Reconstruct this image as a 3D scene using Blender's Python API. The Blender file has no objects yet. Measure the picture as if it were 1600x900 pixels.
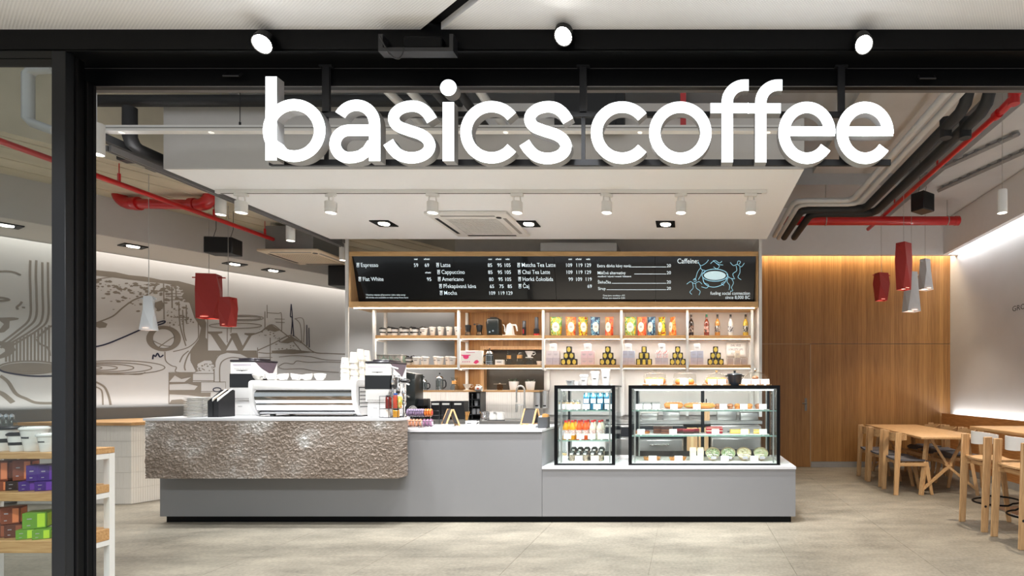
import bpy, bmesh, math, random
from mathutils import Vector, Matrix, noise
from mathutils.geometry import tessellate_polygon
random.seed(7)
R = math.radians
PI = math.pi
scene = bpy.context.scene
col = scene.collection
# ---------------------------------------------------------------- camera
F, CX, CY, CH = 850.0, 1073.0, 607.0, 1.38
def X(px, Y): return (px - CX) * Y / F
def Z(py, Y): return CH - (py - CY) * Y / F
def P(px, py, Y): return Vector((X(px, Y), Y, Z(py, Y)))
cam_d = bpy.data.cameras.new('camera'); cam = bpy.data.objects.new('camera', cam_d); col.objects.link(cam)
cam.location = (0, 0, CH); cam.rotation_euler = (PI / 2, 0, 0)
cam_d.sensor_width = 36.0; cam_d.lens = F * 36 / 1600
cam_d.shift_x = (800 - CX) / 1600; cam_d.shift_y = (CY - 450) / 1600
cam_d.clip_start = 0.05; cam_d.clip_end = 100
scene.camera = cam
# ---------------------------------------------------------------- world, exposure, large lights
scene.view_settings.view_transform = 'Standard'; scene.view_settings.look = 'None'
scene.view_settings.gamma = 1.0; scene.view_settings.use_curve_mapping = False
scene.view_settings.exposure = 0.36
try:
    scene.cycles.transparent_max_bounces = 40; scene.cycles.max_bounces = 10
    scene.cycles.diffuse_bounces = 8; scene.cycles.caustics_reflective = False; scene.cycles.caustics_refractive = False
    scene.cycles.sample_clamp_indirect = 12.0
except Exception: pass
w = bpy.data.worlds.new('world'); scene.world = w; w.use_nodes = True
w.node_tree.nodes['Background'].inputs[0].default_value = (0.95, 0.97, 1.0, 1)
w.node_tree.nodes['Background'].inputs[1].default_value = 0.55
def area(name, loc, rot, sx, sy, power, color=(1, 1, 1), spread=180):
    d = bpy.data.lights.new(name, 'AREA'); d.shape = 'RECTANGLE'; d.size = sx; d.size_y = sy
    d.energy = power; d.color = color; d.spread = R(spread)
    o = bpy.data.objects.new(name, d); col.objects.link(o); o.location = loc; o.rotation_euler = rot
    return o
def spot(name, loc, target, power, color=(1, 1, 1), ang=60, blend=.5, rad=.03):
    d = bpy.data.lights.new(name, 'SPOT'); d.energy = power; d.color = color; d.spot_size = R(ang); d.spot_blend = blend; d.shadow_soft_size = rad
    o = bpy.data.objects.new(name, d); col.objects.link(o); o.location = loc
    o.rotation_euler = (Vector(target) - Vector(loc)).to_track_quat('-Z', 'Y').to_euler()
    return o
WARM = (1.0, .86, .70); SOFT = (.98, .99, 1.0)
area('mall_light', (-1.5, -0.6, 3.3), (0, 0, 0), 7, .5, 400, (.98, .99, 1), 130)  # unseen area lights added on the mall side to light the front
area('mall_light', (-1.5, 1.3, 3.3), (R(12), 0, 0), 7, .3, 160, (.98, .99, 1), 130)
# ---------------------------------------------------------------- materials
def lin(c):
    return tuple((v / 255 / 12.92) if v / 255 <= .04045 else ((v / 255 + .055) / 1.055) ** 2.4 for v in c[:3]) + (1,)
MATS = {}
def mat(name, c, rough=.5, metal=0., var=.06, scale=14., bump=0., emit=0., coat=0., stretch=None, ecol=None, spec=.5):
    if name in MATS: return MATS[name]
    m = bpy.data.materials.new(name); m.use_nodes = True; nt = m.node_tree; b = nt.nodes['Principled BSDF']
    b.inputs['Roughness'].default_value = rough; b.inputs['Metallic'].default_value = metal
    b.inputs['Coat Weight'].default_value = coat; b.inputs['Specular IOR Level'].default_value = spec
    tc = nt.nodes.new('ShaderNodeTexCoord'); mp = nt.nodes.new('ShaderNodeMapping')
    if stretch: mp.inputs['Scale'].default_value = stretch
    nt.links.new(tc.outputs['Object'], mp.inputs[0])
    n = nt.nodes.new('ShaderNodeTexNoise'); n.inputs['Scale'].default_value = scale; n.inputs['Detail'].default_value = 4
    nt.links.new(mp.outputs[0], n.inputs[0])
    mx = nt.nodes.new('ShaderNodeMix'); mx.data_type = 'RGBA'
    l = lin(c)
    mx.inputs[6].default_value = tuple(v * (1 - var) for v in l[:3]) + (1,)
    mx.inputs[7].default_value = tuple(min(1, v * (1 + var)) for v in l[:3]) + (1,)
    nt.links.new(n.outputs[0], mx.inputs[0]); nt.links.new(mx.outputs[2], b.inputs['Base Color'])
    if bump:
        bp = nt.nodes.new('ShaderNodeBump'); bp.inputs['Strength'].default_value = bump; bp.inputs['Distance'].default_value = .01
        nt.links.new(n.outputs[0], bp.inputs['Height']); nt.links.new(bp.outputs[0], b.inputs['Normal'])
    if emit:
        b.inputs['Emission Color'].default_value = lin(ecol or c); b.inputs['Emission Strength'].default_value = emit
    MATS[name] = m
    return m
def wood(name, c1, c2, axis='X', scale=6., rough=.45, k=14., bump=.05):
    if name in MATS: return MATS[name]
    m = bpy.data.materials.new(name); m.use_nodes = True; nt = m.node_tree; b = nt.nodes['Principled BSDF']
    tc = nt.nodes.new('ShaderNodeTexCoord'); mp = nt.nodes.new('ShaderNodeMapping')
    s = [k, k, k]; s['XYZ'.index(axis)] = 1.0
    mp.inputs['Scale'].default_value = s
    nt.links.new(tc.outputs['Object'], mp.inputs[0])
    n = nt.nodes.new('ShaderNodeTexNoise'); n.inputs['Scale'].default_value = scale; n.inputs['Detail'].default_value = 6; n.inputs['Distortion'].default_value = .3
    nt.links.new(mp.outputs[0], n.inputs[0])
    r = nt.nodes.new('ShaderNodeValToRGB'); r.color_ramp.elements[0].position = .3; r.color_ramp.elements[1].position = .7
    r.color_ramp.elements[0].color = lin(c1); r.color_ramp.elements[1].color = lin(c2)
    nt.links.new(n.outputs[0], r.inputs[0]); nt.links.new(r.outputs[0], b.inputs['Base Color'])
    b.inputs['Roughness'].default_value = rough
    bp = nt.nodes.new('ShaderNodeBump'); bp.inputs['Strength'].default_value = bump; bp.inputs['Distance'].default_value = .004
    nt.links.new(n.outputs[0], bp.inputs['Height']); nt.links.new(bp.outputs[0], b.inputs['Normal'])
    MATS[name] = m
    return m
def glass(name, tint=(245, 250, 250), refl=1.0, rough=.01):
    if name in MATS: return MATS[name]
    m = bpy.data.materials.new(name); m.use_nodes = True; nt = m.node_tree
    for n in list(nt.nodes):
        if n.type != 'OUTPUT_MATERIAL': nt.nodes.remove(n)
    out = [n for n in nt.nodes if n.type == 'OUTPUT_MATERIAL'][0]
    t = nt.nodes.new('ShaderNodeBsdfTransparent'); g = nt.nodes.new('ShaderNodeBsdfGlossy'); x = nt.nodes.new('ShaderNodeMixShader')
    t.inputs[0].default_value = lin(tint); g.inputs['Roughness'].default_value = rough
    lw = nt.nodes.new('ShaderNodeLayerWeight'); lw.inputs[0].default_value = .5
    pw = nt.nodes.new('ShaderNodeMath'); pw.operation = 'POWER'; pw.inputs[1].default_value = 5
    f = nt.nodes.new('ShaderNodeMath'); f.operation = 'MULTIPLY_ADD'; f.inputs[1].default_value = .93; f.inputs[2].default_value = .03
    nt.links.new(lw.outputs['Facing'], pw.inputs[0]); nt.links.new(pw.outputs[0], f.inputs[0])
    nz = nt.nodes.new('ShaderNodeTexNoise'); nz.inputs['Scale'].default_value = 3
    mu = nt.nodes.new('ShaderNodeMath'); mu.operation = 'MULTIPLY'; mu.inputs[1].default_value = refl
    ma = nt.nodes.new('ShaderNodeMath'); ma.operation = 'MULTIPLY_ADD'; ma.inputs[1].default_value = .1; ma.inputs[2].default_value = .95
    nt.links.new(nz.outputs[0], ma.inputs[0])
    m2 = nt.nodes.new('ShaderNodeMath'); m2.operation = 'MULTIPLY'
    nt.links.new(f.outputs[0], mu.inputs[0]); nt.links.new(mu.outputs[0], m2.inputs[0]); nt.links.new(ma.outputs[0], m2.inputs[1])
    nt.links.new(m2.outputs[0], x.inputs[0]); nt.links.new(t.outputs[0], x.inputs[1]); nt.links.new(g.outputs[0], x.inputs[2])
    nt.links.new(x.outputs[0], out.inputs[0])
    MATS[name] = m
    return m
# ---------------------------------------------------------------- mesh builder
class MB:
    def __init__(s): s.bm = bmesh.new(); s.mi = 0
    def face(s, vs):
        try: f = s.bm.faces.new(vs); f.material_index = s.mi; return f
        except ValueError: return None
    def box(s, x0, x1, y0, y1, z0, z1, rot=0, about=None, m=None):
        c = [(x, y, z) for z in (z0, z1) for y in (y0, y1) for x in (x0, x1)]
        if rot:
            cx, cy = about or ((x0 + x1) / 2, (y0 + y1) / 2); ca, sa = math.cos(rot), math.sin(rot)
            c = [(cx + (x - cx) * ca - (y - cy) * sa, cy + (x - cx) * sa + (y - cy) * ca, z) for x, y, z in c]
        if m is not None: c = [m @ Vector(q) for q in c]
        v = [s.bm.verts.new(q) for q in c]
        for q in ((0, 2, 3, 1), (4, 5, 7, 6), (0, 1, 5, 4), (2, 6, 7, 3), (0, 4, 6, 2), (1, 3, 7, 5)): s.face([v[i] for i in q])
        return s
    def bbox(s, x0, x1, y0, y1, z0, z1, r=.01, seg=2):
        t = bmesh.new(); c = [(x, y, z) for z in (z0, z1) for y in (y0, y1) for x in (x0, x1)]
        v = [t.verts.new(q) for q in c]
        for q in ((0, 2, 3, 1), (4, 5, 7, 6), (0, 1, 5, 4), (2, 6, 7, 3), (0, 4, 6, 2), (1, 3, 7, 5)): t.faces.new([v[i] for i in q])
        bmesh.ops.bevel(t, geom=t.edges[:], offset=r, segments=seg, profile=.5, affect='EDGES')
        s.merge(t); return s
    def merge(s, t, m=None):
        mp = {}
        for v in t.verts: mp[v] = s.bm.verts.new(m @ v.co if m is not None else v.co)
        for f in t.faces: s.face([mp[v] for v in f.verts])
        t.free()
    def hexa(s, pts):
        v = [s.bm.verts.new(q) for q in pts]
        for q in ((0, 3, 2, 1), (4, 5, 6, 7), (0, 1, 5, 4), (1, 2, 6, 5), (2, 3, 7, 6), (3, 0, 4, 7)): s.face([v[i] for i in q])
        return s
    def lathe(s, prof, seg=20, c=(0, 0, 0), m=None, cap0=True, cap1=True):
        rings = []
        for r, z in prof:
            if r < 1e-6: rings.append([s.bm.verts.new((c[0], c[1], c[2] + z))])
            else: rings.append([s.bm.verts.new((c[0] + r * math.cos(2 * PI * i / seg), c[1] + r * math.sin(2 * PI * i / seg), c[2] + z)) for i in range(seg)])
        if m is not None:
            for rg in rings:
                for v in rg: v.co = m @ v.co
        for a, b in zip(rings[:-1], rings[1:]):
            for i in range(seg):
                j = (i + 1) % seg
                if len(a) == 1 and len(b) == 1: continue
                if len(a) == 1: s.face([a[0], b[j], b[i]])
                elif len(b) == 1: s.face([a[i], a[j], b[0]])
                else: s.face([a[i], a[j], b[j], b[i]])
        if cap0 and len(rings[0]) > 1: s.face(rings[0][::-1])
        if cap1 and len(rings[-1]) > 1: s.face(rings[-1])
        return s
    def cyl(s, p0, p1, r0, r1=None, seg=14):
        p0, p1 = Vector(p0), Vector(p1); d = p1 - p0
        m = Matrix.Translation(p0) @ d.to_track_quat('Z', 'Y').to_matrix().to_4x4()
        return s.lathe([(r0, 0), (r0 if r1 is None else r1, d.length)], seg, m=m)
    def tube(s, pts, r, seg=8, closed=False, flat=None):
        pts = [Vector(p) for p in pts]; n = len(pts); rings = []; up = None
        for i, p in enumerate(pts):
            if closed: t = (pts[(i + 1) % n] - pts[i - 1])
            else: t = (pts[min(i + 1, n - 1)] - pts[max(i - 1, 0)])
            t.normalize()
            if up is None:
                up = Vector((0, 0, 1)) if abs(t.z) < .9 else Vector((0, 1, 0))
            sx = t.cross(up)
            if sx.length < 1e-4: sx = t.cross(Vector((1, 0, 0)))
            sx.normalize(); up = sx.cross(t).normalized()
            rr = r[i] if isinstance(r, (list, tuple)) else r
            k = 1.0
            if 0 < i < n - 1 and not closed:
                a = (pts[i] - pts[i - 1]).normalized(); b = (pts[i + 1] - pts[i]).normalized()
                k = min(1.6, 1 / max(.3, math.cos(a.angle(b) / 2)))
            rings.append([s.bm.verts.new(p + (sx * math.cos(2 * PI * j / seg) * k + up * math.sin(2 * PI * j / seg) * (flat or 1)) * rr) for j in range(seg)])
        rg = list(zip(rings[:-1], rings[1:])) + ([(rings[-1], rings[0])] if closed else [])
        for a, b in rg:
            for j in range(seg): k = (j + 1) % seg; s.face([a[j], a[k], b[k], b[j]])
        if not closed: s.face(rings[0][::-1]); s.face(rings[-1])
        return s
    def prism(s, poly, y0, y1, m=None, plane='XZ'):
        """polygon in XZ extruded along Y (or XY along Z, YZ along X)"""
        n = len(poly)
        def mk(a, b, d):
            v = Vector((a, d, b)) if plane == 'XZ' else Vector((a, b, d)) if plane == 'XY' else Vector((d, a, b))
            return m @ v if m is not None else v
        A = [s.bm.verts.new(mk(a, b, y0)) for a, b in poly]; B = [s.bm.verts.new(mk(a, b, y1)) for a, b in poly]
        for i in range(n): j = (i + 1) % n; s.face([A[i], B[i], B[j], A[j]])
        if n <= 4: s.face(A); s.face(B[::-1])
        else:
            for i, j, k in tessellate_polygon([[Vector((a, b, 0)) for a, b in poly]]): s.face([A[i], A[j], A[k]]); s.face([B[k], B[j], B[i]])
        return s
    def stroke(s, pts, w, y0, y1, closed=False, m=None, front_mi=None, wend=None):
        pts = [Vector((p[0], p[1])) for p in pts]; n = len(pts); L = []; Rr = []
        for i in range(n):
            if closed: t = pts[(i + 1) % n] - pts[i - 1]
            else: t = pts[min(i + 1, n - 1)] - pts[max(i - 1, 0)]
            t.normalize(); nn = Vector((-t.y, t.x)); ww = w[i] if isinstance(w, (list, tuple)) else w
            L.append(pts[i] + nn * ww / 2); Rr.append(pts[i] - nn * ww / 2)
        def mk(q, y):
            v = Vector((q.x, y, q.y)); return s.bm.verts.new(m @ v if m is not None else v)
        a = [mk(q, y0) for q in L]; b = [mk(q, y0) for q in Rr]
        thick = y1 is not None
        if thick: c = [mk(q, y1) for q in L]; d = [mk(q, y1) for q in Rr]
        rng = range(n if closed else n - 1)
        for i in rng:
            j = (i + 1) % n
            f = s.face([a[i], b[i], b[j], a[j]])
            if f and front_mi is not None: f.material_index = front_mi
            if thick:
                s.face([c[i], c[j], d[j], d[i]]); s.face([a[i], a[j], c[j], c[i]]); s.face([b[i], d[i], d[j], b[j]])
        if thick and not closed:
            s.face([a[0], c[0], d[0], b[0]]); s.face([a[-1], b[-1], d[-1], c[-1]])
        return s
    def sphere(s, c, r, seg=14, rings=8, sc=(1, 1, 1), m=None):
        pr = [(math.sin(PI * i / rings), -math.cos(PI * i / rings)) for i in range(rings + 1)]
        M = Matrix.Translation(c) @ (m if m is not None else Matrix.Identity(4)) @ Matrix.Diagonal((r * sc[0], r * sc[1], r * sc[2], 1))
        pr[0] = (0, -1); pr[-1] = (0, 1)
        return s.lathe(pr, seg, m=M)
def finish(name, mb, mats, parent=None, world=None, smooth=True, ang=38, fix=True):
    bm = mb.bm
    if fix: bmesh.ops.recalc_face_normals(bm, faces=bm.faces[:])
    me = bpy.data.meshes.new(name); bm.to_mesh(me); bm.free()
    if not isinstance(mats, (list, tuple)): mats = [mats]
    for m in mats: me.materials.append(m)
    if world is not None: me.transform(world.inverted())
    if smooth and len(me.polygons):
        me.polygons.foreach_set('use_smooth', [True] * len(me.polygons))
        me.set_sharp_from_angle(angle=R(ang))
    o = bpy.data.objects.new(name, me); col.objects.link(o)
    if parent is not None: o.parent = parent
    return o
def tag(o, label, cat, group=None):
    o['label'] = label; o['category'] = cat
    if group: o['group'] = group
    return o
def thing(name, label, cat, loc=(0, 0, 0), rz=0, group=None):
    o = bpy.data.objects.new(name, None); col.objects.link(o); o.empty_display_size = .05
    o.location = loc; o.rotation_euler = (0, 0, rz)
    return tag(o, label, cat, group)
def mw(o): return Matrix.Translation(o.location) @ Matrix.Rotation(o.rotation_euler[2], 4, 'Z')
def part(name, mb, m, parent, root=None, label=None, **k):
    """mesh in the thing's local frame; root given = mesh in world coordinates"""
    o = finish(name, mb, m, parent, mw(root) if root is not None else None, **k)
    if label: o['label'] = label
    return o
def solo(name, mb, m, label, cat, loc=(0, 0, 0), rz=0, group=None, **k):
    o = finish(name, mb, m, **k); o.location = loc; o.rotation_euler = (0, 0, rz)
    return tag(o, label, cat, group)
def struct(name, mb, m, parent=None, **k):
    o = finish(name, mb, m, parent, **k)
    if parent is None: o['kind'] = 'structure'
    return o
def dup(root, loc, rz=None, label=None, group=None, rot=None, scale=None):
    def rec(o, par):
        c = o.copy(); col.objects.link(c)
        if par is not None: c.parent = par
        for ch in o.children: rec(ch, c)
        return c
    r = rec(root, None); r.location = loc
    if rz is not None: r.rotation_euler = (0, 0, rz)
    if rot is not None: r.rotation_euler = rot
    if scale is not None: r.scale = scale
    if label: r['label'] = label
    if group: r['group'] = group
    return r
FIRST = {}
def place(key, make, loc, rz=0, label=None, group=None, rot=None, scale=None):
    """first call builds the thing, later calls copy it with its parts"""
    if key not in FIRST:
        o = make(); FIRST[key] = o; o.location = loc; o.rotation_euler = rot or (0, 0, rz)
        if scale: o.scale = scale
        if label: o['label'] = label
        if group: o['group'] = group
        return o
    return dup(FIRST[key], loc, rz, label, group, rot, scale or (1, 1, 1))
def text(name, s, size, m, parent, loc, rot=(PI / 2, 0, 0), align='LEFT', root=None, ext=0.0, shear=0, bold=0, sx=1.0, label=None):
    c = bpy.data.curves.new(name, 'FONT'); c.body = s; c.size = size; c.align_x = align; c.extrude = ext; c.shear = shear; c.offset = bold
    c.resolution_u = 3
    t = bpy.data.objects.new(name, c); col.objects.link(t)
    dg = bpy.context.evaluated_depsgraph_get()
    me = bpy.data.meshes.new_from_object(t.evaluated_get(dg)); bpy.data.objects.remove(t); bpy.data.curves.remove(c)
    me.name = name; me.materials.clear(); me.materials.append(m)
    o = bpy.data.objects.new(name, me); col.objects.link(o)
    M = Matrix.Translation(loc) @ (rot if isinstance(rot, Matrix) else (Matrix.Rotation(rot[2], 4, 'Z') @ Matrix.Rotation(rot[0], 4, 'X'))) @ Matrix.Diagonal((sx, 1, 1, 1))
    if root is not None: M = mw(root).inverted() @ M
    me.transform(M)
    if parent is not None: o.parent = parent
    if label: o['label'] = label
    return o
def arc(cx, cy, rx, ry, a0, a1, n=24):
    return [(cx + rx * math.cos(R(a0 + (a1 - a0) * i / n)), cy + ry * math.sin(R(a0 + (a1 - a0) * i / n))) for i in range(n + 1)]
def spline(pts, k=6):
    out = []; n = len(pts)
    for i in range(n - 1):
        p0, p1, p2, p3 = pts[max(i - 1, 0)], pts[i], pts[i + 1], pts[min(i + 2, n - 1)]
        for j in range(k):
            t = j / k
            out.append(tuple(.5 * (2 * b + (c - a) * t + (2 * a - 5 * b + 4 * c - d) * t * t + (-a + 3 * b - 3 * c + d) * t ** 3) for a, b, c, d in zip(p0, p1, p2, p3)))
    out.append(tuple(pts[-1])); return out
# shared materials
M_black = mat('black_metal', (8, 9, 11), .4, .0, spec=.12)
M_dgrey = mat('dark_grey_metal', (34, 35, 38), .45, spec=.2)
M_white = mat('white_paint', (224, 222, 219), .55, var=.03)
M_wmetal = mat('white_metal', (228, 227, 224), .35, var=.02)
M_plaster = mat('grey_plaster', (172, 170, 168), .8, var=.05, scale=3)
M_steel = mat('brushed_steel', (190, 190, 188), .28, .95, stretch=(1, 1, 30), scale=20)
M_chrome = mat('chrome', (225, 225, 226), .06, 1.0, var=.01)
M_oakX = wood('oak_along_x', (172, 128, 80), (204, 163, 112), 'X')
M_oakY = wood('oak_along_y', (168, 126, 82), (202, 164, 116), 'Y')
M_oakZ = wood('oak_along_z', (176, 136, 90), (208, 170, 122), 'Z')
M_glass = glass('clear_glass')
M_led = mat('led_strip', (255, 244, 228), emit=9., var=.01)
M_ledw = mat('led_white', (255, 250, 244), emit=12., var=.01)
M_red = mat('red_paint', (190, 30, 32), .4, coat=.2)
M_ceramic = mat('white_ceramic', (224, 222, 218), .2, var=.02, coat=.3)
M_plastic_k = mat('black_plastic', (26, 26, 28), .4)
M_paper = mat('white_paper', (240, 238, 234), .7, var=.02)
# ================================================================ the setting
M_floor = bpy.data.materials.new('floor_tile')
def mk_floor(m):
    m.use_nodes = True; nt = m.node_tree; b = nt.nodes['Principled BSDF']
    tc = nt.nodes.new('ShaderNodeTexCoord')
    n1 = nt.nodes.new('ShaderNodeTexNoise'); n1.inputs['Scale'].default_value = 1.6; n1.inputs['Detail'].default_value = 8; n1.inputs['Roughness'].default_value = .65
    mp = nt.nodes.new('ShaderNodeMapping'); mp.inputs['Scale'].default_value = (1, 2.2, 1)
    nt.links.new(tc.outputs['Object'], mp.inputs[0]); nt.links.new(mp.outputs[0], n1.inputs[0])
    n2 = nt.nodes.new('ShaderNodeTexNoise'); n2.inputs['Scale'].default_value = 40; n2.inputs['Detail'].default_value = 5
    nt.links.new(tc.outputs['Object'], n2.inputs[0])
    r = nt.nodes.new('ShaderNodeValToRGB')
    r.color_ramp.elements[0].position = .28; r.color_ramp.elements[0].color = lin((92, 88, 79))
    r.color_ramp.elements[1].position = .72; r.color_ramp.elements[1].color = lin((165, 157, 141))
    mx = nt.nodes.new('ShaderNodeMath'); mx.operation = 'MULTIPLY_ADD'; mx.inputs[1].default_value = .35
    nt.links.new(n2.outputs[0], mx.inputs[0]); 
    m3 = nt.nodes.new('ShaderNodeMath'); m3.operation = 'MULTIPLY'; m3.inputs[1].default_value = .65
    nt.links.new(n1.outputs[0], m3.inputs[0]); nt.links.new(m3.outputs[0], mx.inputs[2])
    nt.links.new(mx.outputs[0], r.inputs[0]); nt.links.new(r.outputs[0], b.inputs['Base Color'])
    b.inputs['Roughness'].default_value = .5; b.inputs['Specular IOR Level'].default_value = .35
mk_floor(M_floor)
M_joint = mat('tile_joint', (120, 112, 100), .8)
mb = MB(); mb.box(-10.5, 6, -4, 12.5, -.2, -.004); floor = struct('floor', mb, M_joint)
# tiles: joints read off the photo
TX0, TY0, TS = X(1438 , 4.46), 4.46, 1.10
for i in range(-9, 4):
    for j in range(-2, 6):
        x0 = TX0 + i * TS; y0 = TY0 + j * TS
        if y0 > 10.5: continue
        mb = MB(); mb.box(x0 + .0015, x0 + TS - .0015, y0 + .0015, y0 + TS - .0015, -.006, 0)
        struct('tile', mb, M_floor, floor, smooth=False)
# ceiling
M_conc = mat('concrete', (200, 191, 170), .85, var=.42, scale=1.7, bump=.4)
M_concg = mat('grey_concrete', (186, 189, 192), .85, var=.14, scale=2.5, bump=.2)
mb = MB(); mb.box(-10.5, 6, 3.3, 12.5, 4.7, 4.85); struct('ceiling', mb, M_concg)
# mural wall on the left runs at 27.5 degrees
WD = Vector((.4617, .887, 0)); WN = Vector((.887, -.4617, 0)); WA = Vector((-7.64, 7.6, 0))
WM = Matrix(((WD.x, -WN.x, 0, WA.x), (WD.y, -WN.y, 0, WA.y), (0, 0, 1, 0), (0, 0, 0, 1)))   # local x along wall, -y into room
def wall_uv(px, py):
    """point on the mural wall seen at a pixel -> (along, height)"""
    k = (px - CX) / F
    Y = (WA.x - WA.y * .5205) / (k - .5205)
    u = (Y - WA.y) / .887
    return u, CH - (py - CY) * Y / F
M_mural_w = mat('mural_wall_paint', (180, 177, 174), .8, var=.05, scale=1.5)
mb = MB(); mb.box(-5.6, 5.4, 0, .15, 0, 4.7, m=WM); wall_left = struct('wall_left', mb, M_mural_w)
# dropped soffit along the mural with cove
mb = MB()
SO = -1.38
mb.box(-5.6, 5.4, SO, -.30, 3.15, 3.25, m=WM); mb.box(-5.6, 5.4, -.34, -.30, 3.15, 3.4, m=WM)
soff = struct('trim_1', mb, mat('soffit_white', (214, 212, 208), .7, var=.02))
mb = MB(); mb.box(-5.6, 5.4, SO - .04, SO, 3.15, 3.62, m=WM); struct('trim_2', mb, mat('fascia_grey', (190, 187, 185), .7, var=.03))
mb = MB(); mb.box(-5.6, 5.4, -.30, 0, 3.38, 3.42, m=WM); struct('trim_3', mb, M_white)
mb = MB(); mb.box(-5.6, 5.4, SO - 1.5, SO - .04, 3.60, 4.7, m=WM)
for k, q in enumerate((.3, .62, 1.0, 1.32)): mb.box(-5.6, 5.4, SO - .04 - q, SO - .03 - q + .012 * (k % 2), 3.592, 3.6, m=WM)
struct('trim_4', mb, M_conc)
def wl(u, d, z): return WM @ Vector((u, -d, z))
area('cove_light', wl(0, .17, 3.36), (0, 0, math.atan2(WD.y, WD.x)), 10.5, .1, 34, (1, .95, .89))
# grey upholstered band and wood capped cabinet at the mural
M_band = mat('grey_band', (96, 95, 92), .8)
bnd = thing('padded_bench', 'long dark grey padded band along the foot of the mural wall', 'bench', wl(0, .12, 0), math.atan2(WD.y, WD.x))
for k in range(9):
    mb = MB(); mb.bbox(-5.5 + k * 1.2, -5.5 + k * 1.2 + 1.19, -.06, .06, .30, 1.13, .008, 1); part('pad', mb, M_band, bnd)
area('bench_light', wl(-.4, .1, 1.15), (R(168), 0, math.atan2(WD.y, WD.x)), 9.5, .06, 10, (1, .95, .9))
# back of the room behind the shelves
mb = MB(); mb.box(-5.9, 1.4, 12.3, 12.5, 0, 4.7); struct('wall_back', mb, M_mural_w)
# partition behind the bar: wood on its left, window opening
PY = 7.85
wx0, wx1 = X(752, PY), X(850, PY); wz1 = Z(541, PY); wz0 = 1.36; px0 = X(711, PY)
M_woodwall = bpy.data.materials.new('veneer_wall')
def mk_veneer(m):
    m.use_nodes = True; nt = m.node_tree; b = nt.nodes['Principled BSDF']
    tc = nt.nodes.new('ShaderNodeTexCoord'); sp = nt.nodes.new('ShaderNodeSeparateXYZ'); nt.links.new(tc.outputs['Object'], sp.inputs[0])
    # veneer leaves: narrow vertical strips of differing tone
    q = nt.nodes.new('ShaderNodeMath'); q.operation = 'MULTIPLY'; q.inputs[1].default_value = 14.0; nt.links.new(sp.outputs[0], q.inputs[0])
    fl = nt.nodes.new('ShaderNodeMath'); fl.operation = 'FLOOR'; nt.links.new(q.outputs[0], fl.inputs[0])
    wn = nt.nodes.new('ShaderNodeTexWhiteNoise'); wn.noise_dimensions = '1D'; nt.links.new(fl.outputs[0], wn.inputs['W'])
    fr = nt.nodes.new('ShaderNodeMath'); fr.operation = 'FRACT'; nt.links.new(q.outputs[0], fr.inputs[0])
    mp = nt.nodes.new('ShaderNodeMapping'); mp.inputs['Scale'].default_value = (24, 24, .8); nt.links.new(tc.outputs['Object'], mp.inputs[0])
    n = nt.nodes.new('ShaderNodeTexNoise'); n.inputs['Scale'].default_value = 3.5; n.inputs['Detail'].default_value = 6; nt.links.new(mp.outputs[0], n.inputs[0])
    a = nt.nodes.new('ShaderNodeMath'); a.operation = 'MULTIPLY_ADD'; a.inputs[1].default_value = .28; nt.links.new(wn.outputs[0], a.inputs[0])
    h = nt.nodes.new('ShaderNodeMath'); h.operation = 'MULTIPLY'; h.inputs[1].default_value = .75; nt.links.new(n.outputs[0], h.inputs[0]); nt.links.new(h.outputs[0], a.inputs[2])
    r = nt.nodes.new('ShaderNodeValToRGB'); r.color_ramp.elements[0].position = .25; r.color_ramp.elements[1].position = .75
    r.color_ramp.elements[0].color = lin((134, 91, 46)); r.color_ramp.elements[1].color = lin((176, 129, 72))
    nt.links.new(a.outputs[0], r.inputs[0])
    ed = nt.nodes.new('ShaderNodeMath'); ed.operation = 'LESS_THAN'; ed.inputs[1].default_value = .06; nt.links.new(fr.outputs[0], ed.inputs[0])
    mx = nt.nodes.new('ShaderNodeMix'); mx.data_type = 'RGBA'; mx.inputs[7].default_value = lin((92, 58, 28))
    e2 = nt.nodes.new('ShaderNodeMath'); e2.operation = 'MULTIPLY'; e2.inputs[1].default_value = .55; nt.links.new(ed.outputs[0], e2.inputs[0])
    nt.links.new(e2.outputs[0], mx.inputs[0]); nt.links.new(r.outputs[0], mx.inputs[6]); nt.links.new(mx.outputs[2], b.inputs['Base Color'])
    b.inputs['Roughness'].default_value = .45
mk_veneer(M_woodwall)
mb = MB()
mb.box(px0, wx0, PY, PY + .15, 1.2, 4.7); mb.box(wx0, wx1, PY, PY + .15, wz1, 4.7); mb.box(wx1, 1.0, PY, PY + .15, 0, 4.7)
mb.box(px0, wx1, PY, PY + .15, 0, wz0)
struct('wall_partition', mb, mat('partition_paint', (216, 212, 206), .7))
mb = MB(); mb.box(.99, 1.02, PY + .15, 9.54, 0, 4.7); struct('wall_partition_return', mb, M_plaster)
wp = MB(); wp.box(px0, wx0 , PY - .012, PY, 1.36, 2.5); wp.box(wx0, wx1, PY - .012, PY, wz1, 2.5)
clad = struct('trim_5', wp, M_woodwall)
win = MB()
t = .05
win.box(wx0, wx0 + t, PY - .03, PY + .15, wz0, wz1); win.box(wx0 + t, wx1, PY - .03, PY + .15, wz1 - t, wz1)
w1 = struct('window_1', win, M_oakZ)
mb = MB(); mb.box(wx0 + t, wx1, PY + .08, PY + .09, wz0, wz1 - t); struct('pane', mb, mat('dark_pane', (74, 68, 58), .25), w1)
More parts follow.
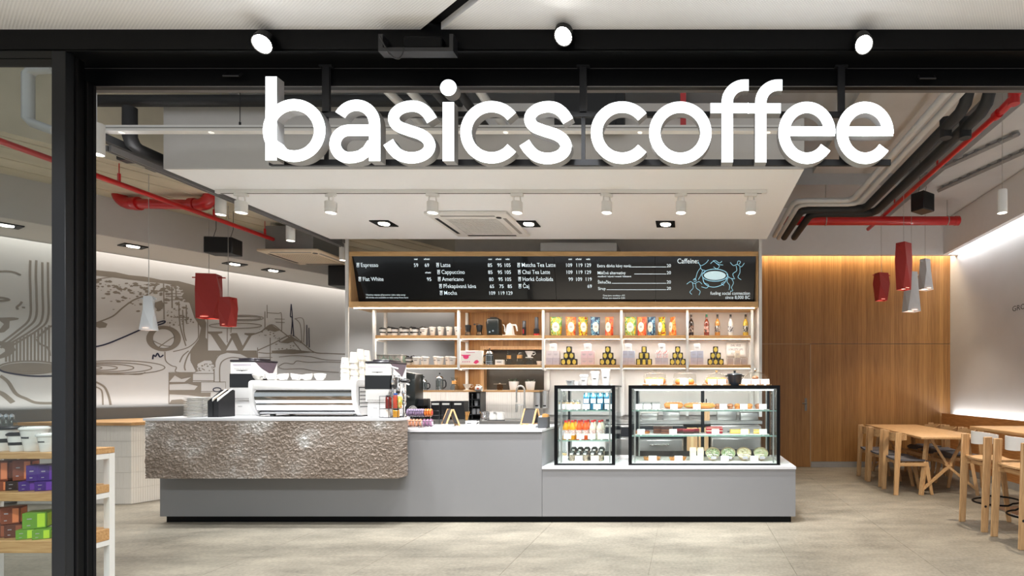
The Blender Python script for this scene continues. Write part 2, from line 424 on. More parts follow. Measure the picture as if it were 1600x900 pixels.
# left low wall below the ledge
lx0 = -4.6
mb = MB(); mb.box(lx0, px0, PY, PY + .15, 0, 1.34); struct('wall_low', mb, M_white)
lg = MB(); lg.bbox(lx0, wx1, PY - .22, PY + .02, 1.33, 1.355, .003, 1)
area('ledge_light', ((lx0 + wx1) / 2, PY - .16, 1.32), (R(25), 0, 0), wx1 - lx0 - .1, .02, 3.5, (1, .96, .92))  # unseen strip light added under the ledge to brighten the tiles
solo('wall_ledge', lg, M_oakX, 'thin oak ledge on top of the white tiled backsplash', 'ledge')
M_tile = mat('white_tile', (226, 221, 214), .25, var=.04, scale=9)
M_grout = mat('grout', (204, 199, 192), .8)
mb = MB()
for r in range(2):
    z0 = .95 + r * .19
    for k in range(int((wx1 - lx0) / .032)):
        xx = lx0 + k * .032
        mb.box(xx, xx + .0295, PY - .012 - random.random() * .002, PY - .001, z0 + .0015, z0 + .1875)
bs = struct('trim_6', mb, M_tile, smooth=False)
bs2 = MB(); bs2.box(lx0, wx1, PY - .004, PY, .95, 1.33); o = struct('grout', bs2, M_grout, bs)
# right: wood wall, door, baseboard, grey wall above
WY = 9.54; WXL, WXR = 1.02, 4.62; zj = Z(537, WY); zt = Z(403, WY)
mb = MB(); mb.box(1.0, 4.8, WY + .03, WY + .2, 0, 4.7); wb = struct('wall_far', mb, M_plaster)
dx1 = X(1266, WY)
for x0, x1, z0, z1, nm in ((WXL, WXR, zj, zt + .12, 'wood_panel'), (dx1 + .012, WXR, .1, zj - .008, 'wood_panel')):
    mb = MB(); mb.box(x0, x1, WY, WY + .03, z0, z1); struct(nm, mb, M_woodwall, wb)
mb = MB(); mb.box(WXL, dx1 - .004, WY - .002, WY + .03, .005, zj - .01); d1 = struct('door_1', mb, M_woodwall)
mb = MB(); mb.box(dx1 - .003, dx1 + .011, WY - .006, WY + .03, .005, zj - .006); mb.box(WXL, dx1, WY - .003, WY + .03, zj - .009, zj - .001); struct('door_edge', mb, mat('edge_strip', (176, 150, 118), .5), d1)
hx, hz = X(1259, WY), Z(632, WY)
mb = MB(); mb.box(hx - .02, hx + .02, WY - .012, WY - .002, hz - .11, hz + .11); mb.cyl((hx, WY - .06, hz + .02), (hx, WY - .01, hz + .02), .01); mb.cyl((hx - .07, WY - .055, hz + .02), (hx + .01, WY - .055, hz + .02), .011)
struct('door_handle', mb, mat('dark_steel', (120, 116, 110), .35, .9), d1)
mb = MB(); mb.box(dx1 + .012, WXR, WY - .012, WY + .03, 0, .095); struct('baseboard_back', mb, mat('baseboard_grey', (150, 148, 145), .6))
# bulkhead above the wood wall (light grey) with cove slot
mb = MB(); mb.box(1.02, 4.8, WY - .28, WY - .18, zt - .01, 4.7); mb.box(1.02, 4.8, WY - .18, WY + .03, zt + .14, zt + .18); struct('trim_7', mb, mat('bulkhead_grey', (226, 227, 229), .75, var=.03))
area('cove_light_wood', (2.9, WY - .09, zt + .11), (R(-12), 0, 0), 3.5, .08, 20, (1, .8, .55))
# right wall, its bulkhead and bench back
M_rwall = mat('right_wall_plaster', (196, 198, 200), .8, var=.10, scale=1.6, bump=.1)
mb = MB(); mb.box(WXR, 4.8, 2.6, WY + .03, 0, 4.7); wr = struct('wall_right', mb, M_rwall)
zr = Z(403, WY)
mb = MB(); mb.box(WXR - .25, WXR - .17, 2.9, WY - .28, zr - .01, 4.7); mb.box(WXR - .17, WXR, 2.9, WY - .05, zr + .16, zr + .20); struct('trim_8', mb, mat('bulkhead_white', (228, 229, 231), .75, var=.03))
area('cove_light_right', (WXR - .08, 6.2, zr + .13), (0, R(8), R(0)), .08, 6.4, 36, (1, .97, .94))
bb = thing('wall_bench', 'low oak bench back running along the foot of the right wall', 'bench', (WXR - .15, 6.2, 0))
mb = MB(); mb.box(-.02, .0, -3.3, 3.3, .10, .95); part('back_panel', mb, wood('bench_wood', (150, 98, 52), (184, 132, 80), 'Y'), bb)
mb = MB(); mb.box(-.02, .0, -3.3, 3.3, 0, .10); part('skirting', mb, MATS['baseboard_grey'], bb)
area('bench_light_right', (WXR - .06, 6.2, .90), (R(180), R(0), 0), .05, 6.4, 20, (1, .97, .94))
wt = text('wall_lettering', 'GROW', .105, mat('lettering_dark', (40, 40, 42), .6), wr, (WXR - .003, 7.72, 2.47), Matrix.Rotation(R(-90), 4, 'Z') @ Matrix.Rotation(R(90), 4, 'X'), sx=1.35)
# concrete beams over the seating
mb = MB(); mb.box(3.35, 4.36, 3.35, 9.25, 4.22, 4.7); struct('trim_9', mb, M_concg)
mb = MB(); mb.box(1.3, 3.35, 8.2, 9.25, 4.45, 4.7); struct('trim_10', mb, M_concg)
mb = MB(); mb.box(1.9, 3.30, 3.5, 8.2, 4.62, 4.72); struct('trim_11', mb, mat('concrete_warm', (198, 196, 192), .85, var=.15, scale=2, bump=.2))
# ---------------------------------------------------------------- storefront header, pillar, glazing, mall ceiling
HY = 3.0
xp0, xp1 = X(80, HY), X(102, HY)
mb = MB(); mb.box(-8, 7, HY, HY + .16, 3.245, 3.6); mb.box(-8, 7, HY, HY + .012, 3.24, 3.25); struct('trim_12', mb, M_black)
mb = MB(); mb.box(xp0, 7, HY + .16, HY + .2, 3.135, 3.6)
mb.box(xp0, 7, HY + .154, HY + .16, 3.225, 3.232); struct('trim_13', mb, M_black)
mb = MB(); mb.box(xp0, 7, HY + .158, HY + .162, 3.236, 3.241); mb.box(xp0, 7, HY + .156, HY + .158, 3.130, 3.135); struct('trim_14', mb, mat('aluminium_line', (120, 118, 118), .35, .8))
mb = MB(); mb.box(xp0, 7, HY + .2, HY + .23, 3.135, 3.6); struct('trim_15', mb, mat('header_inner_grey', (92, 88, 86), .6))
xp0, xp1 = X(80, HY), X(102, HY)
mb = MB(); mb.bbox(xp0, xp1, HY, HY + .045, 0, 3.245, .003, 1); pil = struct('door_2', mb, mat('pillar_grey', (26, 28, 31), .4, spec=.25))
mb = MB(); mb.box(xp0 + .004, xp1 - .004, HY + .045, HY + .10, 0, 3.24); mb.box(xp0, xp1 , HY + .10, HY + .155, 0, 3.135); struct('door_frame', mb, M_black, pil)
mb = MB(); mb.box(xp1 - .004, xp1 + .006, HY + .05, HY + .06, 0, 3.24); mb.box(xp1 - .004, xp1 + .004, HY + .105, HY + .112, 0, 3.13); mb.box(xp1 - .004, xp1 + .003, HY + .14, HY + .155, 0, 3.13); struct('door_seal', mb, mat('rubber', (16, 16, 18), .6, spec=.15), pil)
mb = MB(); mb.box(-8, xp0, HY + .07, HY + .082, 0.02, 3.245); w2 = struct('window_2', mb, glass('shop_glass', (243, 247, 247), .8))
mb = MB(); mb.box(-8, xp0, HY + .05, HY + .10, 0, .06); struct('window_frame', mb, M_black, w2)
# mall ceiling of white mesh panels with an angled dark joint
M_mesh = bpy.data.materials.new('mesh_panel')
def mk_mesh(m):
    m.use_nodes = True; nt = m.node_tree; b = nt.nodes['Principled BSDF']
    tc = nt.nodes.new('ShaderNodeTexCoord')
    ws = []
    for rot in (35, 125):
        mp = nt.nodes.new('ShaderNodeMapping'); mp.inputs['Rotation'].default_value = (0, 0, R(rot)); nt.links.new(tc.outputs['Object'], mp.inputs[0])
        wv = nt.nodes.new('ShaderNodeTexWave'); wv.inputs['Scale'].default_value = 26; wv.bands_direction = 'X'; nt.links.new(mp.outputs[0], wv.inputs[0]); ws.append(wv)
    ad = nt.nodes.new('ShaderNodeMath'); ad.operation = 'MULTIPLY'; nt.links.new(ws[0].outputs[1], ad.inputs[0]); nt.links.new(ws[1].outputs[1], ad.inputs[1])
    mx = nt.nodes.new('ShaderNodeMix'); mx.data_type = 'RGBA'; mx.inputs[6].default_value = lin((226, 228, 232)); mx.inputs[7].default_value = lin((249, 250, 252))
    nt.links.new(ad.outputs[0], mx.inputs[0]); nt.links.new(mx.outputs[2], b.inputs['Base Color']); b.inputs['Roughness'].default_value = .7
    bp = nt.nodes.new('ShaderNodeBump'); bp.inputs['Strength'].default_value = .4; bp.inputs['Distance'].default_value = .004
    nt.links.new(ad.outputs[0], bp.inputs['Height']); nt.links.new(bp.outputs[0], b.inputs['Normal'])
mk_mesh(M_mesh)
ZC = 3.36
def cpt(px, py):
    Y = (ZC - CH) * F / (CY - py); return Vector((X(px, Y), Y, ZC))
a0, a1 = cpt(660, 50), cpt(722, 0); b0, b1 = cpt(690, 50), cpt(757, 18)
d = (a1 - a0).normalized(); a2 = a0 + d * -0.0; a3 = a0 + d * 8
b0 = cpt(692, 50); b3 = b0 + d * 8
def slab(mbx, poly):
    mbx.prism([(p[0], p[1]) for p in poly], ZC, ZC + .05, plane='XY')
mb = MB(); slab(mb, [(-9, HY), (a0.x, HY), (a3.x, a3.y), (-9, a3.y)]); ceil2 = struct('ceiling_mall', mb, M_mesh)
mb = MB(); slab(mb, [(b0.x, HY), (8, HY), (8, b3.y), (b3.x, b3.y)]); struct('ceiling_panel', mb, M_mesh, ceil2)
mb = MB(); mb.prism([(a0.x - .02, HY + .05), (b0.x + .02, HY + .05), (b3.x + .02, b3.y), (a3.x - .02, a3.y)], ZC + .04, ZC + .09, plane='XY'); struct('joint_channel', mb, M_black, ceil2)
# ---------------------------------------------------------------- dropped canopy over the bar
CF, CB, CZ = 4.78, 7.0, 3.303
cl, cr = X(258, CF), X(1256, CF)
can = thing('bar_canopy', 'big white dropped ceiling canopy above the coffee bar', 'canopy', ((cl + cr) / 2, CF, CZ))
mb = MB(); mb.box(cl, cr, CF, CB, CZ, CZ + .03); part('soffit', mb, mat('canopy_white', (244, 245, 246), .55, var=.01), can, can)
mb = MB(); mb.box(cl, cr, CF - .015, CF, CZ + .0, CZ + .575); mb.box(cl, cl + .015, CF, CB, CZ + .03, CZ + .575); mb.box(cr - .015, cr, CF, CB, CZ + .03, CZ + .575); mb.box(cl, cr, CB - .015, CB, CZ + .03, CZ + .575)
part('fascia', mb, mat('canopy_grey', (202, 200, 197), .6, var=.02), can, can)
# recess behind the canopy above the menu
mb = MB(); mb.box(X(843, 7.3), X(963, 7.3), 7.34, 7.8, Z(391.5, 7.3), Z(378, 7.3)); solo('duct_box', mb, M_plaster, 'pale grey box lying on top of the menu frame under the canopy', 'duct')
# ================================================================ shop sign
SY = 3.06; SK = SY / F
M_face = mat('sign_face', (255, 255, 255), .5, emit=1.7, var=.0, ecol=(240, 249, 255))
M_side = mat('sign_side', (150, 151, 152), .5, var=.02)
sign = thing('shop_sign', 'large illuminated white letters spelling basics coffee hung under the black shop header', 'sign', (X(905, SY), SY, Z(260, SY)))
SW = 17.7
def tp(pts): return [((x - CX) * SK, CH - (y - CY) * SK) for x, y in pts]
def letter(strokes, disc=None, lab=None):
    mb = MB()
    for k, s in enumerate(strokes):
        w = SW; closed = False
        if isinstance(s, dict): w = s.get('w', SW); closed = s.get('c', False); s = s['p']
        p = tp(s)
        e = .0004 * k
        mb.stroke(p, w * SK, SY - e, SY + .056 - e, closed, front_mi=1)
    if disc:
        x, y, r = disc; pl = tp([(x + r * math.cos(2 * PI * i / 32), y + r * math.sin(2 * PI * i / 32)) for i in range(32)])
        n0 = len(mb.bm.faces); mb.prism(pl, SY, SY + .056); mb.bm.faces.ensure_lookup_table()
        for f in mb.bm.faces[n0:]:
            if all(abs(v.co.y - SY) < 1e-5 for v in f.verts): f.material_index = 1
    part('letter', mb, [M_side, M_face], sign, sign, label=lab, ang=30)
def ring(cx, cy, rx, ry): return {'p': arc(cx, cy, rx, ry, 0, 360, 48)[:-1], 'c': True}
letter([[(423.7, 119.5), (423.7, 250.5)], ring(459.6, 204, 40, 40.2)], lab='letter b')
def LA(dx): return [[(585.3 + dx, 251.7), (585.3 + dx, 196)] + [(x + dx, y) for x, y in arc(556.8, 193, 28.4, 28.6, 0, -152, 20)],
                    [(583 + dx, 203.5), (548 + dx, 203.5)] + [(x + dx, y) for x, y in arc(545 + 0 * dx, 225, 21.3, 21.3, -90, -270, 20)] + [(x + dx, y) for x, y in ((553, 246), (563, 243.5), (574, 236), (582, 224))]]
letter(LA(0), lab='letter a')
S0 = spline([(675, 188), (667, 176), (656, 168), (642, 165.8), (627, 169.5), (617, 178), (615.5, 188), (622, 197), (638, 203.5), (656, 209.5), (667, 217), (671.5, 227), (668, 237), (657, 244.2), (641, 246.6), (625, 242.5), (614, 233), (606.5, 222)], 5)
letter([S0], lab='first letter s')
letter([[(700.5, 159.5), (700.5, 251.7)]], (700.5, 137, 12.9), lab='letter i')
letter([arc(768, 206.6, 40, 40, 38, 322, 40)], lab='first letter c')
letter([[(x + 212.7, y + 1) for x, y in S0]], lab='second letter s')
letter([arc(972, 207.2, 40, 40, 38, 322, 40)], lab='second letter c')
letter([ring(1063, 207.4, 40, 40)], lab='letter o')
def LF(cx): return [[(cx, 253.6), (cx, 160)] + arc(cx + 27, 160, 27, 27, 180, 270, 12) + [(cx + 33.5, 133)]]
letter(LF(1136.3) + [{'p': [(1110, 169), (1170, 169)], 'w': 15.8}], lab='first letter f')
letter(LF(1188.8) + [{'p': [(1168, 169.2), (1220, 169.2)], 'w': 15.8}], lab='second letter f')
def LE(cx): return [arc(cx, 207.5, 35.8, 39.8, 2, -325, 44), {'p': [(cx - 33, 205.2), (cx + 43.5, 205.2)], 'w': 15}]
letter(LE(1260.8), lab='first letter e'); letter(LE(1351.8), lab='second letter e')
mb = MB()
RY = SY + .075
def rb(x0, x1, y0, y1, ya, yb): mb.box(X(x0, ya), X(x1, ya), ya, yb, Z(y1, ya), Z(y0, ya))
rb(420, 1392, 249, 258, RY, RY + .02); part('rail', mb, M_dgrey, sign, sign)
mb = MB(); rb(500, 1330, 174, 182, RY, RY + .02); part('rail', mb, M_dgrey, sign, sign)
for hx in (508.5, 911, 1315):
    mb = MB(); mb.box(X(hx - 5.5, RY), X(hx + 5.5, RY), RY, RY + .018, Z(176, RY), 3.25); mb.box(X(hx - 10, RY), X(hx + 10, RY), RY - .004, RY + .022, 3.235, 3.245)
    part('hanger', mb, M_dgrey, sign, sign)
    # short struts behind the letters down to the lower rail
    mb = MB(); mb.box(X(hx - 3, RY), X(hx + 3, RY), RY + .004, RY + .014, Z(252, RY), Z(178, RY)); part('strut', mb, M_dgrey, sign, sign)
# header spotlights
M_lamp = mat('lamp_glow', (255, 250, 242), emit=40., var=.0)
def head_spot(px, py, lab):
    Y = 2.93; p = P(px, py, Y)
    t = thing('header_spotlight', lab, 'spotlight', p, 0, 'bright spotlights on the black header')
    dr = (Vector((X(px, 2.93) * .55 + .1, -.1, .2)) - p).normalized(); q = dr.to_track_quat('Z', 'Y').to_matrix().to_4x4()
    mb = MB(); mb.lathe([(.036, -.10), (.050, -.085), (.050, 0), (.046, 0), (.044, -.012)], 20, m=q); part('housing', mb, M_black, t)
    mb = MB(); mb.lathe([(.0, -.004), (.043, -.006)], 20, m=q, cap1=False); part('lens', mb, M_lamp, t)
    mb = MB(); mb.tube([-.07 * dr, Vector((0, .04, .01)) - .05 * dr, Vector((0, HY - 2.93, .01))], .012, 8); part('bracket', mb, M_black, t)
    spot('header_spot', p + dr * .03, p + dr + Vector((0, 0, -.55)), 165, (.98, .99, 1), 135, .8, .04)
head_spot(409, 69, 'left bright round spotlight on the black header above the letter b')
head_spot(880, 57, 'middle bright round spotlight on the black header')
head_spot(1350, 70, 'right bright round spotlight on the black header above the last letter e')
# door sensor box on the header
sb = thing('door_sensor', 'black sensor bracket with a loop of cable on the header', 'sensor', P(650, 80, 2.94))
mb = MB(); mb.box(X(591, 2.94), X(708, 2.94), 2.94, 3.0, Z(80, 2.94), Z(74, 2.94)); mb.box(X(591, 2.94), X(598, 2.94), 2.94, 3.0, Z(74, 2.94), Z(53, 2.94)); mb.box(X(702, 2.94), X(708, 2.94), 2.94, 3.0, Z(74, 2.94), Z(53, 2.94)); part('bracket', mb, mat('sensor_black', (28, 29, 32), .35), sb, sb)
mb = MB(); mb.bbox(X(630, 2.95), X(690, 2.95), 2.95, 3.0, Z(74, 2.95), Z(56, 2.95), .005, 1); part('body', mb, M_black, sb, sb)
mb = MB(); mb.tube([P(x, y, 2.93) for x, y in spline([(594, 57), (600, 70), (611, 86), (622, 92), (629, 84), (631, 74)], 4)], .004, 6); part('cable', mb, M_plastic_k, sb, sb)
# small black door handles of the sliding track
for px, py in ((366, 118), (1447, 122)):
    p = P(px, py, 3.15); mb = MB(); mb.tube([p + Vector((-.045, 0, .012)), p + Vector((-.045, -.02, -.012)), p + Vector((.045, -.02, -.012)), p + Vector((.045, 0, .012))], .006, 8)
    solo('track_sensor', mb, M_plastic_k, 'small black sensor loop on the %s end of the header' % ('left' if px < 900 else 'right'), 'sensor')
# ================================================================ service counter
M_grey = mat('counter_grey', (131, 131, 133), .5, var=.03, scale=2)
M_top = mat('solid_surface', (208, 208, 211), .35, var=.02)
GY = 5.59; SLY = 5.35
gx0, gx1, gx2 = X(250, GY), X(847, GY), X(1243, GY)
tillZ = Z(671, GY) ; baseZ = Z(729, GY)
ctr = thing('service_counter', 'long pale grey bar counter with a rough stone front at the coffee machine', 'counter', ((gx0 + gx1) / 2, GY, 0))
mb = MB(); mb.box(gx0, gx1 - .002, GY, GY + .75, .065, tillZ - .03); part('body', mb, M_grey, ctr, ctr)
mb = MB(); mb.box(gx0 + .04, gx1, GY + .03, GY + .7, 0, .065); part('plinth', mb, M_black, ctr, ctr)
stx1 = X(622, SLY)
mb = MB(); mb.box(X(634, 6.31) + .01, gx1 + .0, GY + .0, GY + .80, tillZ - .026, tillZ); mb.box(stx1 + .001, gx1, GY - .012, GY, tillZ - .026, tillZ); part('till_worktop', mb, M_top, ctr, ctr)
mb = MB(); mb.box(stx1 + .001, gx1 - .002, GY - .006, GY + .78, tillZ - .034, tillZ - .026); part('shadow_gap', mb, M_dgrey, ctr, ctr)
sx0 = X(222, SLY); stZ1 = Z(657.5, SLY); stZ0 = Z(748, SLY)
BW = [(sx0 + .004, SLY + .004), (stx1 + .004, SLY + .004), (stx1 + .004, GY - .016), (X(634, 5.86), 5.86), (X(634, 6.31), 6.31), (sx0 + .004, 6.31)]
mb = MB(); mb.prism(BW, stZ1, stZ1 + .026, plane='XY'); part('bar_worktop', mb, M_top, ctr, ctr)
# rough stone cladding: front, both ends, carried on the body
M_stone = bpy.data.materials.new('rough_stone')
def mk_stone(m):
    m.use_nodes = True; nt = m.node_tree; b = nt.nodes['Principled BSDF']
    tc = nt.nodes.new('ShaderNodeTexCoord')
    n = nt.nodes.new('ShaderNodeTexNoise'); n.inputs['Scale'].default_value = 2.2; n.inputs['Detail'].default_value = 6; nt.links.new(tc.outputs['Object'], n.inputs[0])
    v = nt.nodes.new('ShaderNodeTexNoise'); v.inputs['Scale'].default_value = 130; v.inputs['Detail'].default_value = 6; nt.links.new(tc.outputs['Object'], v.inputs[0])
    r = nt.nodes.new('ShaderNodeValToRGB'); r.color_ramp.elements[0].position = .3; r.color_ramp.elements[1].position = .7
    for i_, (p_, c_) in enumerate(((.36, (136, 122, 110)), (.50, (153, 140, 129)), (.57, (162, 151, 142)), (.66, (204, 201, 198)))):
        q_ = r.color_ramp.elements[i_] if i_ < 2 else r.color_ramp.elements.new(p_)
        q_.position = p_; q_.color = lin(c_)
    nt.links.new(n.outputs[0], r.inputs[0]); nt.links.new(r.outputs[0], b.inputs['Base Color']); b.inputs['Roughness'].default_value = .85
    nt.links.new(n.outputs[0], r.inputs[0]); nt.links.new(r.outputs[0], b.inputs['Base Color']); b.inputs['Roughness'].default_value = .85
    bp = nt.nodes.new('ShaderNodeBump'); bp.inputs['Strength'].default_value = .5; bp.inputs['Distance'].default_value = .012
    nt.links.new(v.outputs[0], bp.inputs['Height']); nt.links.new(bp.outputs[0], b.inputs['Normal'])
mk_stone(M_stone)
mb = MB(); bm = mb.bm
NX, NZ = 560, 120; NE = 34
def sh(u, z):
    a = noise.fractal(Vector((u * 30 + z * 10, 3.1, z * 38)), .6, 2.2, 5)
    return .010 * a + .006 * noise.noise(Vector((u * 3, 7.7, z * 3))) + .011 * noise.noise(Vector((u * 62 + z * 26, 1, z * 74 - u * 20)))
grid = []
ends = []
for k in range(-NE, NX + 16):
    rowv = []
    for j in range(NZ + 1):
        z = stZ0 + (stZ1 - stZ0) * j / NZ
        if k < 0: x, y, nx, ny = sx0 + .02, SLY + .012 + (-k) * .013, -1, 0
        elif k > NX: x, y, nx, ny = stx1 - .012, SLY + .012 + (k - NX) * .013, 1, 0
        else: x, y, nx, ny = sx0 + .02 + (stx1 - .012 - sx0 - .02) * k / NX, SLY + .012, 0, -1
        h = sh(k * .0046, z)
        e = 1.0 if 2 < j < NZ - 1 else .5
        rowv.append(bm.verts.new((x + nx * h * e * (.55 if k > NX else 1), y + ny * h * e, z)))
    grid.append(rowv)
for a, b in zip(grid[:-1], grid[1:]):
    for j in range(NZ): bm.faces.new((a[j], b[j], b[j + 1], a[j + 1]))
stone = part('stone_front', mb, M_stone, ctr, ctr, ang=70, fix=False)
mb = MB(); mb.prism([(sx0 + .05, SLY + .055), (stx1 - .035, SLY + .055), (stx1 - .035, GY - .02), (X(634, 5.86) - .02, 5.86), (X(634, 6.31) - .02, 6.28), (sx0 + .05, 6.28)], stZ0 + .004, stZ1, plane='XY'); part('stone_core', mb, mat('stone_core', (150, 142, 134), .85), ctr, ctr)
# display base
dpl = thing('display_plinth', 'low grey counter unit with white top carrying the two glass display cases', 'counter', ((gx1 + gx2) / 2, GY, 0))
mb = MB(); mb.box(gx1 + .002, gx2, GY, GY + .95, .065, baseZ - .026); part('body', mb, M_grey, dpl, dpl)
mb = MB(); mb.box(gx1, gx2 - .04, GY + .03, GY + .9, 0, .065); part('plinth', mb, M_black, dpl, dpl)
mb = MB(); mb.box(gx1 + .001, gx2 + .004, GY - .010, GY + .97, baseZ - .026, baseZ); part('worktop', mb, M_top, dpl, dpl)
# ================================================================ menu board
MY = 7.33
mx0, mx1, mz0, mz1 = X(545, MY), X(1185, MY), Z(480, MY), Z(393, MY)
menu = thing('menu_board', 'long oak framed black menu screen panel with white writing over the shelves', 'menu board', ((mx0 + mx1) / 2, MY, mz0))
M_oakmenu = wood('menu_oak', (204, 160, 104), (230, 190, 136), 'X')
mb = MB(); mb.box(mx0, mx1, MY, MY + .52, mz1 - .06, mz1); part('frame_top', mb, M_oakmenu, menu, menu)
mb = MB(); mb.box(mx0, mx1, MY, MY + .52, mz0, mz0 + .075); part('frame_bottom', mb, M_oakmenu, menu, menu)
for a, b in ((mx0, mx0 + .03), (mx1 - .03, mx1)):
    mb = MB(); mb.box(a, b, MY, MY + .52, mz0 + .075, mz1 - .06); part('frame_side', mb, M_oakZ, menu, menu)
M_screen = mat('screen_glass', (10, 10, 14), .10, var=.1, coat=.3, emit=.008, ecol=(80, 84, 100))
M_txt = mat('screen_text', (226, 240, 246), emit=.5, var=0)
M_txt2 = mat('screen_blue', (150, 205, 225), emit=.55, var=0)
sw = (mx1 - mx0 - .06) / 4; szb, szt = mz0 + .075, mz1 - .06
tb, tt = MY + .175, MY + .02                    # tilted: bottom further back
def scr(px, py):
    """point on the tilted screen plane under a pixel, lifted a little"""
    k = (CY - py) / F
    # y = tb + (z-szb)/(szt-szb)*(tt-tb); z = CH + k*y
    s = (tt - tb) / (szt - szb); y = (tb + (CH - szb) * s) / (1 - k * s); return Vector(((px - CX) / F * y, y, CH + k * y))
tilt = math.atan2(tb - tt, szt - szb)
SRX = Matrix.Rotation(PI / 2 + tilt, 4, 'X')
snorm = (SRX.to_3x3() @ Vector((0, 0, 1))).normalized()
for k in range(4):
    x0 = mx0 + .03 + k * sw + .002; x1 = x0 + sw - .004
    mb = MB(); mb.hexa([(x0, tb, szb), (x1, tb, szb), (x1, tb + .03, szb), (x0, tb + .03, szb), (x0, tt, szt), (x1, tt, szt), (x1, tt + .03, szt), (x0, tt + .03, szt)]); part('screen', mb, M_screen, menu, menu)
pxm = scr(800, 440).y / F
def mtext(s, px, py, h, al='LEFT', bold=0.0, m=None, sx=1.0):
    text('menu_text', s, h * 1.38 * pxm, m or M_txt, menu, scr(px, py) + snorm * .003, SRX, al, menu, bold=bold * pxm, sx=sx)
def mstroke(pts, w, m=None, closed=False):
    mb = MB(); p3 = [scr(x, y) + snorm * .003 for x, y in pts]
    n = len(p3); A = []; B = []
    for i in range(n):
        t = (p3[(i + 1) % n] - p3[i - 1]) if closed else (p3[min(i + 1, n - 1)] - p3[max(i - 1, 0)])
        t.normalize(); s = t.cross(snorm).normalized() * w * pxm / 2; A.append(mb.bm.verts.new(p3[i] + s)); B.append(mb.bm.verts.new(p3[i] - s))
    for i in range(n if closed else n - 1): j = (i + 1) % n; mb.face([A[i], A[j], B[j], B[i]])
    return mb
def cup_icon(px, py):
    mb = MB()
    for x0, x1, y0, y1 in ((-2.2, 2.2, -6.5, -5), (-2, 2, -4.2, -2.6), (-1.8, -1.2, -2.6, 0), (1.2, 1.8, -2.6, 0), (-1.8, 1.8, -.7, 0)):
        v = [mb.bm.verts.new(scr(px + a, py + b) + snorm * .003) for a, b in ((x0, y0), (x1, y0), (x1, y1), (x0, y1))]; mb.face(v)
    part('menu_icon', mb, M_txt, menu, menu)
for s, px, py in (('Espresso', 564, 417), ('Flat White', 567, 439), ('Latte', 688.5, 417), ('Cappuccino', 690, 428), ('Americano', 691, 439), ('Překapávaná káva', 693, 450), ('Mocha', 694, 460.5),
                  ('Matcha Tea Latte', 815, 417), ('Chai Tea Latte', 816, 428), ('Horká čokoláda', 816.5, 439), ('Čaj', 817, 450)):
    mtext(s, px, py, 6.3, bold=.02, sx={'Překapávaná káva': .84, 'Matcha Tea Latte': .87, 'Horká čokoláda': .84, 'Chai Tea Latte': .84}.get(s, .88)); cup_icon(px - 4.5, py + .3)
for s, px, py in (('59', 650.5, 417), ('69', 667.5, 417), ('95', 671, 439), ('85', 766, 417), ('95', 781, 417), ('105', 793, 417), ('85', 766.5, 428), ('95', 781.5, 428), ('105', 793.5, 428),
                  ('80', 768, 439), ('95', 782.5, 439), ('105', 794, 439), ('65', 769, 450), ('75', 784, 450), ('85', 797, 450), ('109', 769, 460.5), ('119', 783.5, 460.5), ('129', 796, 460.5),
                  ('109', 889, 417), ('119', 905, 417), ('129', 918.5, 417), ('109', 889.5, 428), ('119', 905, 428), ('129', 918.5, 428), ('99', 892, 439), ('109', 904.5, 439), ('119', 919.5, 439), ('69', 921.5, 450)):
    mtext(s, px, py, 5.6, 'CENTER', bold=.04, sx=.95)
for s, px, py in (('mini', 650, 406), ('střední', 667, 406), ('střední', 669, 427), ('mini', 766, 406), ('střední', 779, 406), ('velká', 793, 406), ('mini', 891, 406), ('střední', 904, 406), ('velká', 919, 406)):
    mtext(s, px, py, 2.3, 'CENTER', bold=.1)
for s, px, py, e in (('Extra dávka kávy navíc', 933, 417.5, 981.5), ('Mléčné alternativy', 933.5, 428.5, 989), ('Šlehačka', 934, 443, 954), ('Sirup', 934.5, 453, 946)):
    mtext(s, px, py, 4.6, bold=.05, sx=.92); mtext('20', 1048.5, py, 5, 'RIGHT', bold=.04)
    part('menu_line', mstroke([(e + 2, py - .4), (1041, py - .4)], .8), M_txt, menu, menu)
mtext('mandlové / sójové / ovesné / kokosové', 934, 433, 2.4, bold=.08)
for s, px, py in (('Všechny nápoje připravíme i jako take away', 572, 461.8), ('All drinks are available to take away from here', 572, 466), ('Ceny jsou uvedeny v Kč', 942, 462.8), ('Prices are stated in CZK', 942, 466.8)):
    mtext(s, px, py, 2.5, bold=.02, sx=1.02)
mtext('Caffeine:', 1058, 411.5, 7.6, bold=.05, sx=.9); mtext('fueling social connection', 1172, 460.5, 5.2, 'RIGHT', bold=.03, sx=.88); mtext('since 8,000 BC', 1172, 467, 5.2, 'RIGHT', bold=.03, sx=.9)
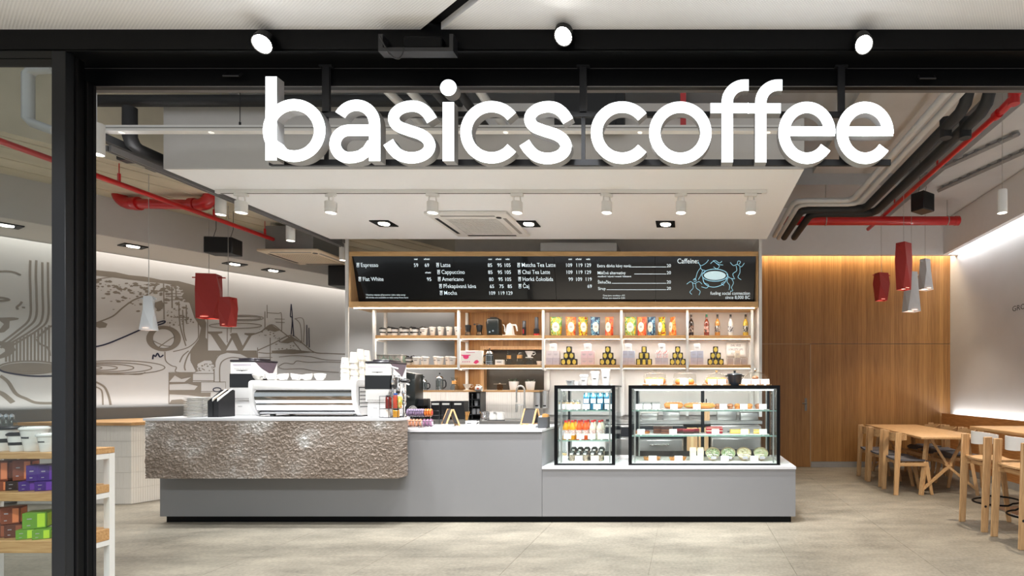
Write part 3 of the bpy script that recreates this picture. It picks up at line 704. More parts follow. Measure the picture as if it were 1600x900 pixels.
# dancing line figures round a bowl
BL = MB()
def addl(pts, w=1.0, closed=False):
    BL.merge(mstroke(spline(pts, 4) if not closed else pts, w, closed=closed).bm)
def disc(cx, cy, rx, ry, mbx):
    v = [mbx.bm.verts.new(scr(*q) + snorm * .0025) for q in arc(cx, cy, rx, ry, 0, 360, 28)[:-1]]; mbx.face(v)
addl(arc(1117, 430, 20, 9.5, 0, 360, 36)[:-1], 1.1, True)
addl([(1098, 434), (1101, 443), (1110, 448), (1120, 448), (1131, 443), (1136, 434)])
BF = MB(); disc(1117, 430.5, 17, 7, BF); part('menu_bowl', BF, mat('bowl_glow', (196, 224, 230), emit=.5, var=.03), menu, menu)
for pts in ([(1091, 409), (1095, 415), (1103, 411), (1107, 406)], [(1094, 414), (1096, 421), (1102, 423), (1099, 428)], [(1095, 418), (1090, 425), (1087, 435), (1085, 438)], [(1098, 422), (1095, 430), (1091, 437)],
            [(1110, 412), (1117, 407), (1124, 411), (1128, 408)], [(1114, 407), (1122, 413), (1130, 414)], [(1119, 411), (1124, 416), (1120, 420), (1115, 417)], [(1141, 410), (1146, 415), (1152, 413), (1158, 417), (1163, 411)],
            [(1152, 413), (1153, 408), (1157, 409), (1155, 413)], [(1150, 415), (1151, 423), (1145, 428), (1148, 436)], [(1156, 417), (1156, 426), (1153, 433), (1158, 437)], [(1073, 444), (1079, 440), (1085, 443), (1092, 440), (1097, 444)],
            [(1083, 438), (1086, 435), (1088, 439), (1084, 440)], [(1082, 442), (1083, 450), (1078, 456), (1081, 460)], [(1087, 443), (1088, 450), (1094, 455), (1092, 461)], [(1135, 428), (1140, 434), (1147, 436)],
            [(1138, 433), (1136, 440), (1140, 446), (1139, 453)], [(1143, 435), (1146, 442), (1143, 449), (1145, 454), (1141, 455)], [(1100, 442), (1107, 445), (1104, 450), (1096, 448)], [(1132, 440), (1127, 443), (1131, 446)]):
    addl(pts, .75)
part('menu_drawing', BL, M_txt2, menu, menu)
# led profile under the board
mb = MB(); mb.box(mx0 + .05, mx1 - .05, MY + .025, MY + .05, mz0 - .012, mz0 - .001); part('led_strip', mb, M_led, menu, menu)
area('menu_led', ((mx0 + mx1) / 2, MY + .05, mz0 - .03), (0, 0, 0), 5.3, .03, 13, (1, .93, .84))
# ================================================================ steel shelf rack
rack = thing('bar_shelf_rack', 'white steel rack with two long oak shelves under the menu board', 'shelf', ((mx0 + mx1) / 2, 7.52, .95))
QF, QB = 7.52, 7.80
S1, S2 = 2.114, 1.707
zdn = {585: 1.2, 717: 1.64, 849: 1.64, 971: 1.0, 1074: 1.0, 1175: 1.0}
for px in zdn:
    xx = X(px, QF)
    for yy, nm in ((QF, 'post'), (QB, 'post')):
        mb = MB(); z0 = zdn[px] if yy == QF else 1.356
        if px > 900: z0 = 1.0
        mb.box(xx - .017, xx + .017, yy - .017, yy + .017, z0, mz0 - .013); part('post', mb, M_wmetal, rack, rack)
    for zz in (S1 - .06, S2 - .06):
        mb = MB(); mb.box(xx - .014, xx + .014, QF + .017, QB - .017, zz - .015, zz + .013); part('arm', mb, M_wmetal, rack, rack)
for zz in (S1, S2):
    xs = [585, 717, 849, 971, 1074, 1175]
    for a, b in zip(xs[:-1], xs[1:]):
        xa, xb = X(a, QF) + .019, X(b, QF) - .019
        mb = MB(); mb.bbox(xa, xb, QF - .01, QB + .02, zz - .045, zz, .003, 1); part('shelf_board', mb, M_oakX, rack, rack)
        mb = MB(); mb.box(xa + .01, xb - .01, QF + .012, QF + .032, zz - .054, zz - .046); part('led_strip', mb, M_led, rack, rack)
        area('shelf_led', ((xa + xb) / 2, QF + .03, zz - .062), (0, 0, 0), xb - xa - .05, .02, 2.4 if a > 840 else 2.2, (1, .94, .87))
mb = MB(); mb.box(X(851, QB), X(1180, 7.8), 7.825, 7.845, 1.0, mz0 - .002); part('back_panel', mb, M_white, rack, rack)
# tall outer posts of the menu frame
for px, zb in ((543, 1.2), (1186.5, 1.0)):
    xx = X(px, 7.31) + (.014 if px > 800 else -.006); mb = MB(); mb.box(xx - .02, xx + .02, 7.30, 7.32 + (0 if px < 800 else .5), zb, Z(367, 7.31)); solo('menu_post', mb, M_wmetal, 'tall white flat post at the %s end of the menu board' % ('left' if px < 800 else 'right'), 'post')
# ================================================================ back counter
bcx0, bcx1 = -3.75, 1.0
bc = thing('back_counter', 'steel topped work counter along the wall behind the bar', 'counter', ((bcx0 + bcx1) / 2, 7.2, 0))
mb = MB(); mb.box(bcx0, bcx1, 7.2, 7.84, .91, .95); part('worktop', mb, M_steel, bc, bc)
xs = [-3.75, -3.1, -2.45, -1.80, X(948, 7.2)]
for k in range(4):
    mb = MB(); mb.box(xs[k] + .004, xs[k + 1] - .004, 7.23, 7.82, .1, .905); c = part('cabinet', mb, M_white, bc, bc)
mb = MB(); mb.box(X(948, 7.2), bcx1, 7.6, 7.82, .1, .905); part('back_board', mb, M_white, bc, bc)
mb = MB(); mb.box(bcx0 + .02, X(948, 7.2), 7.3, 7.8, 0, .1); part('plinth', mb, M_black, bc, bc)
# ================================================================ canopy fixtures
TZ = CZ; TY = 5.27
trk = thing('lighting_track', 'white lighting track screwed under the canopy soffit', 'track', (X(767, TY), TY, TZ))
mb = MB(); mb.box(X(338, TY), X(1198, TY), TY - .017, TY + .017, TZ - .034, TZ - .001); part('profile', mb, M_wmetal, trk, trk)
mb = MB(); mb.box(X(345, TY), X(1190, TY), TY - .006, TY + .006, TZ - .0355, TZ - .034); part('slot', mb, M_dgrey, trk, trk)
M_lens = mat('spot_lens', (255, 246, 232), emit=7., var=0)
def mk_track_spot():
    t = thing('track_spotlight', '', 'spotlight')
    mb = MB(); mb.bbox(-.06, .06, -.018, .018, -.03, -.001, .004, 1); part('adapter', mb, M_wmetal, t)
    mb = MB(); mb.tube([(-.03, 0, -.03), (-.035, 0, -.09), (0, 0, -.10)], .007, 6); mb.tube([(.03, 0, -.03), (.035, 0, -.09), (0, 0, -.1)], .007, 6); part('arm', mb, M_wmetal, t)
    mb = MB(); mb.lathe([(.0, -.08), (.048, -.08), (.052, -.085), (.052, -.150), (.049, -.150), (.049, -.156), (.052, -.156), (.052, -.185), (.047, -.19), (.045, -.182)], 22); part('head', mb, M_wmetal, t)
    mb = MB(); mb.lathe([(0, -.183), (.045, -.183)], 20, cap1=False); part('lens', mb, M_lens, t)
    return t
for i, px in enumerate((377, 517, 676, 808, 948, 1064, 1173)):
    o = place('tspot', mk_track_spot, (X(px, TY), TY, TZ - .034), R([10, -20, 15, 0, 25, -15, 5][i]), '%s white track spotlight from the left under the canopy' % ['first', 'second', 'third', 'fourth', 'fifth', 'sixth', 'seventh'][i], 'track spotlights under the canopy')
    spot('track_spot', (X(px, TY), TY, TZ - .23), (X(px, TY), 6.05, 1.0), 185, SOFT, 70, .6, .04)
def mk_down():
    t = thing('downlight', '', 'ceiling light')
    mb = MB(); mb.box(-.11, .11, -.11, -.075, -.012, 0); mb.box(-.11, .11, .075, .11, -.012, 0); mb.box(-.11, -.075, -.075, .075, -.012, 0); mb.box(.075, .11, -.075, .075, -.012, 0); mb.box(-.075, .075, -.075, .075, -.003, 0)
    part('frame', mb, M_black, t)
    mb = MB(); mb.lathe([(.0, -.010), (.05, -.010), (.058, -.016), (.060, -.004)], 22, cap1=False); part('lens', mb, M_lens, t)
    return t
for i, (px, py) in enumerate(((600, 348.5), (826, 349), (1040, 349.5))):
    Y = (CZ - CH) * F / (CY - py)
    place('down', mk_down, (X(px, Y), Y, CZ - .001), 0, '%s square black recessed downlight in the canopy soffit' % ['left', 'middle', 'right'][i], 'black downlights in the canopy')
    spot('down_spot', (X(px, Y), Y, CZ - .03), (X(px, Y), Y + .1, 0), 80, SOFT, 95, .7, .05)
for i, (px, py) in enumerate(((9, 351), (208, 384), (367, 412), (427, 422), (0, 3.2), (0, 4.4))):
    Y = (3.15 - CH) * F / (CY - py); xx = X(px, Y)
    if px == 0: xx, Y = wl(py, .85, 0).x, wl(py, .85, 0).y  # two extra downlights added out of view to brighten the rear mural wall
    place('down', mk_down, (xx, Y, 3.149), math.atan2(WD.y, WD.x), 'square black recessed downlight in the left soffit, %s' % ['seen through the shop window', 'above the white pendant', 'above the red pendants', 'nearest the menu board', 'added unseen behind the cream air conditioner', 'added unseen farthest back behind the bar shelves'][i], 'downlights in the left soffit')
    spot('down_spot', (xx, Y, 3.12), (xx, Y + .1, 0), 85 if px == 0 else 65, SOFT, 110, .7, .05)
M_acw = mat('ac_white', (226, 224, 220), .45, var=.02); M_grille = mat('ac_grille', (150, 148, 144), .6)
def mk_ac(wd, cream=None):
    mw_ = cream or M_acw
    t = thing('air_conditioner', '', 'air conditioner'); h = wd / 2
    mb = MB(); mb.bbox(-h, h, -h, h, -.035, 0, .015, 2); part('panel', mb, mw_, t)
    mb = MB()
    g = h * .62
    for k in range(15):
        y = -g + 2 * g * k / 14; mb.box(-g, g, y - .006, y + .006, -.044, -.034)
    for k in range(9):
        x = -g + 2 * g * k / 8; mb.box(x - .004, x + .004, -g, g, -.043, -.034)
    part('grille', mb, mw_, t)
    mb = MB(); mb.box(-g, g, -g, g, -.037, -.0345); part('filter', mb, M_grille, t)
    for a in range(4):
        m = Matrix.Rotation(a * PI / 2, 4, 'Z'); mb = MB(); mb.box(-h * .66, h * .66, h * .80, h * .88, -.0385, -.034, m=m); part('louvre', mb, M_dgrey if a in (1, 0) else M_grille, t)
    mb = MB(); mb.cyl((h * .72, -h * .72, -.04), (h * .72, -h * .72, -.034), .03); part('sensor', mb, M_plastic_k, t)
    return t
Ya, Yb = (CZ - CH) * F / (CY - 331), (CZ - CH) * F / (CY - 366)
o = mk_ac(.90); o.location = (X(752, (Ya + Yb) / 2), (Ya + Yb) / 2 - .02, CZ - .001); o['label'] = 'white ceiling cassette air conditioner in the middle of the canopy'
cz = 3.23; Y1 = (cz - CH) * F / (CY - 388.5)
o = mk_ac(.82, mat('ac_cream', (222, 206, 184), .45, var=.02)); o.location = (X(482, Y1 + .4), Y1 + .4, cz); o['label'] = 'cream ceiling cassette air conditioner under a grey box left of the canopy'
mb = MB(); mb.box(-.34, .30, -.34, .34, .0, .32); ab = part('casing', mb, mat('galvanised', (132, 134, 135), .45, .6), o)
for sx in (-.3, .28):
    for sy in (-.3, .3):
        mb = MB(); mb.cyl((sx, sy, .32), (sx, sy, 1.45), .006, seg=6); part('hanger_rod', mb, M_steel, o)
# ---- cylinder pendants
def mk_cyl():
    t = thing('cylinder_pendant', '', 'pendant lamp')
    mb = MB(); mb.lathe([(.0, .23), (.045, .23), (.046, .226), (.046, .0), (.041, .0), (.040, .012)], 20, cap1=False); part('shade', mb, M_wmetal, t)
    mb = MB(); mb.lathe([(0, .004), (.040, .004)], 18, cap1=False); part('lens', mb, M_lens, t)
    mb = MB(); mb.cyl((0, 0, .23), (0, 0, 1.45), .003, seg=6); part('wire', mb, M_steel, t)
    return t
for i, (px, py) in enumerate(((345, 335), (454, 376), (536, 409))):
    Y = 4.7 * F / (CX - px); place('cyl', mk_cyl, (X(px, Y), Y, 3.13), 0, 'white cylinder pendant lamp beside the canopy, %s of three from the front' % ['first', 'second', 'third'][i], 'white cylinder pendants')
    spot('cyl_spot', (X(px, Y), Y, 3.11), (X(px, Y), Y, 0), 35, SOFT, 80, .7, .04)
place('cyl', mk_cyl, (X(1566, 5.43), 5.43, 3.13), 0, 'white cylinder pendant lamp on a wire at the far right', 'white cylinder pendants')
spot('cyl_spot', (X(1566, 5.43), 5.43, 3.11), (X(1566, 5.43), 5.43, 0), 230, WARM, 110, .7, .04)
# ---- suspended white rail behind the sign
YR = 4.45
sr = thing('suspended_rail', 'long white suspended lighting rail running behind the sign letters', 'track', P(700, 203, YR))
mb = MB(); mb.box(X(120, YR), X(1250, YR), YR - .03, YR + .03, Z(207, YR), Z(198, YR)); part('profile', mb, M_wmetal, sr, sr)
mb = MB(); mb.box(X(158, YR), X(1240, YR), YR - .034, YR - .03, Z(203, YR), Z(201.5, YR)); part('groove', mb, M_grille, sr, sr)
for i, px in enumerate((190, 330, 560, 790, 1000, 1200)):  # made-up lenses with added spots, to brighten the floor and the soffit above
    q = P(px, 207, YR); mb = MB(); mb.lathe([(0, -.001), (.016, -.001), (.019, -.003), (.02, .0)], 14, c=(q.x, YR, q.z)); part('rail_lens', mb, mat('rail_lens_glow', (240, 238, 232), emit=.6, var=0), sr, sr)
    spot('rail_spot', (q.x, YR, q.z - .02), (q.x, YR + .05, 0), 105, SOFT, 120, .8, .03)
for px in (375, 962):
    mb = MB(); mb.cyl(P(px, 198, YR), P(px, 60, YR), .003, seg=6); mb.cyl(P(px, 198, YR), P(px, 191, YR), .008, seg=8); part('wire', mb, M_dgrey, sr, sr)
# ---- gridded lamps (faceted pendants)
def mk_facet(h, wt, wm, wb, m, pin=True):
    t = thing('pendant_lamp', '', 'pendant lamp')
    mb = MB(); n = 4; rings = []
    for z, wd, rot in ((0, wb, 0.0), (h * .62, wm, .35), (h, wt, .18)):
        rings.append([mb.bm.verts.new((wd / 2 * 1.2 * math.cos(rot + PI / 4 + i * PI / 2), wd / 2 * .9 * math.sin(rot + PI / 4 + i * PI / 2), z)) for i in range(n)])
    for a, b in zip(rings[:-1], rings[1:]):
        for i in range(n):
            j = (i + 1) % n; mb.face([a[i], a[j], b[i]]); mb.face([a[j], b[j], b[i]])
    mb.face(rings[-1])
    part('shade', mb, m, t, ang=10)
    mb = MB(); v = [mb.bm.verts.new(q.co * 1.0 + Vector((0, 0, .012))) for q in ()]
    mb.lathe([(0, .02), (wb * .40, .02)], 16, cap1=False); part('diffuser', mb, mat('pendant_glow', (255, 214, 190), emit=2.5, var=0), t)
    if pin:
        mb = MB(); mb.cyl((-wt * .75, 0, h * .93), (wt * .75, 0, h * .93), .008, seg=8); part('pin', mb, m, t)
    mb = MB(); mb.cyl((0, 0, h), (0, 0, 4.6 - 0), .0035, seg=6); wr_ = part('wire', mb, M_steel, t)
    return t
M_lred = mat('lamp_red', (166, 46, 42), .55); M_lwh = mat('lamp_white', (196, 200, 204), .5)
def facet(px0, px1, py0, py1, Y, m, lab, rz, ztop, grp):
    w_ = (px1 - px0) * Y / F; h = (py1 - py0) * Y / F
    o = mk_facet(h, w_ * .86, w_ * 1.0, w_ * .80, m) if m is M_lred else mk_facet(h, w_ * .62, w_ * .72, w_ * 1.0, m)
    for c in o.children:
        if c.name.startswith('wire'):
            for v in c.data.vertices:
                if v.co.z > h + .01: v.co.z = ztop - Z(py1, Y)
    o.location = (X((px0 + px1) / 2, Y), Y, Z(py1, Y)); o.rotation_euler[2] = rz; o['label'] = lab; o['group'] = grp
    pl = bpy.data.lights.new('pendant_light', 'SPOT'); pl.energy = 22; pl.color = WARM; pl.spot_size = R(100); pl.spot_blend = .6; pl.shadow_soft_size = .04
    q = bpy.data.objects.new('pendant_light', pl); col.objects.link(q); q.location = o.location + Vector((0, 0, -.01))
g = 'faceted pendant lamps'
facet(308, 345, 429, 498, 6.86, M_lred, 'larger red faceted pendant lamp on the left by the mural', .1, 3.6, g)
facet(344, 369, 465, 510, 6.6, M_lred, 'smaller red faceted pendant lamp on the left by the mural', -.3, 3.6, g)
facet(222, 243, 463, 516, 5.63, M_lwh, 'white faceted pendant lamp on the left by the mural', .2, 3.6, g)
facet(1366, 1388, 427, 470, 8.6, M_lred, 'shorter red faceted pendant lamp above the far dining table', .1, 4.6, g)
facet(1399, 1425, 380, 453, 7.15, M_lred, 'tall red faceted pendant lamp above the dining table', .5, 4.6, g)
facet(1411, 1437, 425, 487, 8.0, M_lwh, 'longer pale grey faceted pendant lamp, lowest above the dining table', .2, 4.6, g)
facet(1434, 1457, 405, 453, 8.4, M_lwh, 'shorter pale grey faceted pendant lamp nearest the right wall', .4, 4.6, g)
# ---- speakers
def speaker(px0, px1, py0, py1, Y, lab, rz, zt_):
    w_, h = (px1 - px0) * Y / F, (py1 - py0) * Y / F
    t = thing('hanging_speaker', lab, 'speaker', (X((px0 + px1) / 2, Y), Y, Z(py1, Y)), rz)
    mb = MB(); mb.bbox(-w_ / 2, w_ / 2, -.1, .1, 0, h, .008, 1); part('body', mb, M_plastic_k, t)
    mb = MB(); mb.box(-w_ / 2 + .012, w_ / 2 - .012, -.104, -.1, .012, h - .012); part('grille', mb, mat('speaker_grille', (14, 14, 15), .8, bump=.3, scale=300), t)
    for sx in (-.3, .3):
        mb = MB(); mb.tube([(sx * w_ - .02, 0, h), (sx * w_ + .015, 0, h + .12), (sx * w_ + .015, 0, zt_ - Z(py1, Y))], .003, 5); part('wire', mb, M_dgrey, t)
speaker(329, 369, 373, 398, 6.8, 'black box speaker hanging on wires before the mural soffit', .15, 3.6)
speaker(1427, 1456, 303, 331, 7.6, 'black box speaker hanging by the red pipe on the right', .6, 4.6)
# ---- pipes
M_pipek = mat('black_insulation', (30, 31, 33), .6); M_pipeg = mat('pipe_grey', (196, 197, 197), .45, .15); M_sprink = mat('pipe_red', (186, 24, 26), .35, coat=.3)
def PP(px, py, z):
    Y = (z - CH) * F / (CY - py); return Vector((X(px, Y), Y, z))
def pipe(name, pts, r, m, lab, seg=12):
    mb = MB(); mb.tube(pts, r, seg); return solo(name, mb, m, lab, 'pipe')
z = 3.9
def run(a, b, zz): return [PP(*a, zz), PP(*b, zz)]
p1 = PP(1500, 165, z); p2 = PP(1375, 318, z); 
def elbow(a, b, c, k=.12):
    return [a, b + (a - b).normalized() * k, b + ((a - b).normalized() + (c - b).normalized()) * k * .3, b + (c - b).normalized() * k, c]
def insul(x_, xe, yt, lab):
    zz = 3.77
    a = Vector((x_, 4.45, 4.5)); b = Vector((x_, 4.6, zz)); c = Vector((x_, yt, zz)); d = Vector((xe, yt, zz)); e = Vector((xe, 8.6, zz))
    mb = MB(); mb.tube(elbow(a, b, c)[:-1] + elbow(b, c, d)[1:-1] + elbow(c, d, e)[1:], .051, 14)
    mb.cyl((x_, 4.98, zz - .10), (x_, 4.98, zz + .08), .052, seg=14)
    o = solo('insulated_pipe', mb, M_pipek, lab, 'pipe', group='black insulated pipes')
    return o
insul(2.37, 1.54, 7.25, 'inner black insulated pipe bending under the right ceiling')
insul(2.55, 1.70, 7.42, 'outer black insulated pipe bending under the right ceiling')
for k, px in enumerate((2.10, 2.21)):
    mb = MB(); c = Vector((px, 6.92 + .13 * k, 3.77)); d = Vector((1.37 + .085 * k, 6.92 + .13 * k, 3.77))
    mb.tube(elbow(Vector((px, 4.3, 3.77)), c, d)[:-1] + elbow(c, d, d + Vector((0, 1.6, 0)))[1:], .032, 10); solo('grey_pipe', mb, M_pipeg, '%s thin grey pipe bending under the right ceiling' % ['left', 'right'][k], 'pipe', group='grey pipes')
rp = thing('sprinkler_main', 'thick red sprinkler pipe ending in a cap before the right wall', 'pipe', Vector((X(1380, 8.2), 8.2, Z(345, 8.2))))
mb = MB(); a = P(1225, 345, 8.2); b = P(1498, 345, 8.2); mb.cyl(a, b, .066, seg=18); part('pipe', mb, M_sprink, rp, rp)
mb = MB(); mb.lathe([(.072, 0), (.072, .06), (.05, .075)], 18, m=Matrix.Translation(b - Vector((.06, 0, 0))) @ Matrix.Rotation(PI / 2, 4, 'Y')); part('end_cap', mb, M_sprink, rp, rp)
for px in (1480, 1290):
    mb = MB(); q = P(px, 345, 8.2); mb.tube([q + Vector((.0, .07 * math.cos(t), .07 * math.sin(t))) for t in [i * PI / 6 for i in range(12)]], .008, 6, True); mb.cyl(q + Vector((0, 0, .07)), Vector((q.x, q.y, 4.45)), .006, seg=6); part('hanger', mb, M_steel, rp, rp)
ra = PP(1566, 172, 4.01); rb_ = PP(1356, 357, 4.01); rb_ = Vector((ra.x, rb_.y, 4.0))
rs = thing('sprinkler_branch', 'thin red sprinkler pipe running back under the right ceiling', 'pipe', ra)
mb = MB(); mb.cyl(ra, rb_, .030, seg=12); part('pipe', mb, M_sprink, rs, rs)
mb = MB(); mb.tube([ra + Vector((.0, .02, 0)), ra + Vector((.04, -.1, .05)), ra + Vector((.10, -.14, .16))], .042, 10); mb.cyl(ra + Vector((0, .05, 0)), ra + Vector((0, .12, 0)), .045, seg=12); mb.cyl(ra + Vector((.05, -.1, .0)), ra + Vector((.05, -.1, .13)), .05, seg=12); part('coupling', mb, M_sprink, rs, rs)
for t in (.35, .7):
    q = ra.lerp(rb_, t); mb = MB(); mb.cyl(q, q + Vector((0, 0, .09)), .012, seg=8); part('sprinkler_head', mb, M_sprink, rs, rs)
# left sprinkler pipes
zz = 3.37
la = PP(-20, 213, zz); lb = PP(425, 379, zz); lb = Vector((la.x, lb.y + .2, zz))
ls = thing('sprinkler_line', 'long thin red sprinkler pipe under the concrete on the left', 'pipe', la)
mb = MB(); mb.cyl(la, lb, .026, seg=12); part('pipe', mb, M_sprink, ls, ls)
for t in (.3, .62, .85):
    q = la.lerp(lb, t); mb = MB(); mb.cyl(q, q + Vector((0, 0, .1)), .013, seg=8); mb.cyl(q + Vector((0, 0, .1)), q + Vector((0, 0, .2)), .004, seg=6); part('sprinkler_head', mb, M_sprink, ls, ls)
A = P(204, 318, 6.25); B = P(312, 320, 6.25)
lm = thing('sprinkler_manifold', 'short thick red sprinkler pipe with elbows under the left concrete', 'pipe', A)
mb = MB(); mb.cyl(A, B, .055, seg=16); part('pipe', mb, M_sprink, lm, lm)
for q, sx in ((A, -1), (B, 1)):
    mb = MB(); mb.tube([q + Vector((-sx * .03, 0, 0))] + [q + Vector((sx * (.13 * math.sin(t)), 0, .13 - .13 * math.cos(t))) for t in [i * PI / 12 for i in range(7)]] + [q + Vector((sx * .13, 0, .25))], .068, 14); part('elbow', mb, M_sprink, lm, lm)
    mb = MB(); mb.cyl(q + Vector((-sx * .10, 0, 0)), q + Vector((-sx * .04, 0, 0)), .075, seg=16); part('coupling', mb, M_sprink, lm, lm)
# black ducts above on the left
Yk = 4.69
mb = MB(); a = P(140, 157.5, Yk); b = P(720, 157.5, Yk); mb.cyl(a, b, .048, seg=14); solo('black_duct', mb, M_pipek, 'horizontal black insulated pipe behind the header above the canopy', 'pipe')
mb = MB(); q0 = P(203, 168, 4.6); q1 = P(203, 228, 4.6); mb.tube(elbow(q0, q1, q1 + Vector((0, 2.4, 0)), .08), .05, 12); solo('black_drop_pipe', mb, M_pipek, 'black pipe dropping down and running back left of the canopy', 'pipe')
mb = MB(); q0 = P(150, 210, 4.4); mb.box(q0.x - .03, q0.x + .03, 4.4, 7.0, q0.z - .03, q0.z + .03); solo('black_tray', mb, M_pipek, 'black cable tray running back on the left above the soffit', 'cable tray')
mb = MB(); q0 = P(156, 226, 4.28); q0.x = -4.635; mb.box(q0.x - .02, q0.x, 4.35, 7.3, q0.z - .02, q0.z + .02); mb.box(q0.x + .015, q0.x + .035, 4.35, 7.3, q0.z - .02, q0.z + .02); mb.box(q0.x - .02, q0.x + .035, 4.35, 7.3, q0.z + .02, q0.z + .026); solo('grey_rail', mb, mat('rail_grey', (104, 102, 102), .5), 'grey double rail running along the left edge of the canopy', 'rail')
for k, px in enumerate((196, 240)):
    q = P(px, 240 + 14 * k, 5.0); mb = MB(); mb.bbox(q.x - .05, q.x + .05, 4.96, 5.06, q.z - .07, q.z + .05, .008, 1); solo('pipe_hanger_box', mb, M_plastic_k, 'small black box hanging on the black pipe, %s one' % ['left', 'right'][k], 'box')
for k, px in enumerate((585, 622, 662, 700, 735)):
    a = P(px, 143, 4.0); mb = MB(); mb.cyl((a.x, 3.7, a.z + .1), (a.x + .0, 6.6, a.z + .1), .035, seg=12); solo('ceiling_tube', mb, [M_pipeg, M_pipeg, M_pipek, M_pipek, M_pipeg][k], '%s tube running back above the canopy behind the letters a s i c' % ['first grey', 'second grey', 'first black', 'second black', 'third grey'][k], 'pipe', group='tubes above the canopy')
mb = MB(); mb.box(X(1063, 4.6), X(1072, 4.6), 4.6, 4.64, Z(200, 4.6), 4.69); solo('red_drop_pipe', mb, M_sprink, 'vertical red strip seen through the letter o', 'pipe')
mb = MB(); mb.box(X(866, 4.64), X(975, 4.64), 4.64, 4.74, Z(200, 4.64), 4.5); solo('black_housing', mb, M_pipek, 'black box hanging above the canopy behind the letters s c', 'box')

mb = MB(); mb.bbox(X(512, 8.2), X(541, 8.2), 8.2, 8.5, Z(446, 8.2), Z(414, 8.2), .01, 1); o = solo('wall_speaker', mb, M_plastic_k, 'black square box on the left soffit beside the end of the menu board', 'box')

mb = MB(); mb.tube([P(x, y, 4.25) for x, y in ((84, 107), (52, 109), (44, 116), (44, 186), (52, 193), (86, 205))], .035, 10); solo('bent_grey_pipe', mb, M_pipeg, 'grey bent pipe before the concrete seen through the shop window', 'pipe')
place('cyl', mk_cyl, (X(151, 4.07), 4.07, 3.13), 0, 'white cylinder pendant lamp half hidden beside the black pillar', 'white cylinder pendants')

for k, (a, b) in enumerate((((1466, 298), (1606, 235)), ((1440, 278), (1592, 209)))):
    pa, pb = PP(a[0], a[1], 4.18), PP(b[0], b[1], 4.18); mb = MB(); mb.tube([pa, pb], .028, 4); q = (pb - pa)
    for j in range(9):
        c = pa + q * (j + .5) / 9; mb.box(c.x - .02, c.x + .02, c.y - .02, c.y + .02, 4.165, 4.22)
    solo('ceiling_channel', mb, mat('zinc', (150, 152, 154), .45, .4), '%s perforated steel channel under the right concrete ceiling' % ['lower', 'upper'][k], 'channel')
# ================================================================ goods on the shelves
IY, IB = 7.60, 7.72                       # front and back row
def pat(name, cols, scale=9., rough=.4, seed=0.):
    """printed packaging: blotches of a few colours"""
    if name in MATS: return MATS[name]
    m = bpy.data.materials.new(name); m.use_nodes = True; nt = m.node_tree; b = nt.nodes['Principled BSDF']
    tc = nt.nodes.new('ShaderNodeTexCoord'); mp = nt.nodes.new('ShaderNodeMapping'); mp.inputs['Location'].default_value = (seed, seed * 2, seed * 3); mp.inputs['Scale'].default_value = (1.5, 1, .8)
    nt.links.new(tc.outputs['Object'], mp.inputs[0])
    n = nt.nodes.new('ShaderNodeTexNoise'); n.inputs['Scale'].default_value = scale; n.inputs['Detail'].default_value = 2; n.inputs['Distortion'].default_value = 1.5; nt.links.new(mp.outputs[0], n.inputs[0])
    r = nt.nodes.new('ShaderNodeValToRGB'); r.color_ramp.interpolation = 'CONSTANT'
    e = r.color_ramp.elements; k = len(cols)
    e[0].position = 0; e[0].color = lin(cols[0]); e[1].position = .40; e[1].color = lin(cols[1])
    for i in range(2, k): q = e.new(.40 + .2 * (i - 1) / (k - 1)); q.color = lin(cols[i])
    nt.links.new(n.outputs[0], r.inputs[0]); nt.links.new(r.outputs[0], b.inputs['Base Color']); b.inputs['Roughness'].default_value = rough
    MATS[name] = m; return m
M_pink_ink = mat('pink_ink', (226, 62, 120), .6); M_ink = mat('dark_ink', (60, 58, 60), .6); M_glabel = mat('gold_label', (206, 184, 84), .4, var=.15, scale=60)
M_lilac = mat('lilac_card', (186, 178, 188), .6, var=.04); M_pinkc = mat('pink_card', (214, 188, 190), .6); M_blackc = mat('black_card', (34, 31, 28), .5)
M_coffee = mat('coffee_beige', (206, 190, 168), .5)
def cup_body(mb, r0, r1, h):
    mb.lathe([(0, 0), (r0, 0), (r0 * 1.02, .004), (r1, h), (r1 * .94, h), (r0 * .9, .008), (0, .008)], 20, cap0=False, cap1=False)
def mk_cup(h=.092, r0=.030, r1=.043, band=False, logo=True, lidm=None):
    def f():
        t = thing('reusable_cup', '', 'cup')
        mb = MB(); cup_body(mb, r0, r1, h); part('body', mb, M_ceramic, t)
        mb = MB(); mb.lathe([(r1 + .002, h - .006), (r1 + .005, h - .004), (r1 + .005, h + .006), (r1 - .004, h + .014), (r1 - .012, h + .010), (0, h + .010)], 20, cap0=False, cap1=False); mb.box(-.008, .008, -r1 + .004, -r1 + .016, h + .010, h + .018); part('lid', mb, M_plastic_k if band else M_ceramic, t)
        if band:
            z0, z1 = h * .38, h * .56; ra, rb2 = r0 + (r1 - r0) * .38 + .0015, r0 + (r1 - r0) * .56 + .0015
            mb = MB(); mb.lathe([(ra - .002, z0), (ra, z0), (rb2, z1), (rb2 - .002, z1)], 20, cap0=False, cap1=False); part('band', mb, M_plastic_k, t)
        elif logo:
            mb = MB(); ra = r0 + (r1 - r0) * .62
            pts = [(ra * 1.012 * math.sin(a), -ra * 1.012 * math.cos(a)) for a in [(-.45 + .1 * i) for i in range(10)]]
            for (x0, y0), (x1, y1) in list(zip(pts[:-1], pts[1:]))[::1]:
                mb.face([mb.bm.verts.new(q) for q in ((x0, y0, h * .58), (x1, y1, h * .58), (x1 * 1.006, y1 * 1.006, h * .66), (x0 * 1.006, y0 * 1.006, h * .66))])
            part('logo', mb, M_ink, t)
        return t
    return f
GB, GW = 'black lidded cups on the bar shelves', 'white lidded cups on the bar shelves'
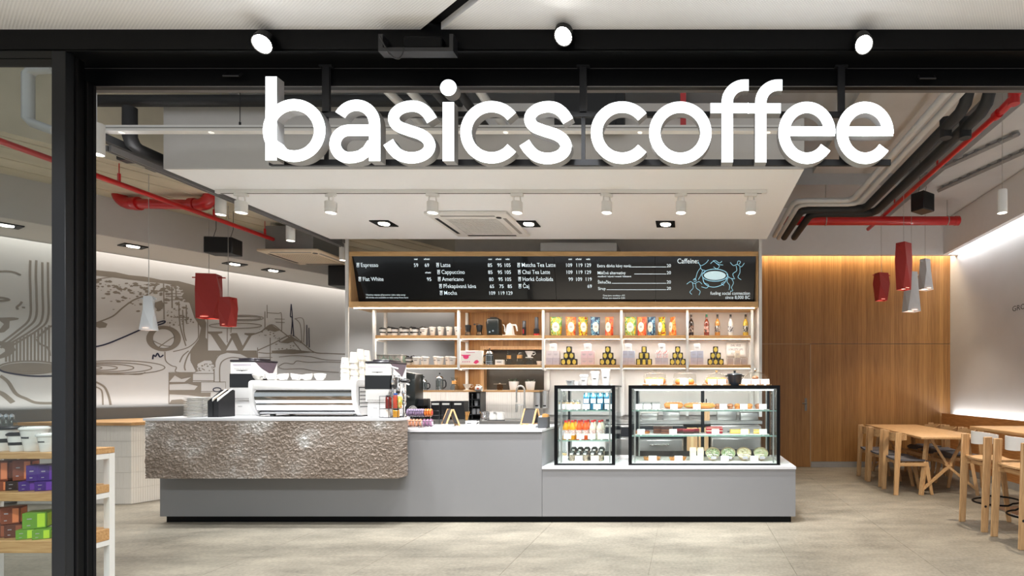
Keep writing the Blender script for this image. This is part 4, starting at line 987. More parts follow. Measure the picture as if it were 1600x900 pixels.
ORD = ['first', 'second', 'third', 'fourth', 'fifth', 'sixth', 'seventh', 'eighth', 'ninth', 'tenth', 'eleventh', 'twelfth']
def row(pxs, Y, zz, key, mk, lab, grp, rz=0):
    for i, px in enumerate(pxs):
        place(key, mk, (X(px, Y), Y, zz + .0005), rz + random.uniform(-.3, .3), lab % ORD[i], grp)
sm, tl = mk_cup(), mk_cup(.115, .031, .043)
row((598, 617, 634, 649), IY - .03, S1, 'cupb', mk_cup(band=True), 'short black lidded white cup, front row of the top shelf, %s from the left', GB)
row((610, 629, 645, 661), IB, S1, 'cupbt', mk_cup(.122, .031, .043, True), 'taller black lidded white cup, back row of the top shelf, %s from the left', GB)
row((663,), IY - .03, S1, 'cupw', sm, 'short all white cup before the rightmost black lidded cup of the top shelf, %s one', GW)
row((676, 689, 702, 715), IY + .04, S1, 'cupwt', tl, 'taller all white cup on the top shelf, %s towards the right post', GW)
row((638.5,), IY - .03, S2, 'cupb', None, 'short black lidded white cup at the left front of the lower shelf, %s visible', GB)
row((634, 647), IB, S2, 'cupbt', None, 'taller black lidded white cup, back row of the lower shelf, %s from left', GB)
row((650.5, 665.5, 688, 707), IY - .03, S2, 'cupw2', mk_cup(.10, .033, .047), 'short all white cup in the front row of the lower shelf, %s from the left', GW)
row((662, 682, 700.5), IB, S2, 'cupwt', None, 'taller all white cup behind the front row of the lower shelf, %s from the left', GW)
# hand grinders
def mk_hgrind():
    t = thing('hand_grinder', '', 'coffee grinder')
    mb = MB(); mb.lathe([(0, .06), (.034, .062), (.036, .085), (.042, .125), (.044, .145), (.040, .150), (0, .152)], 18, cap0=False, cap1=False); part('hopper', mb, M_plastic_k, t)
    mb = MB(); mb.lathe([(0, 0), (.046, 0), (.046, .012), (.040, .02), (.034, .062), (.030, .062), (0, .062)], 18, cap0=False, cap1=False); part('jar', mb, glass('smoked_glass', (190, 180, 170)), t)
    mb = MB(); mb.lathe([(0, 0), (.046, 0), (.046, .014), (0, .014)], 18, cap0=False, cap1=False); part('foot', mb, M_plastic_k, t)
    mb = MB(); mb.lathe([(0, .015), (.033, .015), (.028, .05), (0, .05)], 14, cap0=False, cap1=False); part('grounds', mb, M_coffee, t)
    mb = MB(); mb.cyl((0, 0, .15), (0, 0, .165), .006, seg=8); part('axle', mb, M_chrome, t)
    return t
place('hg', mk_hgrind, (X(731.5, IY), IY, S1), 0, 'small black hand coffee grinder without handle on the top shelf')
o = mk_hgrind(); o.location = (X(749, IY), IY, S1); o['label'] = 'small black hand coffee grinder with crank handle on the top shelf'
mb = MB(); mb.tube([(0, 0, .160), (-.03, 0, .172), (-.066, 0, .160)], .004, 6); mb.sphere((-.068, 0, .162), .014, 10, 6); part('crank', mb, M_plastic_k, o)
# black automatic brewer
t = thing('coffee_brewer', 'dark green black boxy brewer with two round knobs on the top shelf', 'coffee machine', (X(771, IY), IY + .03, S1))
M_bk = mat('brewer_black', (24, 30, 30), .3, coat=.3)
mb = MB(); mb.bbox(-.085, .085, -.07, .09, 0, .245, .022, 3); part('body', mb, M_bk, t)
mb = MB(); mb.prism([(-.085, .05), (-.095, .14), (-.098, .19), (-.08, .215), (-.06, .20), (-.058, .05)], -.05, .05); part('side_lever', mb, M_bk, t)
mb = MB(); mb.bbox(-.045, .05, -.05, .06, .24, .262, .006, 1); part('lid', mb, M_bk, t)
for x, z in ((-.035, .05), (.012, .066)):
    mb = MB(); mb.cyl((x, -.069, z), (x, -.082, z), .012, seg=12); part('knob', mb, M_chrome, t)
# white gooseneck kettle
t = thing('gooseneck_kettle', 'white faceted gooseneck kettle on a flat base on the top shelf', 'kettle', (X(796, IY), IY + .02, S1))
mb = MB(); mb.bbox(-.085, .095, -.07, .07, 0, .014, .006, 2); part('base', mb, M_ceramic, t)
mb = MB(); mb.lathe([(0, .014), (.066, .014), (.064, .03), (.044, .15), (.036, .165), (0, .165)], 8, cap0=False, cap1=False); part('body', mb, M_ceramic, t, ang=20)
mb = MB(); mb.lathe([(.03, .165), (.028, .172), (.008, .174), (.008, .184), (0, .185)], 12, cap0=False); part('lid', mb, M_ceramic, t)
mb = MB(); mb.tube([(-.05, 0, .05), (-.072, 0, .07), (-.072, 0, .12), (-.085, 0, .155), (-.10, 0, .162)], [.012, .01, .008, .007, .006], 8); part('spout', mb, M_ceramic, t)
mb = MB(); mb.tube([(.035, 0, .155), (.08, 0, .155), (.095, 0, .12), (.102, 0, .07)], [.009, .010, .010, .007], 8, flat=1.4); part('handle', mb, M_ceramic, t)
# two tube shaped brewers
t = thing('travel_press', 'slim dark grey tube with a red stripe on the top shelf', 'bottle', (X(819, IY), IY, S1))
mb = MB(); mb.lathe([(0, 0), (.027, 0), (.027, .12)], 18, cap0=False, cap1=True); part('body', mb, M_plastic_k, t)
mb = MB(); mb.lathe([(0, .12), (.025, .12), (.025, .205), (.022, .21), (0, .21)], 18, cap0=False, cap1=False); part('cap', mb, mat('slate_plastic', (70, 72, 78), .5), t)
mb = MB(); mb.box(-.011, .004, -.0285, -.02, .03, .09); part('stripe', mb, M_red, t)
t = thing('hand_press', 'tall grey cylinder brewer with black collar and red base ring on the top shelf', 'coffee press', (X(838.5, IY), IY, S1))
mb = MB(); mb.lathe([(0, 0), (.040, 0), (.040, .03), (0, .03)], 18, cap0=False, cap1=False); part('base_ring', mb, M_red, t)
mb = MB(); mb.lathe([(0, .03), (.040, .03), (.040, .095), (.036, .1), (0, .1)], 18, cap0=False, cap1=False); part('collar', mb, M_plastic_k, t)
mb = MB(); mb.lathe([(0, .1), (.026, .1), (.026, .255), (.022, .262), (0, .262)], 18, cap0=False, cap1=False); part('cylinder', mb, MATS['slate_plastic'], t)
# coffee bags
def mk_bag(m, wd=.155, h=.265, dp=.075):
    t = thing('coffee_bag', '', 'coffee bag')
    mb = MB(); n = 8; fr = []; bk = []
    for i in range(n + 1):
        f = i / n; z = h * f
        d = dp / 2 * (1 - max(0, (f - .15) / .85) ** 1.6) + .003; w_ = wd / 2 * (.88 + .12 * f)
        rowp = [(-w_, 0), (-w_ * .8, -d * .85), (-w_ * .3, -d), (w_ * .3, -d * 1.0), (w_ * .8, -d * .85), (w_, 0), (w_ * .8, d * .85), (0, d), (-w_ * .8, d * .85)]
        fr.append([mb.bm.verts.new((x, y, z + (random.uniform(-.003, .003) if 0 < i < n else 0))) for x, y in rowp])
    for a, b in zip(fr[:-1], fr[1:]):
        for i in range(9): j = (i + 1) % 9; mb.face([a[i], a[j], b[j], b[i]])
    mb.face(fr[0][::-1]); mb.face(fr[-1]); part('pouch', mb, m, t, ang=50)
    mb = MB(); mb.prism([(wd * .30 * math.cos(a), h * .46 + h * .26 * math.sin(a)) for a in [i * PI / 12 for i in range(24)]], -dp / 2 - .004, -dp / 2 + .02); part('label', mb, mat('bag_label', (236, 232, 216), .6), t)
    mb = MB()
    for z, w_ in ((.50, .16), (.46, .11), (.43, .14)): mb.box(-wd * w_, wd * w_, -dp / 2 - .005, -dp / 2 - .004, h * z, h * z + .004)
    part('print', mb, M_ink, t)
    mb = MB(); mb.box(-wd * .5, wd * .5, -.004, .004, h - .012, h + .002); part('seal', mb, m, t)
    return t
bagc = {'green': pat('bag_green', [(92, 150, 60), (150, 200, 96), (196, 220, 150), (70, 110, 52), (236, 200, 40)], 12, seed=1),
        'orange': pat('bag_orange', [(206, 60, 30), (240, 110, 40), (250, 150, 60), (236, 90, 60), (250, 176, 90)], 12, seed=2),
        'yellow': pat('bag_yellow', [(150, 40, 30), (244, 206, 30), (250, 224, 60), (40, 120, 60), (240, 190, 20)], 11, seed=3),
        'blue': pat('bag_blue', [(24, 56, 90), (40, 84, 124), (60, 120, 160), (150, 196, 214), (30, 66, 100)], 13, seed=4),
        'red': pat('bag_red', [(200, 40, 40), (240, 90, 50), (250, 130, 60), (224, 60, 60), (250, 160, 90)], 12, seed=5)}
for nm, px, w_, rz, where in (('green', 869, .165, .05, 'left group of five'), ('orange', 892, .145, .25, 'left group of five'), ('yellow', 911, .135, .4, 'left group of five'), ('blue', 930, .135, .35, 'left group of five'), ('red', 952, .125, -.3, 'left group of five'),
                              ('green', 985, .165, .0, 'right group of five'), ('red', 1003, .14, -.3, 'right group of five'), ('blue', 1018, .125, -.5, 'right group of five'), ('yellow', 1034, .12, -.7, 'right group of five'), ('orange', 1051, .11, -.9, 'right group of five')):
    o = mk_bag(bagc[nm], w_); o.location = (X(px, IY + .02), IY + .02, S1 + .0005); o.rotation_euler[2] = rz
    o['label'] = '%s patterned coffee bag with cream oval label, %s on the top shelf' % (nm, where); o['group'] = 'coffee bags on the top shelf'
# syrup bottles
def mk_syrup(liq, cap, labm):
    t = thing('syrup_bottle', '', 'bottle')
    mb = MB(); mb.lathe([(0, 0), (.036, 0), (.037, .006), (.037, .17), (.030, .20), (.014, .235), (.013, .285)], 20, cap0=False, cap1=False); part('bottle', mb, liq, t)
    mb = MB(); mb.lathe([(.0145, .262), (.0145, .300), (0, .302)], 14, cap0=True, cap1=False); part('cap', mb, cap, t)
    mb = MB(); mb.lathe([(.0374, .05), (.0378, .05), (.0378, .14), (.0374, .14)], 20, cap0=False, cap1=False); part('label', mb, labm, t)
    mb = MB(); mb.lathe([(.0142, .24), (.0150, .24), (.0144, .258), (.0138, .258)], 14, cap0=False, cap1=False); part('neck_label', mb, labm, t)
    return t
M_gcap = mat('green_cap', (30, 120, 80), .4)
for i, (px, c, cap, lc, lab) in enumerate(((1080, (44, 28, 22), M_plastic_k, (120, 70, 50), 'nearly black'), (1104, (130, 54, 34), M_gcap, (226, 130, 110), 'reddish brown, green capped'), (1121, (196, 134, 60), M_plastic_k, (110, 80, 60), 'amber'),
                                           (1141.5, (226, 224, 218), M_plastic_k, (196, 200, 210), 'clear'), (1165, (206, 170, 60), M_plastic_k, (90, 84, 70), 'golden yellow'))):
    o = mk_syrup(mat('syrup_%s' % lab.split()[0].strip(','), c, .12, coat=.6), cap, pat('syrup_label_%s' % ORD[i], [lc, (240, 236, 228), lc, (70, 60, 54)], 30, seed=i)); o.location = (X(px, IY), IY, S1); o['label'] = '%s syrup bottle standing on the top shelf at the right' % lab; o['group'] = 'syrup bottles on the top shelf'
# pyramids of boxes and tins
def mk_box(m, wd=.088, h=.098):
    def f():
        t = thing('card_box', '', 'box')
        mb = MB(); mb.bbox(-wd / 2, wd / 2, -.04, .04, 0, h, .002, 1); part('carton', mb, m, t)
        mb = MB(); mb.box(-wd * .28, wd * .28, -.0415, -.0395, h * .5, h * .56); mb.box(-wd * .2, wd * .2, -.0415, -.0395, h * .36, h * .40); part('print', mb, mat('grey_ink', (170, 164, 170), .6), t)
        return t
    return f
def mk_tin(shape):
    def f():
        t = thing('tea_tin', '', 'tin'); wd, h = .070, .083
        mb = MB(); mb.bbox(-wd / 2, wd / 2, -.033, .033, 0, h, .003, 1); part('tin', mb, M_blackc, t)
        mb = MB(); mb.bbox(-wd / 2 + .004, wd / 2 - .004, -.029, .029, h - .001, h + .003, .001, 1); part('lid', mb, M_blackc, t)
        mb = MB()
        if shape == 'oval': mb.prism([(.025 * math.cos(a), h / 2 + .034 * math.sin(a)) for a in [i * PI / 10 for i in range(20)]], -.0345, -.032)
        else: mb.box(-.02, .02, -.0345, -.032, h / 2 - .034, h / 2 + .034)
        part('label', mb, M_glabel, t)
        return t
    return f
def pyramid(px, rows, zz, key, mk, wd, h, what, where, grp):
    Y = IY
    names = {0: 'bottom', 1: 'middle', 2: 'top'}
    for r, n in enumerate(rows):
        for i in range(n):
            pos = ['left', 'centre', 'right'][i] if n == 3 else ['left', 'right'][i] if n == 2 else 'single'
            rn = 'top' if r == len(rows) - 1 else names[r]
            place(key, mk, (X(px, Y) + (i - (n - 1) / 2) * wd, Y, zz + .0005 + r * h), random.uniform(-.03, .03), '%s, %s %s of the pyramid %s' % (what, rn, pos, where), grp)
def mixpyr(px, m0, m1, m2, what, where):
    for r, (n, m) in enumerate(((2, m0), (2, m1), (1, m2))):
        for i in range(n):
            pos = ['left', 'right'][i] if n == 2 else 'single'
            place('box' + m.name, mk_box(m), (X(px, IY) + (i - (n - 1) / 2) * .0915 * (.98 if r else 1), IY, S2 + .0005 + r * .0985), random.uniform(-.04, .04), '%s, %s %s of the stack %s' % (what, ['bottom', 'middle', 'top'][r], pos, where), 'card boxes stacked on the lower shelf')
M_wcard = mat('white_card', (240, 238, 238), .6); M_rcard = pat('red_stripe_card', [(236, 232, 232), (236, 232, 232), (220, 110, 110), (236, 232, 232)], 14)
mixpyr(864.5, M_lilac, mat('pale_pink_card', (214, 204, 208), .6), M_wcard, 'pale lilac card box', 'left of all tins')
mixpyr(918.5, M_pinkc, mat('pink_rim_card', (226, 196, 200), .6), M_wcard, 'pink tinted card box', 'between first two tin pyramids')
mixpyr(982, M_lilac, mat('blue_grey_card', (180, 184, 202), .6), M_wcard, 'blue grey card box', 'beside the middle shelf post')
mixpyr(1034, M_lilac, M_rcard, M_wcard, 'red striped card box', 'between third and fourth tins')
mixpyr(1089, M_lilac, MATS['blue_grey_card'], M_wcard, 'greyish card box', 'under the black syrup')
pyramid(889.5, (3, 2, 1), S2, 'tin', mk_tin('oval'), .0755, .0865, 'black tin with oval gold label', 'farthest left', 'black tea tins')
pyramid(950, (3, 2, 1), S2, 'tin', None, .0755, .0865, 'black tin with oval gold label', 'second from left', 'black tea tins')
pyramid(1006.5, (3, 2, 1), S2, 'tinr', mk_tin('rect'), .0755, .0865, 'black tin with square gold label', 'third from left', 'black tea tins')
pyramid(1059, (3, 2, 1), S2, 'tin', None, .0755, .0865, 'black tin with oval gold label', 'fourth from left', 'black tea tins')
pyramid(1118, (3, 2, 1), S2, 'tin', None, .0755, .0865, 'black tin with oval gold label', 'below the amber syrup', 'black tea tins')
M_beige = mat('beige_card', (180, 168, 162), .6)
for i, px in enumerate((1141, 1152.5, 1163)): place('bx2', mk_box(M_beige, .082, .098), (X(px, IY), IY, S2), 0, 'beige grey card box under the poster, %s of three in the bottom row' % ['left', 'middle', 'right'][i], 'card boxes stacked on the lower shelf')
o = mk_box(mat('cream_card', (228, 216, 198), .6), .07, .105)(); o.location = (X(1152, IY), IY, S2 + .0985); o['label'] = 'cream card box on top of the three beige boxes under the poster'; o['group'] = 'card boxes stacked on the lower shelf'
t = thing('poster', 'curled white paper poster with grey hand lettering on the rack back panel', 'poster', (X(1150, 7.8), 7.80, S1 - .28))
mb = MB(); pw, ph = .28, .20
gv = [[mb.bm.verts.new((-pw / 2 + pw * i / 8, -.004 - .022 * max(0, i / 8 - .6) ** 1.5 * (1 - j / 4) * 3, ph * j / 4)) for i in range(9)] for j in range(5)]
for a, b in zip(gv[:-1], gv[1:]):
    for i in range(8): mb.face([a[i], a[i + 1], b[i + 1], b[i]])
sm_ = part('sheet', mb, M_paper, t); 
md = sm_.modifiers.new('thick', 'SOLIDIFY'); md.thickness = .002
for s, z in (('D\u00c1L V\u00cdCE', .148), ('LOKLSTY UPS', .092), ('SUN    IE', .034)): text('lettering', s, .04, mat('pencil_grey', (120, 112, 122), .7), t, (-.005, -.009, z), align='CENTER', sx=.85)
# lower shelf, second bay
t = thing('gift_box', 'flat white gift box with pink cup drawings leaning on the lower shelf', 'box', (X(736, IY - .03), IY - .03, S2))
mb = MB(); mb.bbox(-.165, .165, -.03, .03, 0, .198, .003, 1); part('carton', mb, M_paper, t)
mb = MB(); mb.prism([(-.125, .14), (.005, .14), (-.0, .128), (-.02, .124), (-.02, .10), (-.04, .082), (-.075, .082), (-.095, .10), (-.10, .124), (-.12, .128)], -.0315, -.029); mb.prism([(.045, .03), (.08, .012), (.125, .04), (.10, .07), (.07, .062)], -.0315, -.029)
part('print', mb, M_pink_ink, t)
mb = MB()
for k in range(4): mb.box(-.11 + .03 * k, -.092 + .03 * k, -.0315, -.029, .035, .052)
mb.box(-.055, .065, -.0315, -.029, .168, .178); part('print_small', mb, mat('pale_pink_ink', (222, 160, 180), .6), t)
# glass ware
M_clear = glass('thin_glass', (238, 242, 242), 1.3); M_wc = mat('wood_collar', (204, 150, 84), .5, stretch=(1, 1, 8)); M_cofl = mat('black_coffee', (58, 30, 18), .2)
def mk_fpress(h=.17, r=.045, col=M_chrome, fill=None):
    t = thing('french_press', '', 'coffee press')
    mb = MB(); mb.lathe([(0, .012), (r, .012), (r, h), (r * .97, h), (r * .97, .016), (0, .016)], 20, cap0=False, cap1=False); part('beaker', mb, M_clear, t)
    mb = MB()
    for z in (.012, .04, h * .85): mb.lathe([(r * 1.01, z), (r * 1.05, z), (r * 1.05, z + .006), (r * 1.01, z + .006)], 20, cap0=False, cap1=False)
    for k in range(4):
        a = PI / 4 + k * PI / 2; mb.box(r * 1.03 * math.cos(a) - .004, r * 1.03 * math.cos(a) + .004, r * 1.03 * math.sin(a) - .004, r * 1.03 * math.sin(a) + .004, 0, h * .9)
    part('frame', mb, col, t)
    mb = MB(); mb.lathe([(r * 1.08, h), (r * 1.08, h + .012), (r * .8, h + .034), (r * .3, h + .04), (0, h + .04)], 20, cap0=True, cap1=False); part('lid', mb, col, t)
    mb = MB(); mb.cyl((0, 0, h * .35), (0, 0, h + .065), .003, seg=6); mb.lathe([(0, h * .33), (r * .94, h * .33), (r * .94, h * .36), (0, h * .36)], 16, cap0=False, cap1=False); part('plunger', mb, col, t)
    mb = MB(); mb.sphere((0, 0, h + .072), .011, 10, 6); part('knob', mb, M_plastic_k, t)
    mb = MB(); mb.tube([(r, 0, h * .86), (r + .03, 0, h * .86), (r + .045, 0, h * .65), (r + .042, 0, h * .35), (r + .02, 0, h * .18), (r, 0, h * .2)], .009, 8); part('handle', mb, M_plastic_k, t)
    return t
o = mk_fpress(.155, .048, M_chrome); o.location = (X(765, IY), IY, S2); o.rotation_euler[2] = PI; o['label'] = 'chrome french press with black handle on the lower shelf'; 
mb = MB(); mb.box(-.06 + .012, .012, -.051, -.047, .02, .12)
t = thing('small_gift_box', 'small white card box between french press and carafes on the lower shelf', 'box', (X(782, IY), IY - .02, S2))
mb = MB(); mb.bbox(-.055, .055, -.04, .04, 0, .072, .003, 1); part('carton', mb, M_paper, t)
mb = MB(); mb.box(-.03, .03, -.0415, -.039, .036, .044); part('print', mb, M_ink, t)
def mk_chemex(s=1.0, top=.045):
    t = thing('pour_over_carafe', '', 'carafe')
    p = [(0, .002), (.05, .002), (.058, .02), (.05, .06), (.022, .105), (.024, .12), (top, .185)]
    mb = MB(); mb.lathe([(a * s, b * s) for a, b in p], 22, cap0=False, cap1=False); part('glass', mb, M_clear, t)
    mb = MB(); mb.lathe([(.030 * s, .088 * s), (.038 * s, .092 * s), (.033 * s, .112 * s), (.038 * s, .132 * s), (.032 * s, .136 * s), (.026 * s, .112 * s)], 18, cap0=False, cap1=False); part('wood_collar', mb, M_wc, t)
    return t
o = mk_chemex(1.0, .042); o.location = (X(795, IY), IY, S2); o.scale = (.82, .82, 1.0); o['label'] = 'slim glass pour over carafe with wood collar on the lower shelf'
o = mk_chemex(1.03, .062); o.location = (X(812, IY), IY, S2); o['label'] = 'wide glass pour over carafe with wood collar on the lower shelf'
def mk_dripper(m=M_ceramic):
    t = thing('coffee_dripper', '', 'dripper')
    mb = MB(); mb.lathe([(0, 0), (.05, 0), (.052, .006), (.026, .010), (.024, .02), (.058, .085), (.060, .088), (.055, .088), (.02, .024), (0, .022)], 22, cap0=False, cap1=False); part('cone', mb, m, t)
    mb = MB(); mb.tube([(.05, 0, .072), (.08, 0, .078), (.088, 0, .055), (.06, 0, .035), (.04, 0, .045)], .006, 8); part('handle', mb, m, t)
    return t
t = thing('coffee_server', 'clear glass server jug with handle under a dripper on the lower shelf', 'carafe', (X(827, IY), IY, S2))
mb = MB(); mb.lathe([(0, .002), (.045, .002), (.047, .015), (.040, .08), (.036, .098), (.038, .102)], 20, cap0=False, cap1=False); part('glass', mb, M_clear, t)
mb = MB(); mb.tube([(.04, 0, .09), (.075, 0, .085), (.08, 0, .05), (.05, 0, .02)], .006, 8); part('handle', mb, M_clear, t)
mb = MB(); mb.lathe([(.047, .098), (.055, .100), (.055, .104), (.02, .104)], 20, cap0=False, cap1=False); part('rim', mb, M_ceramic, t)
o = mk_dripper(M_ceramic); o.location = (X(827, IY), IY, S2 + .105); o['label'] = 'white cone dripper standing on the glass server of the lower shelf'
t = thing('small_cup', 'small white tapered cup next to the post on the lower shelf', 'cup', (X(842.5, IY), IY, S2))
mb = MB(); cup_body(mb, .026, .040, .055); part('body', mb, M_ceramic, t)
mb = MB(); mb.tube([(.034, 0, .045), (.055, 0, .042), (.052, 0, .02), (.03, 0, .018)], .004, 6); part('handle', mb, M_ceramic, t)
# ---- on the ledge
LY, LZ = 7.72, 1.3555
o = mk_fpress(.115, .043, M_chrome); o.location = (X(662, LY), LY, LZ); o['label'] = 'smaller chrome french press on the oak ledge'
o = mk_fpress(.165, .045, M_chrome); o.location = (X(687, LY), LY, LZ); o['label'] = 'taller chrome french press on the oak ledge'
o = mk_chemex(.98, .05); o.location = (X(710, LY), LY, LZ); o['label'] = 'glass pour over carafe with wood collar on the oak ledge'
o = mk_dripper(); o.location = (X(730, LY), LY, LZ); o['label'] = 'white cone dripper on the oak ledge'
t = thing('wine_tumbler', 'small amber glass with a flat cross stick on the oak ledge', 'glass', (X(781, LY), LY, LZ))
mb = MB(); mb.lathe([(0, .001), (.034, .001), (.042, .03), (.036, .085)], 18, cap0=False, cap1=False); part('glass', mb, glass('amber_glass', (226, 190, 150)), t)
mb = MB(); mb.box(-.085, .085, -.012, .012, .086, .090); mb.sphere((0, 0, .094), .014, 10, 6, (1, 1, .6)); part('stick', mb, M_coffee, t)
M_leaf = mat('leaf_green', (92, 106, 84), .5, var=.3, scale=30); M_leaf2 = mat('leaf_pale', (168, 176, 156), .5, var=.2, scale=30)
def mk_plant(seed):
    random.seed(seed)
    t = thing('potted_plant', '', 'plant')
    mb = MB(); mb.lathe([(0, 0), (.052, 0), (.056, .006), (.071, .118), (.071, .124), (.064, .124), (.062, .11), (0, .11)], 22, cap0=False, cap1=False); part('pot', mb, M_ceramic, t)
    mb = MB(); mb.lathe([(0, .112), (.062, .111)], 16, cap0=False, cap1=False); part('soil', mb, mat('soil', (50, 38, 30), .9), t)
    for k in range(16):
        a = random.uniform(0, 2 * PI); ln = random.uniform(.045, .075); el = random.uniform(.35, 1.2); wd = random.uniform(.014, .02)
        m = Matrix.Translation((.02 * math.cos(a), .02 * math.sin(a), .115)) @ Matrix.Rotation(a, 4, 'Z') @ Matrix.Rotation(-el, 4, 'Y')
        mb = MB(); q = [(0, 0), (.3, .7), (.6, 1), (.85, .6), (1, 0)]
        top = [mb.bm.verts.new(m @ Vector((ln * u, wd * v, -.35 * ln * u * u))) for u, v in q]; bot = [mb.bm.verts.new(m @ Vector((ln * u, -wd * v, -.35 * ln * u * u))) for u, v in q[1:-1]]; mid = [mb.bm.verts.new(m @ Vector((ln * u, 0, -.005 - .35 * ln * u * u))) for u, v in q[1:-1]]
        mb.face([top[0], top[1], mid[0]]); mb.face([top[0], mid[0], bot[0]])
        for i in range(2): mb.face([top[i + 1], top[i + 2], mid[i + 1], mid[i]]); mb.face([mid[i], mid[i + 1], bot[i + 1], bot[i]])
        mb.face([top[3], top[4], mid[2]]); mb.face([mid[2], top[4], bot[2]])
        part('leaf', mb, M_leaf if k % 3 else M_leaf2, t)
    return t
o = mk_plant(3); o.location = (X(803, LY), LY, LZ); o['label'] = 'leafy plant in a white pot left of the tap on the oak ledge'
o = mk_plant(9); o.location = (X(828.5, LY), LY, LZ); o['label'] = 'leafy plant in a white pot right of the tap on the oak ledge'
random.seed(11)
# ---- back counter goods (z .95)
BZ = .9505
def bin_(px, w_, lab, Y=7.70):
    t = thing('storage_bin', lab, 'bin', (X(px, Y), Y, BZ), 0, 'black bins on the back counter')
    mb = MB(); mb.bbox(-w_ / 2, w_ / 2, -.1, .1, 0, .245, .006, 1); part('box', mb, M_plastic_k, t)
    mb = MB(); mb.box(-.05, .05, -.103, -.099, .20, .225); part('label', mb, M_paper, t)
    mb = MB(); mb.box(-w_ / 2 - .002, w_ / 2 + .002, -.102, .102, .243, .252); part('lid', mb, M_dgrey, t)
bin_(685.5, .135, 'left of three black storage bins on the back counter'); bin_(701.5, .145, 'middle of three black storage bins on the back counter'); bin_(720, .175, 'right of three black storage bins on the back counter')
Yo = 7.5
t = thing('cup_organiser', 'tall black organiser tower of cups and lids on the back counter', 'organiser', (X(746, Yo), Yo, BZ))
w_, h = .16, .385
mb = MB(); mb.box(-w_ / 2, w_ / 2, .09, .1, 0, h); mb.box(-w_ / 2, -w_ / 2 + .008, -.1, .09, 0, h); mb.box(w_ / 2 - .008, w_ / 2, -.1, .09, 0, h)
for z in (0, .07, .18, .275, h - .01): mb.box(-w_ / 2 + .008, w_ / 2 - .008, -.1, .09, z, z + .009)
part('tower', mb, M_plastic_k, t)
for z, x in ((.08, -.03), (.08, .03), (.19, .0), (.29, .03)):
    mb = MB(); mb.lathe([(0, 0), (.024, 0), (.03, .075), (0, .075)], 12, c=(x, -.03, z), cap0=False, cap1=False); part('lid_stack', mb, mat('grey_lids', (150, 150, 152), .5), t)
t = thing('mug_pack', 'white mug lying on top of the black organiser tower', 'mug', (X(748, Yo), Yo, BZ + h))
mb = MB(); mb.lathe([(0, 0), (.036, 0), (.038, .004), (.038, .085), (.034, .085), (.033, .01), (0, .01)], 18, m=Matrix.Translation((-.04, 0, .042)) @ Matrix.Rotation(PI / 2, 4, 'Y'), cap0=False, cap1=False); part('body', mb, M_ceramic, t)
mb = MB(); mb.tube([(-.02, -.0, .078), (-.025, -.02, .095), (.02, -.02, .095), (.025, 0, .078)], .005, 6); part('handle', mb, M_ceramic, t)
mb = MB(); mb.box(-.012, .018, -.0395, -.037, .03, .055); part('print', mb, mat('rust_ink', (190, 90, 60), .6), t)
t = thing('paper_cup_tower', 'slim tower of small grey and white cups beside the black organiser', 'cups', (X(735.5, Yo), Yo, BZ))
mb = MB(); mb.lathe([(0, 0)] + [(.026 + .005 * (i % 2), .012 * i) for i in range(1, 31)] + [(0, .37)], 14, cap0=False, cap1=False); part('stack', mb, pat('speckled', [(60, 60, 60), (230, 230, 228), (190, 190, 190), (240, 240, 240)], 26), t)
t = thing('stirrer_glass', 'clear glass with brown wooden stirrers beside the organiser', 'glass', (X(729, 7.3), 7.3, BZ))
mb = MB(); mb.lathe([(0, .001), (.030, .001), (.036, .075)], 16, cap0=False, cap1=False); part('glass', mb, M_clear, t)
for k in range(5):
    mb = MB(); mb.cyl((-.01 + .005 * k, 0, .005), (-.0 + .014 * (k - 1), .01 * (k % 2), .12), .004, seg=6); part('stirrer', mb, M_wc, t)
def mk_pitcher(m, r=.05, h=.115, nm='milk_pitcher', lab='', cat='jug'):
    t = thing(nm, lab, cat)
    mb = MB(); mb.lathe([(0, 0), (r, 0), (r * 1.02, .01), (r * 1.05, h * .4), (r * .9, h * .8), (r * .95, h), (r * .9, h), (r * .85, h * .8), (0, .01)], 20, cap0=False, cap1=False); part('body', mb, m, t)
    mb = MB(); mb.tube([(r * .95, 0, h * .85), (r + .03, 0, h * .85), (r + .03, 0, h * .3), (r, 0, h * .25)], .005, 6); part('handle', mb, m, t)
    mb = MB(); mb.prism([(-r * .9, h), (-r * 1.25, h * 1.02), (-r * .95, h * .8)], -.012, .012); part('spout', mb, m, t)
    return t
for i, px in enumerate((755.5, 762)):
    o = mk_pitcher(M_chrome, .045, .115); o.location = (X(px, 7.36 + .1 * i), 7.36 + .1 * i, BZ); o['label'] = '%s steel milk pitcher next to the white pots on the back counter' % ['front', 'rear'][i]; o.rotation_euler[2] = .6
for i, px in enumerate((770.5, 782)):
    o = mk_pitcher(M_ceramic, .053, .105, 'white_pot', '', 'pot'); o.location = (X(px, 7.36), 7.36, BZ + .008); o['label'] = '%s rounded white pot on the dark tray of the back counter' % ['left', 'right'][i]; o.rotation_euler[2] = [2.2, .4][i]
mb = MB(); mb.bbox(X(765, 7.36), X(792, 7.36), 7.26, 7.46, BZ, BZ + .007, .002, 1); solo('dark_tray', mb, M_dgrey, 'flat dark tray under the white pots on the back counter', 'tray')
